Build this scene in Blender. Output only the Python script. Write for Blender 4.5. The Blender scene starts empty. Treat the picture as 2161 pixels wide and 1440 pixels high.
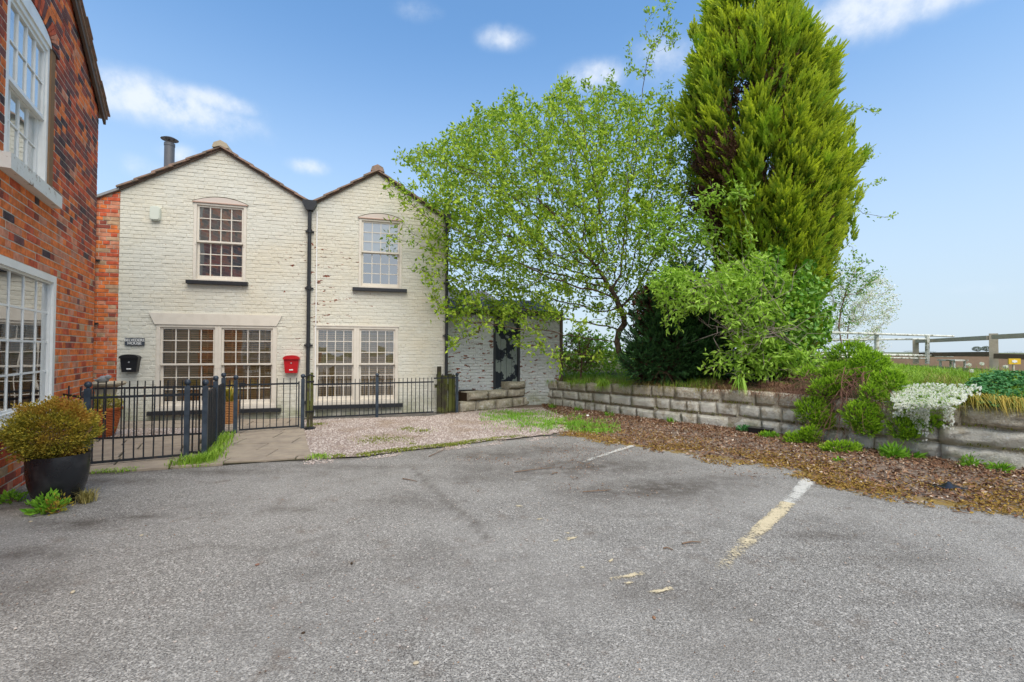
import bpy, math, random
import numpy as np
from mathutils import Vector, Matrix
R_ = random.Random(7)
rng = np.random.default_rng(11)
PI = math.pi
S = bpy.context.scene
C = S.collection
# ------------------------------------------------------------------ camera
FPX, CX, CY, CAMH = 960.0, 1080.5, 720.0, 1.35
PITCH = math.atan(20.0 / FPX); ROLL = math.radians(0.2)
fwd = np.array([0, math.cos(PITCH), math.sin(PITCH)])
up0 = np.array([0, -math.sin(PITCH), math.cos(PITCH)])
rt0 = np.array([1.0, 0, 0])
rgt = rt0 * math.cos(ROLL) + up0 * math.sin(ROLL)
upv = -rt0 * math.sin(ROLL) + up0 * math.cos(ROLL)
cam = bpy.data.cameras.new('camera'); co = bpy.data.objects.new('camera', cam); C.objects.link(co)
cam.sensor_width = 36; cam.lens = 36 * FPX / 2161; cam.clip_end = 2000; cam.clip_start = 0.05
M = Matrix(((rgt[0], upv[0], -fwd[0], 0), (rgt[1], upv[1], -fwd[1], 0), (rgt[2], upv[2], -fwd[2], CAMH), (0, 0, 0, 1)))
co.matrix_world = M
S.camera = co
CAM = np.array([0, 0, CAMH])

def ray(px, py):
    d = fwd * FPX + rgt * (px - CX) - upv * (py - CY)
    return d / np.linalg.norm(d)
def G(px, py, z=0.0):
    d = ray(px, py); t = (z - CAMH) / d[2]; return CAM + d * t
def PY(px, py, Y):
    d = ray(px, py); return CAM + d * (Y / d[1])
def proj(p):
    q = np.asarray(p) - CAM; zc = q @ fwd
    return CX + FPX * (q @ rgt) / zc, CY - FPX * (q @ upv) / zc

# ------------------------------------------------------------------ light
SUN_EL, SUN_AZ = math.radians(57), math.radians(156)     # azimuth from +Y clockwise: sun high behind the camera, a little to the right
world = bpy.data.worlds.new('World'); S.world = world; world.use_nodes = True
wn, wl = world.node_tree.nodes, world.node_tree.links
wn.clear()
def wmath(op, a, b=None, c=None):
    n = wn.new('ShaderNodeMath'); n.operation = op
    for i, v in enumerate((a, b, c)):
        if v is None: continue
        if isinstance(v, (int, float)): n.inputs[i].default_value = v
        else: wl.new(v, n.inputs[i])
    return n.outputs[0]
sky = wn.new('ShaderNodeTexSky'); sky.sky_type = 'NISHITA'; sky.sun_disc = False
sky.sun_elevation = SUN_EL; sky.sun_rotation = SUN_AZ; sky.air_density = 1.0; sky.dust_density = 0.6; sky.ozone_density = 1.2
tc = wn.new('ShaderNodeTexCoord')
nz = wn.new('ShaderNodeTexNoise'); nz.inputs['Scale'].default_value = 6.0; nz.inputs['Detail'].default_value = 7; nz.inputs['Roughness'].default_value = 0.62
wl.new(tc.outputs['Generated'], nz.inputs['Vector'])
nz2 = wn.new('ShaderNodeTexNoise'); nz2.inputs['Scale'].default_value = 22.0; nz2.inputs['Detail'].default_value = 6; nz2.inputs['Roughness'].default_value = 0.6
wl.new(tc.outputs['Generated'], nz2.inputs['Vector'])
CLOUDS = [(330, 215, 190, 48, 1.0), (455, 215, 90, 26, .8), (220, 195, 90, 40, .9), (1062, 80, 62, 26, .6), (1258, 160, 70, 32, .75), (1850, 12, 170, 62, .9), (1980, -30, 230, 60, .8),
          (650, 352, 42, 18, .8), (385, 328, 44, 24, .7), (300, 355, 70, 30, .4), (880, 22, 70, 26, .35), (1400, 120, 90, 60, .45), (2090, 605, 90, 22, .3), (1500, 260, 260, 200, .22)]
tot = None
for (x, y, sx, sy, a) in CLOUDS:
    c = ray(x, y); r = np.cross(c, [0, 0, 1]); r /= np.linalg.norm(r); u = np.cross(r, c)
    outs = []
    for v, s in ((r, sx), (u, sy)):
        dn = wn.new('ShaderNodeVectorMath'); dn.operation = 'DOT_PRODUCT'; wl.new(tc.outputs['Generated'], dn.inputs[0]); dn.inputs[1].default_value = tuple(v)
        q = wmath('DIVIDE', dn.outputs['Value'], s / FPX * c[1]); outs.append(wmath('MULTIPLY', q, q))
    dn = wn.new('ShaderNodeVectorMath'); dn.operation = 'DOT_PRODUCT'; wl.new(tc.outputs['Generated'], dn.inputs[0]); dn.inputs[1].default_value = tuple(c)
    front = wmath('GREATER_THAN', dn.outputs['Value'], 0.0)
    e = wmath('EXPONENT', wmath('MULTIPLY', wmath('ADD', outs[0], outs[1]), -1.0))
    e = wmath('MULTIPLY', wmath('MULTIPLY', e, a), front)
    tot = e if tot is None else wmath('MAXIMUM', tot, e)
warp = wmath('ADD', wmath('MULTIPLY', wmath('SUBTRACT', nz.outputs['Fac'], .5), 1.1), wmath('MULTIPLY', wmath('SUBTRACT', nz2.outputs['Fac'], .5), .9))
m1 = wmath('MULTIPLY', tot, wmath('ADD', 1.05, wmath('MULTIPLY', warp, 2.0)))
# behind the photographer the sky is cloudier: the big windows mirror it white
sep = wn.new('ShaderNodeSeparateXYZ'); wl.new(tc.outputs['Generated'], sep.inputs[0])
back = wn.new('ShaderNodeMapRange'); back.inputs[1].default_value = 0.25; back.inputs[2].default_value = -0.35; wl.new(sep.outputs['Y'], back.inputs[0])
bk = wmath('MULTIPLY', back.outputs[0], wmath('ADD', wmath('MULTIPLY', nz.outputs['Fac'], 2.2), -0.35))
mm = wmath('MAXIMUM', m1, bk)
ms = wn.new('ShaderNodeMapRange'); ms.interpolation_type = 'SMOOTHSTEP'; ms.inputs[1].default_value = 0.12; ms.inputs[2].default_value = 1.05; ms.inputs[4].default_value = 0.9; wl.new(mm, ms.inputs[0])
# bright milky air low down
haz = wn.new('ShaderNodeMapRange'); haz.inputs[1].default_value = 0.0; haz.inputs[2].default_value = 0.62; haz.inputs[3].default_value = 0.92; haz.inputs[4].default_value = 0.0; haz.interpolation_type = 'SMOOTHSTEP'
wl.new(sep.outputs['Z'], haz.inputs[0])
tint = wn.new('ShaderNodeMix'); tint.data_type = 'RGBA'; tint.blend_type = 'MULTIPLY'; tint.inputs[0].default_value = 1.0
wl.new(sky.outputs[0], tint.inputs[6]); tint.inputs[7].default_value = (.76, 1.02, 1.13, 1)
mixh = wn.new('ShaderNodeMix'); mixh.data_type = 'RGBA'; wl.new(haz.outputs[0], mixh.inputs[0]); wl.new(tint.outputs[2], mixh.inputs[6]); mixh.inputs[7].default_value = (2.75, 3.2, 3.7, 1)
mixc = wn.new('ShaderNodeMix'); mixc.data_type = 'RGBA'; wl.new(ms.outputs[0], mixc.inputs[0]); wl.new(mixh.outputs[2], mixc.inputs[6]); mixc.inputs[7].default_value = (3.9, 4.2, 4.6, 1)
bg = wn.new('ShaderNodeBackground'); bg.inputs[1].default_value = 0.1; wl.new(mixc.outputs[2], bg.inputs[0])
wo = wn.new('ShaderNodeOutputWorld'); wl.new(bg.outputs[0], wo.inputs[0])

sl = bpy.data.lights.new('sun', 'SUN'); sl.energy = 1.7; sl.angle = math.radians(50); sl.color = (1.0, 0.92, 0.80)
so = bpy.data.objects.new('sun', sl); C.objects.link(so)
sdir = Vector((math.sin(SUN_AZ) * math.cos(SUN_EL), math.cos(SUN_AZ) * math.cos(SUN_EL), math.sin(SUN_EL)))
so.rotation_euler = sdir.to_track_quat('Z', 'Y').to_euler(); so.location = (8, -10, 16)
S.view_settings.view_transform = 'Standard'; S.view_settings.look = 'None'; S.view_settings.gamma = 1; S.view_settings.use_curve_mapping = False
S.view_settings.exposure = 1.22
S.render.engine = 'CYCLES'
try:
    S.cycles.use_denoising = True; S.cycles.max_bounces = 8; S.cycles.transparent_max_bounces = 16
except Exception: pass

# ------------------------------------------------------------------ materials
def mat(name, build):
    m = bpy.data.materials.new(name); m.use_nodes = True
    n, l = m.node_tree.nodes, m.node_tree.links
    n.clear(); out = n.new('ShaderNodeOutputMaterial')
    class K: pass
    k = K(); k.n, k.l, k.out = n, l, out
    def new(t, **kw):
        x = n.new('ShaderNode' + t)
        for a, b in kw.items(): setattr(x, a, b)
        return x
    k.new = new
    def setin(node, idx, v):
        if v is None: return
        if hasattr(v, 'links') or isinstance(v, bpy.types.NodeSocket): l.new(v, node.inputs[idx])
        else:
            if isinstance(v, (tuple, list)) and len(v) == 3 and node.inputs[idx].type == 'RGBA': v = tuple(v) + (1,)
            node.inputs[idx].default_value = v
    k.set = setin
    def noise(scale, detail=4, rough=.55, vec=None, dist=0):
        x = new('TexNoise'); x.inputs['Scale'].default_value = scale; x.inputs['Detail'].default_value = detail; x.inputs['Roughness'].default_value = rough; x.inputs['Distortion'].default_value = dist
        l.new(vec if vec is not None else k.pos, x.inputs['Vector']); return x.outputs['Fac']
    k.noise = noise
    g = new('NewGeometry'); k.geo = g; k.pos = g.outputs['Position']; k.isl = g.outputs['Random Per Island']
    def mix(f, a, b, mode='MIX'):
        x = new('Mix', data_type='RGBA', blend_type=mode); setin(x, 0, f); setin(x, 6, a); setin(x, 7, b); return x.outputs[2]
    k.mix = mix
    def rng_(v, a, b, c=0., d=1., smooth=True):
        x = new('MapRange'); setin(x, 0, v); x.inputs[1].default_value = a; x.inputs[2].default_value = b; x.inputs[3].default_value = c; x.inputs[4].default_value = d
        if smooth: x.interpolation_type = 'SMOOTHSTEP'
        return x.outputs[0]
    k.range = rng_
    def mth(op, a, b=None):
        x = new('Math', operation=op); setin(x, 0, a); setin(x, 1, b); return x.outputs[0]
    k.math = mth
    def attr(nm):
        x = new('Attribute'); x.attribute_name = nm; return x.outputs['Fac']
    k.attr = attr
    def vor(scale, out='Distance', feature='F1'):
        x = new('TexVoronoi'); x.inputs['Scale'].default_value = scale; x.feature = feature; l.new(k.pos, x.inputs['Vector']); return x.outputs[out]
    k.vor = vor
    def bsdf(color, rough=.6, spec=.3, bump=None, bstr=.3, bdist=.01, metal=0.):
        x = new('BsdfPrincipled'); setin(x, 'Base Color', color); setin(x, 'Roughness', rough); setin(x, 'Specular IOR Level', spec); setin(x, 'Metallic', metal)
        if bump is not None:
            b = new('Bump'); b.inputs['Strength'].default_value = bstr; b.inputs['Distance'].default_value = bdist; l.new(bump, b.inputs['Height']); l.new(b.outputs[0], x.inputs['Normal'])
        return x.outputs[0]
    k.bsdf = bsdf
    sh = build(k); l.new(sh, out.inputs['Surface'])
    return m

def leafmat(name, c1, c2, c3=None, trans=.3, rough=.55, useattr=None, spec=.25):
    def b(k):
        col = k.mix(k.isl, c1, c2)
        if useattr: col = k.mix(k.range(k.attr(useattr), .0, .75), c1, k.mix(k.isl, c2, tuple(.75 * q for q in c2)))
        if c3: col = k.mix(k.range(k.noise(2.2, 2), .5, .72), col, c3)
        col = k.mix(k.range(k.noise(1.1, 2), .3, .7, .0, .45), col, k.mix(.5, col, c1))
        p = k.bsdf(col, rough, spec)
        t = k.new('BsdfTranslucent'); k.set(t, 'Color', k.mix(1.0, col, (1.0, 1.0, .55), 'MULTIPLY'))
        ms_ = k.new('MixShader'); ms_.inputs[0].default_value = trans; k.l.new(p, ms_.inputs[1]); k.l.new(t.outputs[0], ms_.inputs[2])
        return ms_.outputs[0]
    return mat(name, b)

def brickmat(name, c, c2):
    def b(k):
        n1 = k.noise(28, 5, .65); n2 = k.noise(5, 3)
        col = k.mix(k.range(n1, .35, .7), c, c2)
        hv = k.new('HueSaturation'); k.set(hv, 'Color', col); k.l.new(k.range(k.noise(9, 1), 0.2, .8, .75, 1.25), hv.inputs['Value']); col = hv.outputs[0]
        col = k.mix(k.range(k.noise(55, 3, .7), .62, .78), col, (.42, .34, .27))
        return k.bsdf(col, .9, .15, k.math('ADD', n1, k.noise(120, 3)), .5, .006)
    return mat(name, b)
MAT = {}
BR = [brickmat('brick_orange', (.76, .215, .06), (.60, .145, .05)), brickmat('brick_red', (.60, .125, .055), (.44, .085, .045)),
      brickmat('brick_dull_red', (.33, .085, .055), (.22, .062, .048)), brickmat('brick_purple', (.20, .085, .075), (.14, .065, .062)),
      brickmat('brick_blue_black', (.065, .05, .058), (.11, .065, .06)), brickmat('brick_salmon', (.60, .27, .17), (.55, .19, .10)),
      brickmat('brick_buff', (.50, .33, .20), (.44, .26, .16))]
MAT['mortar'] = mat('mortar', lambda k: k.bsdf(k.mix(k.noise(14, 4), (.50, .44, .34), (.66, .58, .48)), .95, .1, k.noise(90, 4), .6, .005))

def paintb(k, base=(.66, .645, .565), warm=(.66, .615, .50), grey=(.54, .535, .48), flake=.0):
    n = k.noise(1.1, 4); n2 = k.noise(6, 5, .65)
    col = k.mix(k.range(n, .35, .7), base, warm)
    mp = k.new('Mapping'); mp.inputs['Scale'].default_value = (2.2, 2.2, 9.0); k.l.new(k.pos, mp.inputs[0])
    n3 = k.noise(2.0, 6, .7, mp.outputs[0])
    col = k.mix(k.range(n3, .52, .74, 0, .75), col, grey)
    col = k.mix(k.range(n2, .62, .76, 0, .35), col, (.46, .44, .36))
    # flakes of bare brick: long along the courses
    mp2 = k.new('Mapping'); mp2.inputs['Scale'].default_value = (2.6, 2.6, 6.5); k.l.new(k.pos, mp2.inputs[0])
    fl = k.noise(2.6, 5, .62, mp2.outputs[0]); zone = k.attr('wear')
    thr = k.range(zone, 0, 1, .0, .13 + flake, False)
    fm = k.range(k.math('ADD', fl, thr), .738, .748)
    fc = k.mix(k.range(k.noise(30, 2), .45, .6), (.27, .07, .035), (.16, .12, .09))
    col = k.mix(fm, col, fc)
    sp = k.noise(16, 3, .6, mp2.outputs[0])
    col = k.mix(k.range(k.math('ADD', sp, k.range(zone, 0, 1, 0, .07, False)), .755, .775), col, (.12, .10, .085))
    # splash dirt above the ground
    sz = k.new('SeparateXYZ'); k.l.new(k.pos, sz.inputs[0])
    gr = k.math('MULTIPLY', k.range(sz.outputs[2], 0.05, .5, 1, 0), k.range(k.noise(3, 4), .3, .75))
    col = k.mix(gr, col, (.30, .31, .19))
    return k.bsdf(col, .62, .3, k.math('ADD', k.noise(40, 4), k.math('MULTIPLY', k.noise(12, 4), 1.5)), .55, .008)
MAT['paint'] = mat('painted_brick', lambda k: paintb(k))
MAT['shed_paint'] = mat('shed_painted_brick', lambda k: paintb(k, (.66, .68, .68), (.55, .56, .55), (.42, .44, .42), .035))
MAT['frame'] = mat('window_paint', lambda k: k.bsdf(k.mix(k.range(k.noise(7, 4), .4, .8, 0, .5), (.70, .645, .56), (.56, .51, .43)), .45, .4))
MAT['archpaint'] = mat('arch_board_paint', lambda k: k.bsdf((.60, .52, .46), .5, .3))
MAT['upvc'] = mat('white_frame_paint', lambda k: k.bsdf(k.mix(k.range(k.noise(5, 4), .45, .8, 0, .4), (.80, .79, .75), (.60, .58, .52)), .35, .5))
MAT['black'] = mat('black_paint', lambda k: k.bsdf(k.mix(k.noise(20, 3), (.016, .018, .022), (.035, .037, .042)), .42, .4, k.noise(60, 3), .2, .003))
MAT['iron'] = mat('railing_paint', lambda k: k.bsdf(k.mix(k.range(k.noise(9, 4), .3, .7), (.018, .028, .042), (.045, .062, .085)), .42, .45, k.noise(80, 3), .25, .002))
MAT['bar'] = mat('railing_bar_paint', lambda k: k.bsdf(k.mix(k.range(k.noise(14, 4), .55, .8), (.016, .02, .026), (.085, .05, .03)), .5, .4))
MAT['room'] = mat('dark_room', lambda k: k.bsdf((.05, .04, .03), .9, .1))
MAT['blind'] = mat('wood_blind', lambda k: k.bsdf(k.mix(k.isl, (.66, .43, .19), (.85, .62, .36)), .5, .3))
MAT['roller'] = mat('pale_blind', lambda k: k.bsdf((.80, .81, .78), .8, .2))
MAT['stone_sill'] = mat('white_sill', lambda k: k.bsdf(k.mix(k.range(k.noise(9, 5, .7), .56, .68), (.74, .73, .67), (.33, .24, .17)), .8, .2, k.noise(20, 5), .5, .01))
MAT['render_brown'] = mat('brown_render', lambda k: k.bsdf(k.mix(k.noise(9, 5, .7), (.30, .17, .085), (.20, .13, .08)), .9, .1, k.noise(25, 5), .6, .01))
MAT['rooftile'] = mat('roof_tile_clay', lambda k: k.bsdf(k.mix(k.range(k.noise(12, 4), .35, .7), k.mix(k.isl, (.27, .17, .13), (.38, .25, .19)), (.20, .17, .14)), .9, .1, k.noise(30, 4), .5, .008))
MAT['slate'] = mat('slate', lambda k: k.bsdf(k.mix(k.isl, (.075, .078, .085), (.15, .14, .14)), .6, .3, k.noise(30, 4), .4, .005))
MAT['timber'] = mat('verge_board', lambda k: k.bsdf(k.mix(k.noise(8, 4), (.09, .065, .05), (.15, .11, .085)), .7, .2))
MAT['steel'] = mat('flue_metal', lambda k: k.bsdf(k.mix(k.noise(8, 3), (.10, .10, .11), (.16, .16, .165)), .45, .5, metal=.3))
MAT['alarm'] = mat('alarm_plastic', lambda k: k.bsdf((.62, .65, .57), .45, .4))
MAT['red'] = mat('red_paint', lambda k: k.bsdf(k.mix(k.noise(9, 3), (.52, .012, .018), (.40, .01, .014)), .3, .5))
MAT['gloss_black'] = mat('black_letterbox_paint', lambda k: k.bsdf((.012, .012, .014), .3, .5))
MAT['chrome'] = mat('bright_metal', lambda k: k.bsdf((.75, .75, .74), .3, .5, metal=.8))
MAT['signslate'] = mat('sign_slate', lambda k: k.bsdf(k.mix(k.noise(30, 3), (.045, .055, .07), (.07, .08, .095)), .6, .3))
MAT['white'] = mat('white_paint', lambda k: k.bsdf((.8, .8, .78), .5, .3))
MAT['terra'] = mat('terracotta', lambda k: k.bsdf(k.mix(k.range(k.noise(8, 4), .4, .7), (.52, .15, .045), (.40, .11, .04)), .75, .2, k.noise(40, 3), .3, .003))
MAT['glaze'] = mat('black_glaze', lambda k: k.bsdf(k.mix(k.range(k.noise(7, 4), .5, .75), (.010, .011, .014), (.03, .03, .033)), k.range(k.noise(5, 3), .3, .7, .22, .42), .5))
MAT['soil'] = mat('soil', lambda k: k.bsdf(k.mix(k.noise(30, 5, .7), (.035, .022, .014), (.09, .06, .04)), .95, .1, k.noise(60, 5), .9, .02))
MAT['caststone'] = mat('cast_stone', lambda k: k.bsdf(k.mix(k.noise(9, 5), (.50, .42, .30), (.36, .31, .23)), .9, .15, k.noise(50, 4), .5, .005))
MAT['greystone'] = mat('grey_stone', lambda k: k.bsdf(k.mix(k.noise(14, 5), (.22, .22, .22), (.36, .36, .36)), .8, .2, k.noise(50, 4), .5, .005))
MAT['bark'] = mat('bark', lambda k: k.bsdf(k.mix(k.range(k.noise(14, 5, .65), .35, .7), (.085, .058, .042), (.19, .13, .095)), .9, .1, k.noise(30, 5), .8, .015))
MAT['twig'] = mat('grey_twig', lambda k: k.bsdf(k.mix(k.isl, (.24, .19, .16), (.38, .31, .27)), .9, .1))
MAT['redtwig'] = mat('brown_twig', lambda k: k.bsdf(k.mix(k.isl, (.15, .075, .055), (.27, .15, .11)), .9, .1))
MAT['stickm'] = mat('dead_stick', lambda k: k.bsdf((.19, .13, .09), .9, .1))
MAT['oldwood'] = mat('mossy_wood', lambda k: k.bsdf(k.mix(k.range(k.noise(5, 5), .42, .62), (.055, .048, .035), (.11, .12, .035)), .9, .1, k.noise(30, 5), .7, .01))
MAT['greywood'] = mat('weathered_wood', lambda k: k.bsdf(k.mix(k.noise(12, 5), (.62, .57, .47), (.42, .36, .27)), .85, .15, k.noise(40, 5), .6, .006))
MAT['railwhite'] = mat('flaking_white_paint', lambda k: k.bsdf(k.mix(k.range(k.noise(11, 5, .7), .48, .6), (.66, .67, .6), (.24, .24, .16)), .7, .2))
MAT['glassm'] = None
def gl(k, base=.12, sc_=2.0):
    t = k.new('BsdfTransparent'); k.set(t, 'Color', (.93, .95, .94))
    g = k.new('BsdfGlossy'); k.set(g, 'Roughness', .015); k.set(g, 'Color', (.95, .97, .98))
    b = k.new('Bump'); b.inputs['Strength'].default_value = .12; b.inputs['Distance'].default_value = .02; k.l.new(k.noise(2.2, 1), b.inputs['Height']); k.l.new(b.outputs[0], g.inputs['Normal'])
    f = k.new('Fresnel'); f.inputs['IOR'].default_value = 1.52
    fac = k.math('ADD', k.math('MULTIPLY', f.outputs[0], sc_), base)
    ms_ = k.new('MixShader'); k.l.new(fac, ms_.inputs[0]); k.l.new(t.outputs[0], ms_.inputs[1]); k.l.new(g.outputs[0], ms_.inputs[2])
    return ms_.outputs[0]
MAT['glassm'] = mat('window_glass', gl); MAT['glassup'] = mat('upper_window_glass', lambda k: gl(k, .30, 2.2))

def stoneb(k, pale=.5):
    n = k.noise(3.2, 6, .7); n2 = k.noise(11, 5, .65); n3 = k.noise(26, 4, .6)
    col = k.mix(k.isl, (.27, .205, .125), (.20, .155, .10))
    oi = k.new('ObjectInfo')
    col = k.mix(oi.outputs['Random'], (.62, .55, .42), (.50, .43, .32))
    col = k.mix(k.range(n2, .35, .65), col, (.60, .55, .45))
    col = k.mix(k.range(k.noise(2.1, 5, .65), .44, .62, 0, .5), col, (.24, .20, .13))
    col = k.mix(k.range(n3, .44, .58, 0, .6), col, (.34, .28, .20))
    sz = k.new('SeparateXYZ'); k.l.new(k.pos, sz.inputs[0])
    bare = k.range(sz.outputs[2], .40, .50, pale * .8, 0.1)          # bare pale mineral bloom below the top course
    col = k.mix(k.math('MULTIPLY', k.range(k.math('ADD', n, k.math('MULTIPLY', n2, .35)), .50, .68), bare), col, (.66, .63, .55))
    col = k.mix(k.range(k.math('ADD', k.noise(19, 4, .62), k.range(k.noise(1.3, 3), .4, .65, -.05, .06)), .62, .67, 0, .95), col, (.68, .67, .63))   # lichen spots
    col = k.mix(k.math('MULTIPLY', k.range(k.noise(5, 4), .5, .7), k.range(sz.outputs[2], 0, .3, .7, .1)), col, (.16, .17, .06))
    return k.bsdf(col, .92, .12, k.math('ADD', k.math('MULTIPLY', k.noise(11, 6, .7), 4), k.noise(60, 5)), .7, .02)
MAT['stone'] = mat('wall_stone', lambda k: stoneb(k, 1.15))
MAT['stonedark'] = mat('wall_stone_mossy', lambda k: stoneb(k, .12))
MAT['slab'] = mat('paving_stone', lambda k: k.bsdf(k.mix(k.range(k.noise(5, 5, .65), .35, .7), (.36, .30, .23), (.27, .225, .18)), .88, .15, k.noise(50, 5), .4, .004))
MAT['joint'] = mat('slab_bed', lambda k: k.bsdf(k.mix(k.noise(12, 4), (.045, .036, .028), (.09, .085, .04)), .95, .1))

def asphaltb(k):
    st, lit = k.attr('stain'), k.attr('litter')
    v = k.vor(170, 'Color'); sv = k.new('SeparateColor'); k.l.new(v, sv.inputs[0])
    v2 = k.vor(105, 'Color'); sv2 = k.new('SeparateColor'); k.l.new(v2, sv2.inputs[0])
    col = k.mix(k.range(sv.outputs[0], .15, .95, 0, 1, False), (.155, .145, .132), (.385, .365, .335))
    col = k.mix(k.range(sv2.outputs[1], .88, .94, 0, .85), col, (.52, .49, .45))
    col = k.mix(k.range(sv.outputs[1], .90, .94, 0, .8), col, (.055, .05, .047))
    col = k.mix(k.range(k.noise(.55, 5, .6), .36, .66, 0, .8), col, k.mix(.45, col, (.40, .38, .35)))
    col = k.mix(k.range(k.noise(1.3, 7, .72), .46, .70, 0, .55), col, k.mix(.6, col, (.085, .075, .066)))
    col = k.mix(k.range(k.noise(4.2, 5, .7), .55, .72, 0, .5), col, (.15, .115, .09))
    bl = k.math('MULTIPLY', st, k.range(k.noise(5, 6, .7), .3, .62, .25, 1))
    col = k.mix(bl, col, k.mix(k.noise(30, 4), (.045, .038, .032), (.105, .085, .068)))
    soil = k.mix(k.range(k.math('ADD', k.noise(3.5, 6, .7), k.range(lit, .5, 1.0, .22, -.15)), .50, .64), k.mix(k.noise(50, 5, .7), (.13, .095, .075), (.30, .23, .18)), k.mix(k.noise(45, 4), (.20, .12, .035), (.34, .24, .07)))
    lm = k.range(k.math('ADD', lit, k.math('MULTIPLY', k.math('SUBTRACT', k.noise(4.5, 7, .72), .5), 1.5)), .44, .60)
    col = k.mix(lm, col, soil)
    return k.bsdf(col, .88, .2, k.math('ADD', k.math('MULTIPLY', k.vor(110), -1.2), k.noise(200, 3)), .75, .006)
MAT['asphalt'] = mat('asphalt', asphaltb)
MAT['gravel'] = mat('gravel_bed', lambda k: k.bsdf(k.mix(k.noise(90, 4, .7), (.22, .165, .14), (.46, .38, .335)), .95, .1, k.noise(110, 4), .9, .01))
MAT['pebble'] = mat('gravel_stone', lambda k: k.bsdf(k.mix(k.range(k.noise(1.6, 4), .45, .7), k.mix(k.range(k.isl, 0, 1, 0, 1, False), (.26, .20, .175), (.58, .51, .46)), k.mix(k.isl, (.22, .16, .12), (.42, .34, .27))), .85, .2))
def litterb(k):
    cr = k.new('ValToRGB'); e = cr.color_ramp.elements
    e[0].color = (.10, .055, .035, 1); e[1].color = (.62, .52, .42, 1); e[1].position = 1.0
    for p, c in ((.35, (.19, .10, .06, 1)), (.6, (.27, .15, .09, 1)), (.8, (.34, .21, .12, 1)), (.92, (.45, .33, .24, 1))):
        q = e.new(p); q.color = c
    k.l.new(k.isl, cr.inputs[0])
    return k.bsdf(cr.outputs[0], .85, .15)
MAT['litter'] = mat('dead_leaf', litterb)
MAT['moss'] = leafmat('golden_moss', (.22, .12, .03), (.50, .34, .08), trans=.1, rough=.9)
MAT['mossgreen'] = leafmat('green_moss', (.13, .17, .03), (.34, .36, .06), trans=.15, rough=.9)
def paintline(k, col, th):
    mp = k.new('Mapping'); mp.inputs['Scale'].default_value = (1, 1, 1); k.l.new(k.pos, mp.inputs[0])
    a = k.range(k.math('ADD', k.math('ADD', k.noise(60, 4, .8), k.math('MULTIPLY', k.math('SUBTRACT', k.noise(7, 4, .6), .5), .5)), k.math('MULTIPLY', k.attr('keep'), .5)), th, th + .2)
    p = k.bsdf(k.mix(k.noise(20, 4), col, tuple(.75 * c for c in col)), .8, .2)
    t = k.new('BsdfTransparent'); m_ = k.new('MixShader'); k.l.new(a, m_.inputs[0]); k.l.new(t.outputs[0], m_.inputs[1]); k.l.new(p, m_.inputs[2])
    return m_.outputs[0]
MAT['line_white'] = mat('worn_white_line', lambda k: paintline(k, (.60, .58, .53), .80))
MAT['line_yellow'] = mat('worn_yellow_line', lambda k: paintline(k, (.64, .54, .36), .80))
MAT['bank'] = mat('grassy_bank', lambda k: k.bsdf(k.mix(k.range(k.noise(2.5, 6, .7), .4, .62), (.05, .075, .018), (.10, .075, .04)), .95, .1, k.noise(30, 5), .9, .03))
MAT['field'] = mat('far_field', lambda k: k.bsdf(k.mix(k.noise(.05, 4), (.09, .13, .05), (.14, .13, .07)), .95, .1))
MAT['doorpaint'] = mat('peeling_door_paint', lambda k: k.bsdf(k.mix(k.range(k.noise(3.6, 4, .6), .50, .515), (.012, .017, .026), k.mix(k.noise(14, 4), (.27, .30, .29), (.17, .21, .18))), .6, .3))
MAT['basket'] = mat('ribbed_pot', lambda k: k.bsdf((.42, .20, .075), .7, .2))
MAT['yellow'] = mat('yellow_board', lambda k: k.bsdf((.72, .46, .03), .5, .3))
MAT['rust'] = mat('rust_brown', lambda k: k.bsdf(k.mix(k.noise(6, 5), (.27, .19, .13), (.17, .125, .09)), .9, .1))

# foliage
MAT['lf_tree'] = leafmat('tree_leaf', (.13, .27, .02), (.64, .80, .10), trans=.45)
MAT['lf_elder'] = leafmat('elder_leaf', (.25, .44, .045), (.52, .74, .13), trans=.4)
MAT['lf_ivy'] = leafmat('climber_leaf', (.08, .24, .025), (.30, .50, .05), trans=.25, rough=.4, spec=.4)
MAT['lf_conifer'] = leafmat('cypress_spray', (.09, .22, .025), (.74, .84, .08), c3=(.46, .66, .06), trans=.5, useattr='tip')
MAT['lf_dead'] = leafmat('dead_spray', (.06, .028, .018), (.15, .075, .045), trans=.05)
MAT['lf_dark'] = leafmat('dark_spray', (.018, .055, .02), (.075, .18, .05), trans=.12, useattr='tip')
MAT['lf_juniper'] = leafmat('juniper_spray', (.07, .19, .015), (.50, .78, .05), trans=.25, useattr='tip')
MAT['lf_box'] = leafmat('bronze_box_leaf', (.16, .17, .022), (.62, .48, .06), c3=(.58, .25, .05), trans=.25)
MAT['lf_red'] = leafmat('bronzed_leaf', (.05, .075, .02), (.17, .19, .04), c3=(.20, .06, .03), trans=.25)
MAT['lf_geranium'] = leafmat('geranium_leaf', (.05, .18, .05), (.15, .38, .14), trans=.2)
MAT['grass'] = leafmat('grass_blade', (.15, .31, .025), (.42, .60, .08), trans=.3)
MAT['drygrass'] = leafmat('dry_grass_blade', (.22, .19, .05), (.50, .42, .16), trans=.25)
MAT['strap'] = leafmat('strap_leaf', (.22, .26, .04), (.60, .42, .08), trans=.25)
MAT['brownstuff'] = leafmat('brown_dead_growth', (.12, .06, .035), (.34, .19, .11), trans=.1)
MAT['weed'] = leafmat('weed_leaf', (.12, .31, .025), (.34, .60, .06), trans=.3)
MAT['petal'] = leafmat('white_petal', (.86, .88, .92), (.93, .94, .97), trans=.35)
MAT['fartree'] = leafmat('far_tree_leaf', (.10, .13, .085), (.15, .18, .12), trans=.2)
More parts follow.
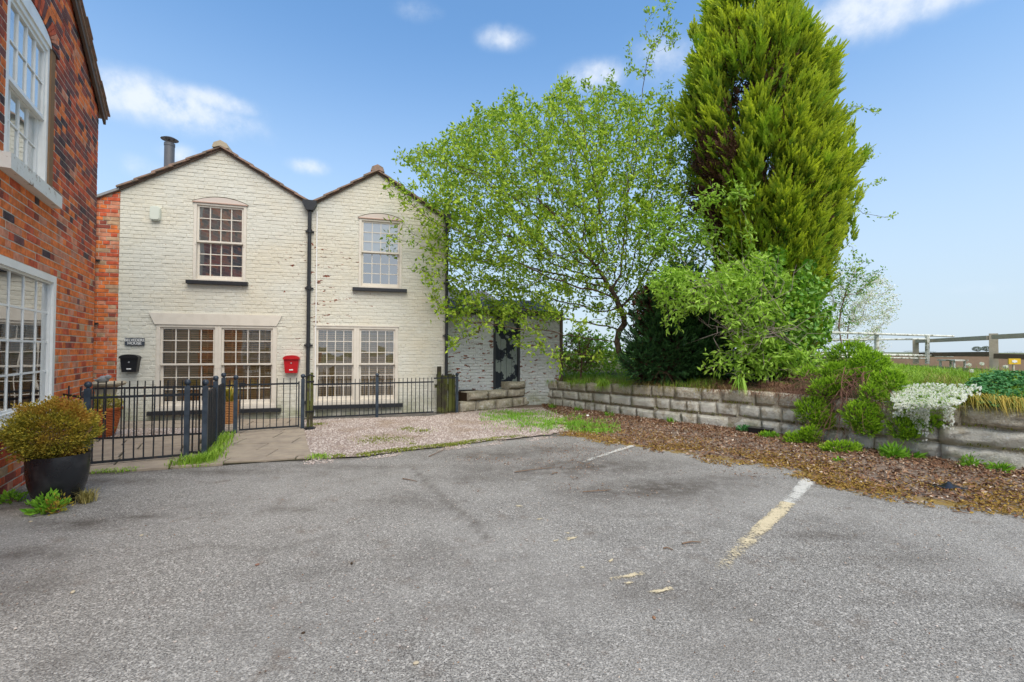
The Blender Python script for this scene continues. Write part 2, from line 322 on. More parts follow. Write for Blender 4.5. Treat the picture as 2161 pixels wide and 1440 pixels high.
MAT['lf_pale'] = leafmat('pale_pot_leaf', (.34, .34, .08), (.62, .52, .16), trans=.3)

# ------------------------------------------------------------------ mesh helpers
def tag(o, label=None, cat=None, group=None, kind=None):
    if label: o['label'] = label
    if cat: o['category'] = cat
    if group: o['group'] = group
    if kind: o['kind'] = kind
    return o
def thing(name, label, cat, loc=(0, 0, 0), rz=0., group=None):
    o = bpy.data.objects.new(name, None); C.objects.link(o); o.location = loc; o.rotation_euler = (0, 0, rz); o.empty_display_size = .1
    return tag(o, label, cat, group)
def link(name, me, parent=None, loc=(0, 0, 0), rot=(0, 0, 0), sc=(1, 1, 1)):
    o = bpy.data.objects.new(name, me); C.objects.link(o); o.parent = parent; o.location = loc; o.rotation_euler = rot; o.scale = sc
    return o
def tri_mesh(name, V, F, mats, mi=None, smooth=False, attrs=None):
    V = np.asarray(V, dtype=np.float32); F = np.asarray(F, dtype=np.int32); k = F.shape[1]
    me = bpy.data.meshes.new(name); me.vertices.add(len(V)); me.vertices.foreach_set('co', V.ravel())
    me.loops.add(F.size); me.loops.foreach_set('vertex_index', F.ravel())
    me.polygons.add(len(F)); me.polygons.foreach_set('loop_start', np.arange(0, F.size, k, dtype=np.int32)); me.polygons.foreach_set('loop_total', np.full(len(F), k, dtype=np.int32))
    if mi is not None: me.polygons.foreach_set('material_index', np.asarray(mi, dtype=np.int32))
    me.polygons.foreach_set('use_smooth', np.full(len(F), smooth, dtype=bool))
    for m in (mats if isinstance(mats, (list, tuple)) else [mats]): me.materials.append(m)
    if attrs:
        for a, vals in attrs.items():
            at = me.attributes.new(a, 'FLOAT', 'POINT'); at.data.foreach_set('value', np.asarray(vals, dtype=np.float32))
    me.update(calc_edges=True); me.validate()
    return me
class MB:
    def __init__(s): s.v, s.f, s.m, s.cm = [], [], [], 0
    def poly(s, pts, faces):
        b = len(s.v); s.v += [tuple(p) for p in pts]; s.f += [tuple(b + i for i in f) for f in faces]; s.m += [s.cm] * len(faces)
    def box(s, x0, x1, y0, y1, z0, z1):
        s.poly([(x0, y0, z0), (x1, y0, z0), (x1, y1, z0), (x0, y1, z0), (x0, y0, z1), (x1, y0, z1), (x1, y1, z1), (x0, y1, z1)],
               [(0, 3, 2, 1), (4, 5, 6, 7), (0, 1, 5, 4), (1, 2, 6, 5), (2, 3, 7, 6), (3, 0, 4, 7)])
        return s
    def prism(s, poly, y0, y1):          # polygon in xz extruded along y (counter-clockwise seen from -y)
        n = len(poly); s.poly([(x, y0, z) for x, z in poly] + [(x, y1, z) for x, z in poly],
            [tuple(range(n)), tuple(range(2 * n - 1, n - 1, -1))] + [(i, i + n, (i + 1) % n + n, (i + 1) % n) for i in range(n)])
        return s
    def slab(s, poly, z0, z1, inset=0.):  # polygon in xy extruded along z
        n = len(poly); cx = sum(p[0] for p in poly) / n; cy = sum(p[1] for p in poly) / n
        def ins(p):
            d = math.hypot(p[0] - cx, p[1] - cy) + 1e-9; q = 1 - min(.5, inset / d); return (cx + (p[0] - cx) * q, cy + (p[1] - cy) * q)
        top = [ins(p) for p in poly]; zb = z1 - inset
        s.poly([(x, y, z0) for x, y in poly] + [(x, y, zb) for x, y in poly] + [(x, y, z1) for x, y in top],
               [tuple(2 * n + i for i in range(n))] + [(i, (i + 1) % n, (i + 1) % n + n, i + n) for i in range(n)] + [(i + n, (i + 1) % n + n, (i + 1) % n + 2 * n, i + 2 * n) for i in range(n)])
        return s
    def tube(s, path, rad, n=6, cap=True):
        path = [Vector(p) for p in path]; rad = rad if isinstance(rad, (list, tuple)) else [rad] * len(path); rings = []
        a = None
        for i, p in enumerate(path):
            d = (path[min(i + 1, len(path) - 1)] - path[max(i - 1, 0)]).normalized()
            if a is None: a = d.orthogonal().normalized()
            a = (a - d * a.dot(d)); a = a.normalized() if a.length > 1e-6 else d.orthogonal().normalized(); b = d.cross(a)
            rings.append([p + (a * math.cos(2 * PI * j / n) + b * math.sin(2 * PI * j / n)) * rad[i] for j in range(n)])
        pts = [q for r in rings for q in r]; F = []
        for i in range(len(path) - 1):
            for j in range(n):
                F.append((i * n + j, i * n + (j + 1) % n, (i + 1) * n + (j + 1) % n, (i + 1) * n + j))
        if cap: F += [tuple(range(n - 1, -1, -1)), tuple((len(path) - 1) * n + j for j in range(n))]
        s.poly(pts, F); return s
    def lathe(s, prof, c=(0, 0, 0), n=24, squash=1.):
        pts = [(c[0] + r * math.cos(2 * PI * j / n), c[1] + r * squash * math.sin(2 * PI * j / n), c[2] + z) for r, z in prof for j in range(n)]; F = []
        for i in range(len(prof) - 1):
            for j in range(n): F.append((i * n + j, i * n + (j + 1) % n, (i + 1) * n + (j + 1) % n, (i + 1) * n + j))
        F += [tuple(range(n - 1, -1, -1)), tuple((len(prof) - 1) * n + j for j in range(n))]
        s.poly(pts, F); return s
    def mesh(s, name, mats, smooth=False, bevel=0):
        me = bpy.data.meshes.new(name); me.from_pydata(s.v, [], s.f)
        for m in (mats if isinstance(mats, (list, tuple)) else [mats]): me.materials.append(m)
        me.polygons.foreach_set('material_index', s.m)
        if smooth:
            me.polygons.foreach_set('use_smooth', [True] * len(s.f))
            try: me.set_sharp_from_angle(angle=math.radians(40))
            except Exception: pass
        me.update(); return me
    def obj(s, name, mats, parent=None, smooth=False, loc=(0, 0, 0), rot=(0, 0, 0)):
        return link(name, s.mesh(name, mats, smooth), parent, loc, rot)
def nrm(a): return a / (np.linalg.norm(a, axis=-1, keepdims=True) + 1e-9)
def rdir(n): return nrm(rng.normal(size=(n, 3)))

# --- leaves: folded two-triangle leaf
def leaf_geo(P, D, L, W, fold=.25, mid=.45):
    n = len(P); L = np.broadcast_to(L, (n,))[:, None]; W = np.broadcast_to(W, (n,))[:, None]
    Rn = rdir(n); Sd = nrm(np.cross(D, Rn)); U = np.cross(Sd, D)
    m = P + D * L * mid
    V = np.stack([P, m + Sd * W / 2 + U * W * fold, P + D * L - U * L * .12, m - Sd * W / 2 + U * W * fold], 1).reshape(-1, 3)
    b = np.arange(n)[:, None] * 4
    F = np.concatenate([b + [0, 1, 2], b + [0, 2, 3]], 1).reshape(-1, 3)
    return V, F
# --- feathery sprays
def plume_geo(P, A, L, m=26, bl=.38, w=.022, spread=.75, flat=.35, bend=.25):
    n = len(P); L = np.broadcast_to(L, (n,))
    Sd = nrm(np.cross(A, rdir(n))); N = np.cross(A, Sd)
    t = np.linspace(.04, 1., m)[None, :] + rng.uniform(-.02, .02, (n, m)); sgn = np.where(np.arange(m) % 2 == 0, 1., -1.)[None, :]
    curve = (N * 1)[:, None, :] * (t ** 2)[..., None] * (bend * L)[:, None, None] * rng.uniform(-1, 1, (n, 1, 1))
    base = P[:, None, :] + A[:, None, :] * (t * L[:, None])[..., None] + curve
    side = Sd[:, None, :] * sgn[..., None] + N[:, None, :] * rng.normal(0, flat, (n, m))[..., None]
    ang = spread * (1 - .75 * t) * rng.uniform(.8, 1.2, (n, m))
    D = nrm(A[:, None, :] * np.cos(ang)[..., None] + side * np.sin(ang)[..., None])
    ln = (L[:, None] * bl * (1.05 - .7 * t) * rng.uniform(.7, 1.2, (n, m)))[..., None]
    wd = nrm(np.cross(D, N[:, None, :] + rng.normal(0, .5, (n, m, 3)))) * (w * (L[:, None, None] / .3) ** .5)
    V = np.stack([base - wd * .5, base + D * ln * .5 - wd * .65, base + D * ln, base + D * ln * .45 + wd * .65, base + wd * .5], 2).reshape(-1, 3)
    k = n * m; b = np.arange(k)[:, None] * 5
    F = np.concatenate([b + [0, 1, 4], b + [1, 3, 4], b + [1, 2, 3]], 1).reshape(-1, 3)
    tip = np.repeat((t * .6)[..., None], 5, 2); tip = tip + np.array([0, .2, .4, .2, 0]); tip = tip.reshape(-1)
    return V, F, tip
def blades_geo(P, H, W, lean=.35, dirs=None):
    n = len(P); H = np.broadcast_to(H, (n,))[:, None]; W = np.broadcast_to(W, (n,))[:, None]
    a = rng.uniform(0, 2 * PI, n); o = np.stack([np.cos(a), np.sin(a), np.zeros(n)], 1)
    if dirs is not None: o = nrm(o * .5 + dirs)
    l = np.clip(np.abs(rng.normal(lean, lean * .4, n)), 0, 1.55)[:, None]; s = np.stack([-o[:, 1], o[:, 0], np.zeros(n)], 1)
    z = np.array([0, 0, 1.])
    p1 = P + z * H * .55 + o * H * l * .35; p2 = P + z * H * (1 - .35 * l - 1.2 * np.maximum(0, l - .7) ** 2) + o * H * np.minimum(l, 1.3)
    V = np.stack([P - s * W / 2, P + s * W / 2, p1 + s * W * .4, p1 - s * W * .4, p2], 1).reshape(-1, 3)
    b = np.arange(n)[:, None] * 5
    return V, np.concatenate([b + [0, 1, 2], b + [0, 2, 3], b + [3, 2, 4]], 1).reshape(-1, 3)
def join(parts):
    Vs, Fs, o = [], [], 0
    for V, F in parts: Vs.append(V); Fs.append(F + o); o += len(V)
    return np.concatenate(Vs), np.concatenate(Fs)

# --- space colonisation
def colonize(att, nodes, parents, step=.12, kill=.2, iters=260, jit=.12, gz=0.0):
    nodes = [np.array(p, float) for p in nodes]; parents = list(parents)
    A = att.copy(); N = np.array(nodes)
    d = np.linalg.norm(A[:, None] - N[None], axis=2); near = d.argmin(1); dist = d.min(1)
    for it in range(iters):
        keep = dist > kill; A, near, dist = A[keep], near[keep], dist[keep]
        if len(A) == 0: break
        acc = {}
        dv = nrm(A - np.array(nodes)[near])
        S_ = np.zeros((len(nodes), 3)); np.add.at(S_, near, dv)
        ids = np.unique(near); newp = []
        for i in ids:
            v = S_[i]; L = np.linalg.norm(v)
            if L < 1e-6: v = rdir(1)[0]; L = 1
            v = v / L + rng.normal(0, jit, 3) + np.array([0, 0, gz]); v /= np.linalg.norm(v)
            newp.append(nodes[i] + v * step); parents.append(int(i))
        b = len(nodes); nodes += newp; NP = np.array(newp)
        dd = np.linalg.norm(A[:, None] - NP[None], axis=2); j = dd.argmin(1); dm = dd.min(1); better = dm < dist - 1e-4
        near = np.where(better, j + b, near); dist = np.where(better, dm, dist)
        if len(nodes) > 14000: break
    return np.array(nodes), np.array(parents)
def radii(nodes, parents, tip=.0035, e=2.25, cap=.2):
    n = len(nodes); acc = np.zeros(n); r = np.zeros(n)
    for i in range(n - 1, -1, -1):
        r[i] = tip if acc[i] == 0 else acc[i] ** (1 / e)
        if parents[i] >= 0: acc[parents[i]] += r[i] ** e
    return np.minimum(r, cap)
def seg_geo(nodes, parents, r, sides=4, sel=None):
    idx = np.array([i for i in range(len(nodes)) if parents[i] >= 0 and (sel is None or sel[i])], dtype=int)
    if len(idx) == 0: return np.zeros((0, 3)), np.zeros((0, 4), int)
    a, b = nodes[parents[idx]], nodes[idx]; d = nrm(b - a); ref = np.where(np.abs(d[:, 2:3]) > .9, [[1., 0, 0]], [[0, 0, 1.]])
    s = nrm(np.cross(d, ref)); u = np.cross(d, s); ra = np.minimum(r[parents[idx]], r[idx] * 1.35)[:, None]; rb = r[idx][:, None]
    b = b + d * rb * .5
    V = []
    for base, rr in ((a, ra), (b, rb)):
        for j in range(sides):
            V.append(base + (s * math.cos(2 * PI * j / sides) + u * math.sin(2 * PI * j / sides)) * rr)
    V = np.stack(V, 1).reshape(-1, 3); k = np.arange(len(idx))[:, None] * 2 * sides
    F = np.concatenate([k + [j, (j + 1) % sides, sides + (j + 1) % sides, sides + j] for j in range(sides)], 1).reshape(-1, 4)
    return V, F
def inpoly(x, y, poly):
    c = False; j = len(poly) - 1
    for i in range(len(poly)):
        if (poly[i][1] > y) != (poly[j][1] > y) and x < (poly[j][0] - poly[i][0]) * (y - poly[i][1]) / (poly[j][1] - poly[i][1]) + poly[i][0]: c = not c
        j = i
    return c
def sample_px(poly, n):
    xs = [p[0] for p in poly]; ys = [p[1] for p in poly]; out = []
    while len(out) < n:
        x, y = R_.uniform(min(xs), max(xs)), R_.uniform(min(ys), max(ys))
        if inpoly(x, y, poly): out.append((x, y))
    return out

# ================================================================== GROUND
EDGE_PX = [(-400, 1160), (0, 1075), (140, 1012), (195, 1001), (300, 994), (460, 979), (560, 973), (655, 970), (760, 963), (850, 951), (940, 941), (1040, 929), (1120, 922), (1200, 918)]
LIT_PX = [(1190, 918), (1240, 927), (1330, 941), (1420, 953), (1500, 969), (1570, 978), (1650, 984), (1690, 1005), (1730, 1024), (1790, 1034), (1870, 1046), (1960, 1062), (2060, 1072), (2161, 1077), (2500, 1110), (3300, 1250)]
WALLB_PX = [(1143, 852), (1253, 868), (1350, 882), (1447, 894), (1572, 908), (1655, 920), (1760, 937), (1824, 948), (1919, 959), (2015, 975), (2143, 991), (2300, 1014), (2600, 1060), (3300, 1168)]
WALLB = [G(x, y)[:2] for x, y in WALLB_PX]
EDGE = [G(x, y)[:2] for x, y in EDGE_PX]; LIT = [G(x, y)[:2] for x, y in LIT_PX]
def poly_dist(P, line):
    """signed distance of points (n,2) to a polyline; positive on its left-hand side"""
    P = np.asarray(P); best = np.full(len(P), 1e9); sg = np.ones(len(P))
    for a, b in zip(line[:-1], line[1:]):
        a, b = np.array(a), np.array(b); ab = b - a; t = np.clip(((P - a) @ ab) / (ab @ ab), 0, 1); q = a + t[:, None] * ab
        d = np.linalg.norm(P - q, axis=1); s = np.sign(ab[0] * (P[:, 1] - a[1]) - ab[1] * (P[:, 0] - a[0])); m = d < best
        best = np.where(m, d, best); sg = np.where(m, s, sg)
    return best * sg
def axis(lo, hi, st, far):
    a = np.arange(lo, hi, st); l = lo - np.geomspace(.3, far, 14)[::-1]; h = hi + np.geomspace(.3, far, 14); return np.concatenate([l, a, h])
gx, gy = axis(-7.5, 8.5, .055, 60), axis(1.0, 12.5, .055, 60)
XX, YY = np.meshgrid(gx, gy); P2 = np.stack([XX.ravel(), YY.ravel()], 1)
near = (P2[:, 0] > -9) & (P2[:, 0] < 10) & (P2[:, 1] > -1) & (P2[:, 1] < 14)
stain = np.zeros(len(P2)); lit = np.zeros(len(P2))
dl = poly_dist(P2, LIT)
lit = np.where(near, np.clip(.47 + dl * 1.3, 0, 1), 0)
def blob(px, py, rx, ry, a=1., rot=0.):
    c = G(px, py); d = P2 - c[:2]; ca, sa = math.cos(rot), math.sin(rot); u = (d[:, 0] * ca + d[:, 1] * sa) / rx; v = (-d[:, 0] * sa + d[:, 1] * ca) / ry
    return a * np.exp(-(u * u + v * v))
for b in [(1400, 1030, .9, .35, .9, .15), (1230, 985, 1.1, .5, .8, .2), (1050, 960, .7, .35, .7), (1000, 1010, .5, .2, .5), (1150, 950, .8, .3, .6), (150, 1105, .35, .12, .9), (60, 1170, .3, .1, .8), (110, 1060, .35, .25, .8), (295, 1090, .25, .06, .8),
          (620, 1075, .3, .1, .5), (40, 1250, .25, .25, .5), (1740, 1130, .25, .07, .8), (1330, 1240, .7, .25, .35), (850, 1060, .4, .15, .4), (230, 1015, .6, .15, .7), (460, 995, 1.0, .12, .6), (700, 985, 1.2, .12, .5), (1520, 1010, .6, .2, .5), (120, 1400, .2, .12, .4), (980, 1290, .5, .12, .3), (560, 1330, .6, .1, .25), (1600, 1370, .5, .15, .3), (1900, 1180, .6, .1, .35), (900, 1180, .3, .3, .25)]:
    stain = np.maximum(stain, blob(*b))
# the long crack that crosses the tarmac
crk = [G(*p)[:2] for p in ((866, 985), (905, 1020), (935, 1055), (985, 1090), (1030, 1135))]
for ck in ([(1180, 1060), (1290, 1090), (1400, 1085), (1520, 1110)], [(300, 1180), (420, 1150), (560, 1160), (700, 1130)], [(1640, 1240), (1800, 1270), (2000, 1255), (2161, 1280)]):
    d_ = np.abs(poly_dist(P2, [G(*p)[:2] for p in ck])); stain = np.maximum(stain, np.exp(-(d_ / .035) ** 2) * .35 * near)
dc = np.abs(poly_dist(P2, crk)); dc = dc + .03 * np.abs(np.sin(P2[:, 0] * 31) * np.cos(P2[:, 1] * 27)); stain = np.maximum(stain, np.exp(-(dc / .045) ** 2) * .75 * near)
de = poly_dist(P2, EDGE); stain = np.maximum(stain, np.where(near, np.exp(-(np.minimum(de, 0) / .12) ** 2) * .7, 0))
und = (np.sin(P2[:, 0] * 1.7 + 1) * np.cos(P2[:, 1] * 2.1) * .004 + np.sin(P2[:, 0] * 4.1 + P2[:, 1] * 3.3) * .002 - stain * .003)
V = np.stack([P2[:, 0], P2[:, 1], np.where(near, und, 0)], 1)
nx, ny = len(gx), len(gy); ii = (np.arange(ny - 1)[:, None] * nx + np.arange(nx - 1)[None]).ravel()
me = tri_mesh('asphalt_ground', V, np.stack([ii, ii + 1, ii + nx + 1, ii + nx], 1), MAT['asphalt'], smooth=True, attrs={'stain': stain, 'litter': lit})
tag(link('asphalt_ground', me), 'worn grey asphalt yard in front of the cottage', None, kind='structure')

# far land to the horizon
fm = MB(); fm.poly([(-900, 60, .25), (900, 60, .25), (900, 1600, .25), (-900, 1600, .25)], [(0, 1, 2, 3)]); fm.poly([(-900, -900, -.3), (900, -900, -.3), (900, 60, -.3), (-900, 60, -.3)], [(0, 1, 2, 3)])
fm.poly([(-900, 60, -.3), (900, 60, -.3), (900, 60, .25), (-900, 60, .25)], [(0, 1, 2, 3)])
tag(fm.obj('field', MAT['field']), 'flat far land up to the horizon', None, kind='structure')

# raised bank behind the stone wall
def wall_h(x): return float(np.interp(x, [0.4, 2.6, 9], [.56, .66, .72]))
offs = [.16, .3, .6, 1.0, 1.6, 2.4, 3.4, 5, 8, 14, 30]
bdir = []
for i, p in enumerate(WALLB):
    a = WALLB[max(i - 1, 0)]; b = WALLB[min(i + 1, len(WALLB) - 1)]; t = (b - a) / np.linalg.norm(b - a); bdir.append(np.array([-t[1], t[0]]))
dense = []
for i in range(len(WALLB) - 1):
    for t in np.linspace(0, 1, 9)[:-1]:
        dense.append((WALLB[i] * (1 - t) + WALLB[i + 1] * t, nrm(bdir[i] * (1 - t) + bdir[i + 1] * t)))
dense.append((WALLB[-1], bdir[-1]))
first = WALLB[0]
lead = [(first + np.array([-7.0, -1.0]) * t, nrm(np.array([-.15, 1]) )) for t in (1.0, .5, .26, .18, .1)]
rows = []
def bank_z(p, o):
    return wall_h(p[0]) - .05 + .30 * (1 - math.exp(-max(0, o - .1) / 2.2)) * (1.0 if p[0] > 2 else .75)
seq = [(first + np.array([-1.95, -.45]), np.array([-.25, .97]))] + [(first + np.array([-.9, .1]), np.array([-.05, 1.]))] + dense
for p, n_ in seq:
    fan = nrm(n_ * .45 + np.array([.05, 1]) * .55)
    for o in offs:
        q = p + n_ * min(o, .6) + fan * max(0, o - .6); z = bank_z(p, o) + (R_.uniform(-.02, .02) if o > .3 else 0)
        if o >= 14: z = min(z, .9) if o < 30 else .25
        rows.append((q[0], q[1], z))
k = len(offs); F = [(i * k + j, (i + 1) * k + j, (i + 1) * k + j + 1, i * k + j + 1) for i in range(len(seq) - 1) for j in range(k - 1)]
me = tri_mesh('planted_bank', rows, F, MAT['bank'], smooth=True); tag(link('planted_bank', me), 'raised earth bank behind the stone wall', None, kind='structure')

# ================================================================== COTTAGE FACADE FRAME
FA, FB = G(250, 893)[:2], G(943, 870)[:2]
U = (FB - FA) / np.linalg.norm(FB - FA); FANG = math.atan2(U[1], U[0]); NB = np.array([-U[1], U[0]])
def F_(px, py, off=0.):
    """facade coordinates (x along the wall, z up) where the pixel's ray meets the wall plane"""
    d = ray(px, py); P0 = FA + NB * off; t = ((P0 - CAM[:2]) @ NB) / (d[:2] @ NB); q = CAM + d * t
    return float((q[:2] - FA) @ U), float(q[2])
def bounds(poly, z):
    xs = []
    n = len(poly)
    for i in range(n):
        (x0, z0), (x1, z1) = poly[i], poly[(i + 1) % n]
        if abs(z1 - z0) < 1e-9:
            if abs(z - z0) < 1e-6: xs += [x0, x1]
        elif min(z0, z1) - 1e-9 <= z <= max(z0, z1) + 1e-9: xs.append(x0 + (x1 - x0) * (z - z0) / (z1 - z0))
    return (min(xs), max(xs)) if xs else None
def wall_back(mb, poly, holes, y):
    zs = sorted(set([round(p[1], 5) for p in poly] + [round(h, 5) for H in holes for h in (H[2], H[3])])); zs = [z for z in zs if min(p[1] for p in poly) <= z <= max(p[1] for p in poly)]
    for za, zb in zip(zs[:-1], zs[1:]):
        if zb - za < 1e-4: continue
        e = 1e-5; A, B = bounds(poly, za + e), bounds(poly, zb - e)
        if not A or not B: continue
        cuts = sorted((H[0], H[1]) for H in holes if H[2] < (za + zb) / 2 < H[3])
        segs, cur = [], None
        xl = (A[0], B[0])
        for c0, c1 in cuts: segs.append((xl, (c0, c0))); xl = (c1, c1)
        segs.append((xl, (A[1], B[1])))
        for (a0, b0), (a1, b1) in segs:
            if a1 - a0 > 1e-3 or b1 - b0 > 1e-3: mb.poly([(a0, y, za), (a1, y, za), (b1, y, zb), (b0, y, zb)], [(0, 1, 2, 3)])
    for H in holes:      # reveals
        x0, x1, z0, z1 = H[:4]; D = .22
        mb.poly([(x0, y, z0), (x0, y + D, z0), (x0, y + D, z1), (x0, y, z1)], [(0, 1, 2, 3)]); mb.poly([(x1, y, z0), (x1, y, z1), (x1, y + D, z1), (x1, y + D, z0)], [(0, 1, 2, 3)])
        mb.poly([(x0, y, z1), (x0, y + D, z1), (x1, y + D, z1), (x1, y, z1)], [(0, 1, 2, 3)]); mb.poly([(x0, y, z0), (x1, y, z0), (x1, y + D, z0), (x0, y + D, z0)], [(0, 1, 2, 3)])
def layout(poly, holes, ch, sl_, hl, jt, xoff=0., zoff=0., bond='flemish'):
    """bricks as (x0b,x1b,x0t,x1t,z0,z1,full)"""
    zmin, zmax = min(p[1] for p in poly), max(p[1] for p in poly); out = []; xmin, xmax = min(p[0] for p in poly), max(p[0] for p in poly)
    r = 0; z = zmin + zoff
    while z < zmax - .01:
        z0, z1 = z + jt / 2, min(z + ch - jt / 2, zmax - .002); z += ch; r += 1
        A, B = bounds(poly, min(z0, zmax)), bounds(poly, min(z1, zmax))
        if not A or not B: continue
        per = sl_ + hl; x = xmin - per + ((r % 2) * per / 2 + xoff) % per; kk = 0
        while x < xmax:
            w = sl_ if kk % 2 == 0 else hl
            if R_.random() < .04: w = sl_ if w == hl else hl
            kk += 1; a, b = x + jt / 2, x + w - jt / 2; x += w
            pieces = [(a, b)]; zz0, zz1 = z0, z1
            for (h0, h1, hz0, hz1) in holes:
                if hz1 <= zz0 or hz0 >= zz1: continue
                cov = (min(hz1, zz1) - max(hz0, zz0)) / (zz1 - zz0); np_ = []
                for (p, q) in pieces:
                    if q <= h0 or p >= h1: np_.append((p, q)); continue
                    if cov > .55:
                        if p < h0 - .02: np_.append((p, h0 - .003))
                        if q > h1 + .02: np_.append((h1 + .003, q))
                    else:
                        np_.append((p, q))
                        if hz0 > zz0: zz1 = min(zz1, hz0 - .002)
                        else: zz0 = max(zz0, hz1 + .002)
                pieces = np_
            for (p, q) in pieces:
                x0b, x1b, x0t, x1t = max(p, A[0]), min(q, A[1]), max(p, B[0]), min(q, B[1])
                if x1b - x0b < .012: continue
                if x1t < x0t: x0t = x1t = (x0t + x1t) / 2
                full = abs(x0b - x0t) < 1e-4 and abs(x1b - x1t) < 1e-4 and zz1 - zz0 > .3 * ch
                out.append((x0b, x1b, x0t, x1t, zz0, zz1, full))
    return out
def brick_pts(x0b, x1b, x0t, x1t, z0, z1, yf, yb, bv):
    B = [(x0b, z0), (x1b, z0), (x1t, z1), (x0t, z1)]
    I = [(x0b + bv, z0 + bv), (x1b - bv, z0 + bv), (max(x1t - bv, x0t + 1e-3), z1 - bv), (min(x0t + bv, x1t), z1 - bv)]
    return [(x, yb, z) for x, z in B] + [(x, yf + bv * .8, z) for x, z in B] + [(x, yf, z) for x, z in I]
BRF = [(0, 1, 5, 4), (1, 2, 6, 5), (2, 3, 7, 6), (3, 0, 4, 7), (4, 5, 9, 8), (5, 6, 10, 9), (6, 7, 11, 10), (7, 4, 8, 11), (8, 9, 10, 11)]
def unit_brick(name, L, H, m, jag=0., bv=.007):
    b = MB(); pts = brick_pts(-L / 2, L / 2, -L / 2, L / 2, -H / 2, H / 2, -.02, .0, bv)
    if jag: pts = [(x + R_.uniform(-jag, jag), y + (R_.uniform(-jag, jag) * .5 if i > 3 else 0), z + R_.uniform(-jag, jag) * .45) for i, (x, y, z) in enumerate(pts)]
    b.poly(pts, BRF); return b.mesh(name, m)
def wear_attr(me, fn):
    n = len(me.vertices); a = np.empty(n * 3, np.float32); me.vertices.foreach_get('co', a); a = a.reshape(-1, 3)
    at = me.attributes.new('wear', 'FLOAT', 'POINT'); at.data.foreach_set('value', fn(a).astype(np.float32))

# outline of the two gables
XL = F_(184, 600)[0]; XQ = F_(250, 600)[0]; XV = F_(655, 600)[0]; XR = F_(942, 600)[0]
zl = F_(250, 402)[1]; xr1, zr1 = F_(468, 318); xv, zv = F_(655, 434); xr2, zr2 = F_(797, 367); xe, ze = F_(943, 467)
zq = F_(206, 415)[1] - .1
GABLE1 = [(XQ, -.05), (XV, -.05), (XV, zv), (xr1, zr1), (XQ, zl)]
QUOIN = [(XL, -.05), (XQ, -.05), (XQ, zl - .02), (XL, zq)]
GABLE2 = [(XV, -.05), (XR, -.05), (XR, ze), (xr2, zr2), (XV, zv)]
def rect(x0, x1, y0, y1):   # pixel box -> facade rectangle
    ym, xm = (y0 + y1) / 2, (x0 + x1) / 2
    return F_(x0, ym)[0], F_(x1, ym)[0], F_(xm, y1)[1], F_(xm, y0)[1]
W_UL = rect(408.5, 520, 431, 594); W_UR = rect(757.5, 848, 464, 609); W_LL = rect(329, 583.5, 687, 864); W_LR = rect(663.5, 839.5, 690, 853)
H1 = [W_UL, W_LL]; H2 = [W_UR, W_LR]

house = thing('white_house', 'pale cream painted brick cottage with two gables and multi-pane sash windows', 'house', (FA[0], FA[1], 0), FANG)
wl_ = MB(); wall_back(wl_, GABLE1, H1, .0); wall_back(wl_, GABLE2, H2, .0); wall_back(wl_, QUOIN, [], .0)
# side and rear walls
for x in (XL, XR): wl_.poly([(x, 0, -.05), (x, 9, -.05), (x, 9, 3.6), (x, 0, 3.6)], [(0, 1, 2, 3)])
wl_.poly([(XL, 9, -.05), (XR, 9, -.05), (XR, 9, 3.6), (XL, 9, 3.6)], [(3, 2, 1, 0)])
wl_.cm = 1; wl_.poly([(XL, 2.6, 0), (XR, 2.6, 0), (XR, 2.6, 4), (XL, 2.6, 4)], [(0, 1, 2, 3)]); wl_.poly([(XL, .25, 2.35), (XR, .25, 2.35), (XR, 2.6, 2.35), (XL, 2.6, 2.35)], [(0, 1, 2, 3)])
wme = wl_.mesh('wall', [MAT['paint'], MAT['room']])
pt = MAT['paint']
def facade_wear(a):
    d = np.exp(-((a[:, 0] - XV - .25) / 1.15) ** 2) * np.clip((a[:, 2] - .4) / .8, 0, 1) * np.clip((4.3 - a[:, 2]) / .8, 0, 1)
    d = np.maximum(d, .5 * np.exp(-((a[:, 0] - xr1) / 1.2) ** 2 - ((a[:, 2] - 3.9) / .5) ** 2)); return d
wear_attr(wme, facade_wear); wall = link('wall', wme, house)
lay = [b + (0,) for b in layout(GABLE1, H1, .0735, .225, .1125, .005)] + [b + (0,) for b in layout(GABLE2, H2, .0735, .222, .111, .005, .07, -.02)]
qlay = [b + (1,) for b in layout(QUOIN, [], .0735, .225, .1125, .011, .11)]
def shown(x, z, frame_ang, O, B=None):
    p = np.array([O[0] + x * math.cos(frame_ang), O[1] + x * math.sin(frame_ang), z]); px, py = proj(p); return px, py, p
best = []
for i, b in enumerate(lay):
    if not b[6]: continue
    px, py, p = shown((b[0] + b[1]) / 2, (b[4] + b[5]) / 2, FANG, FA)
    w = (b[1] - b[0]) * FPX / p[1]
    if px < 640 or (px < 860): best.append((w / (1 + 0) - (0 if px < 640 else 3) - abs(py - 600) * .004, i))
best.sort(reverse=True)
nq = [i for i, b in enumerate(qlay) if b[6]]
as_parts = set(i for _, i in best[:298 - len(nq)])
ub = {}
for v in range(4):
    ub['s', v] = unit_brick('brick', .220, .0685, pt, .003, .006); ub['h', v] = unit_brick('brick', .1075, .0685, pt, .003, .006)
    for q in (('s', v), ('h', v)): wear_attr(ub[q], lambda a: np.full(len(a), .25))
    ub['sw', v] = ub['s', v].copy(); ub['hw', v] = ub['h', v].copy()
    for q in (('sw', v), ('hw', v)):
        at = ub[q].attributes['wear']; at.data.foreach_set('value', np.full(len(ub[q].vertices), .8, np.float32))
st = MB()
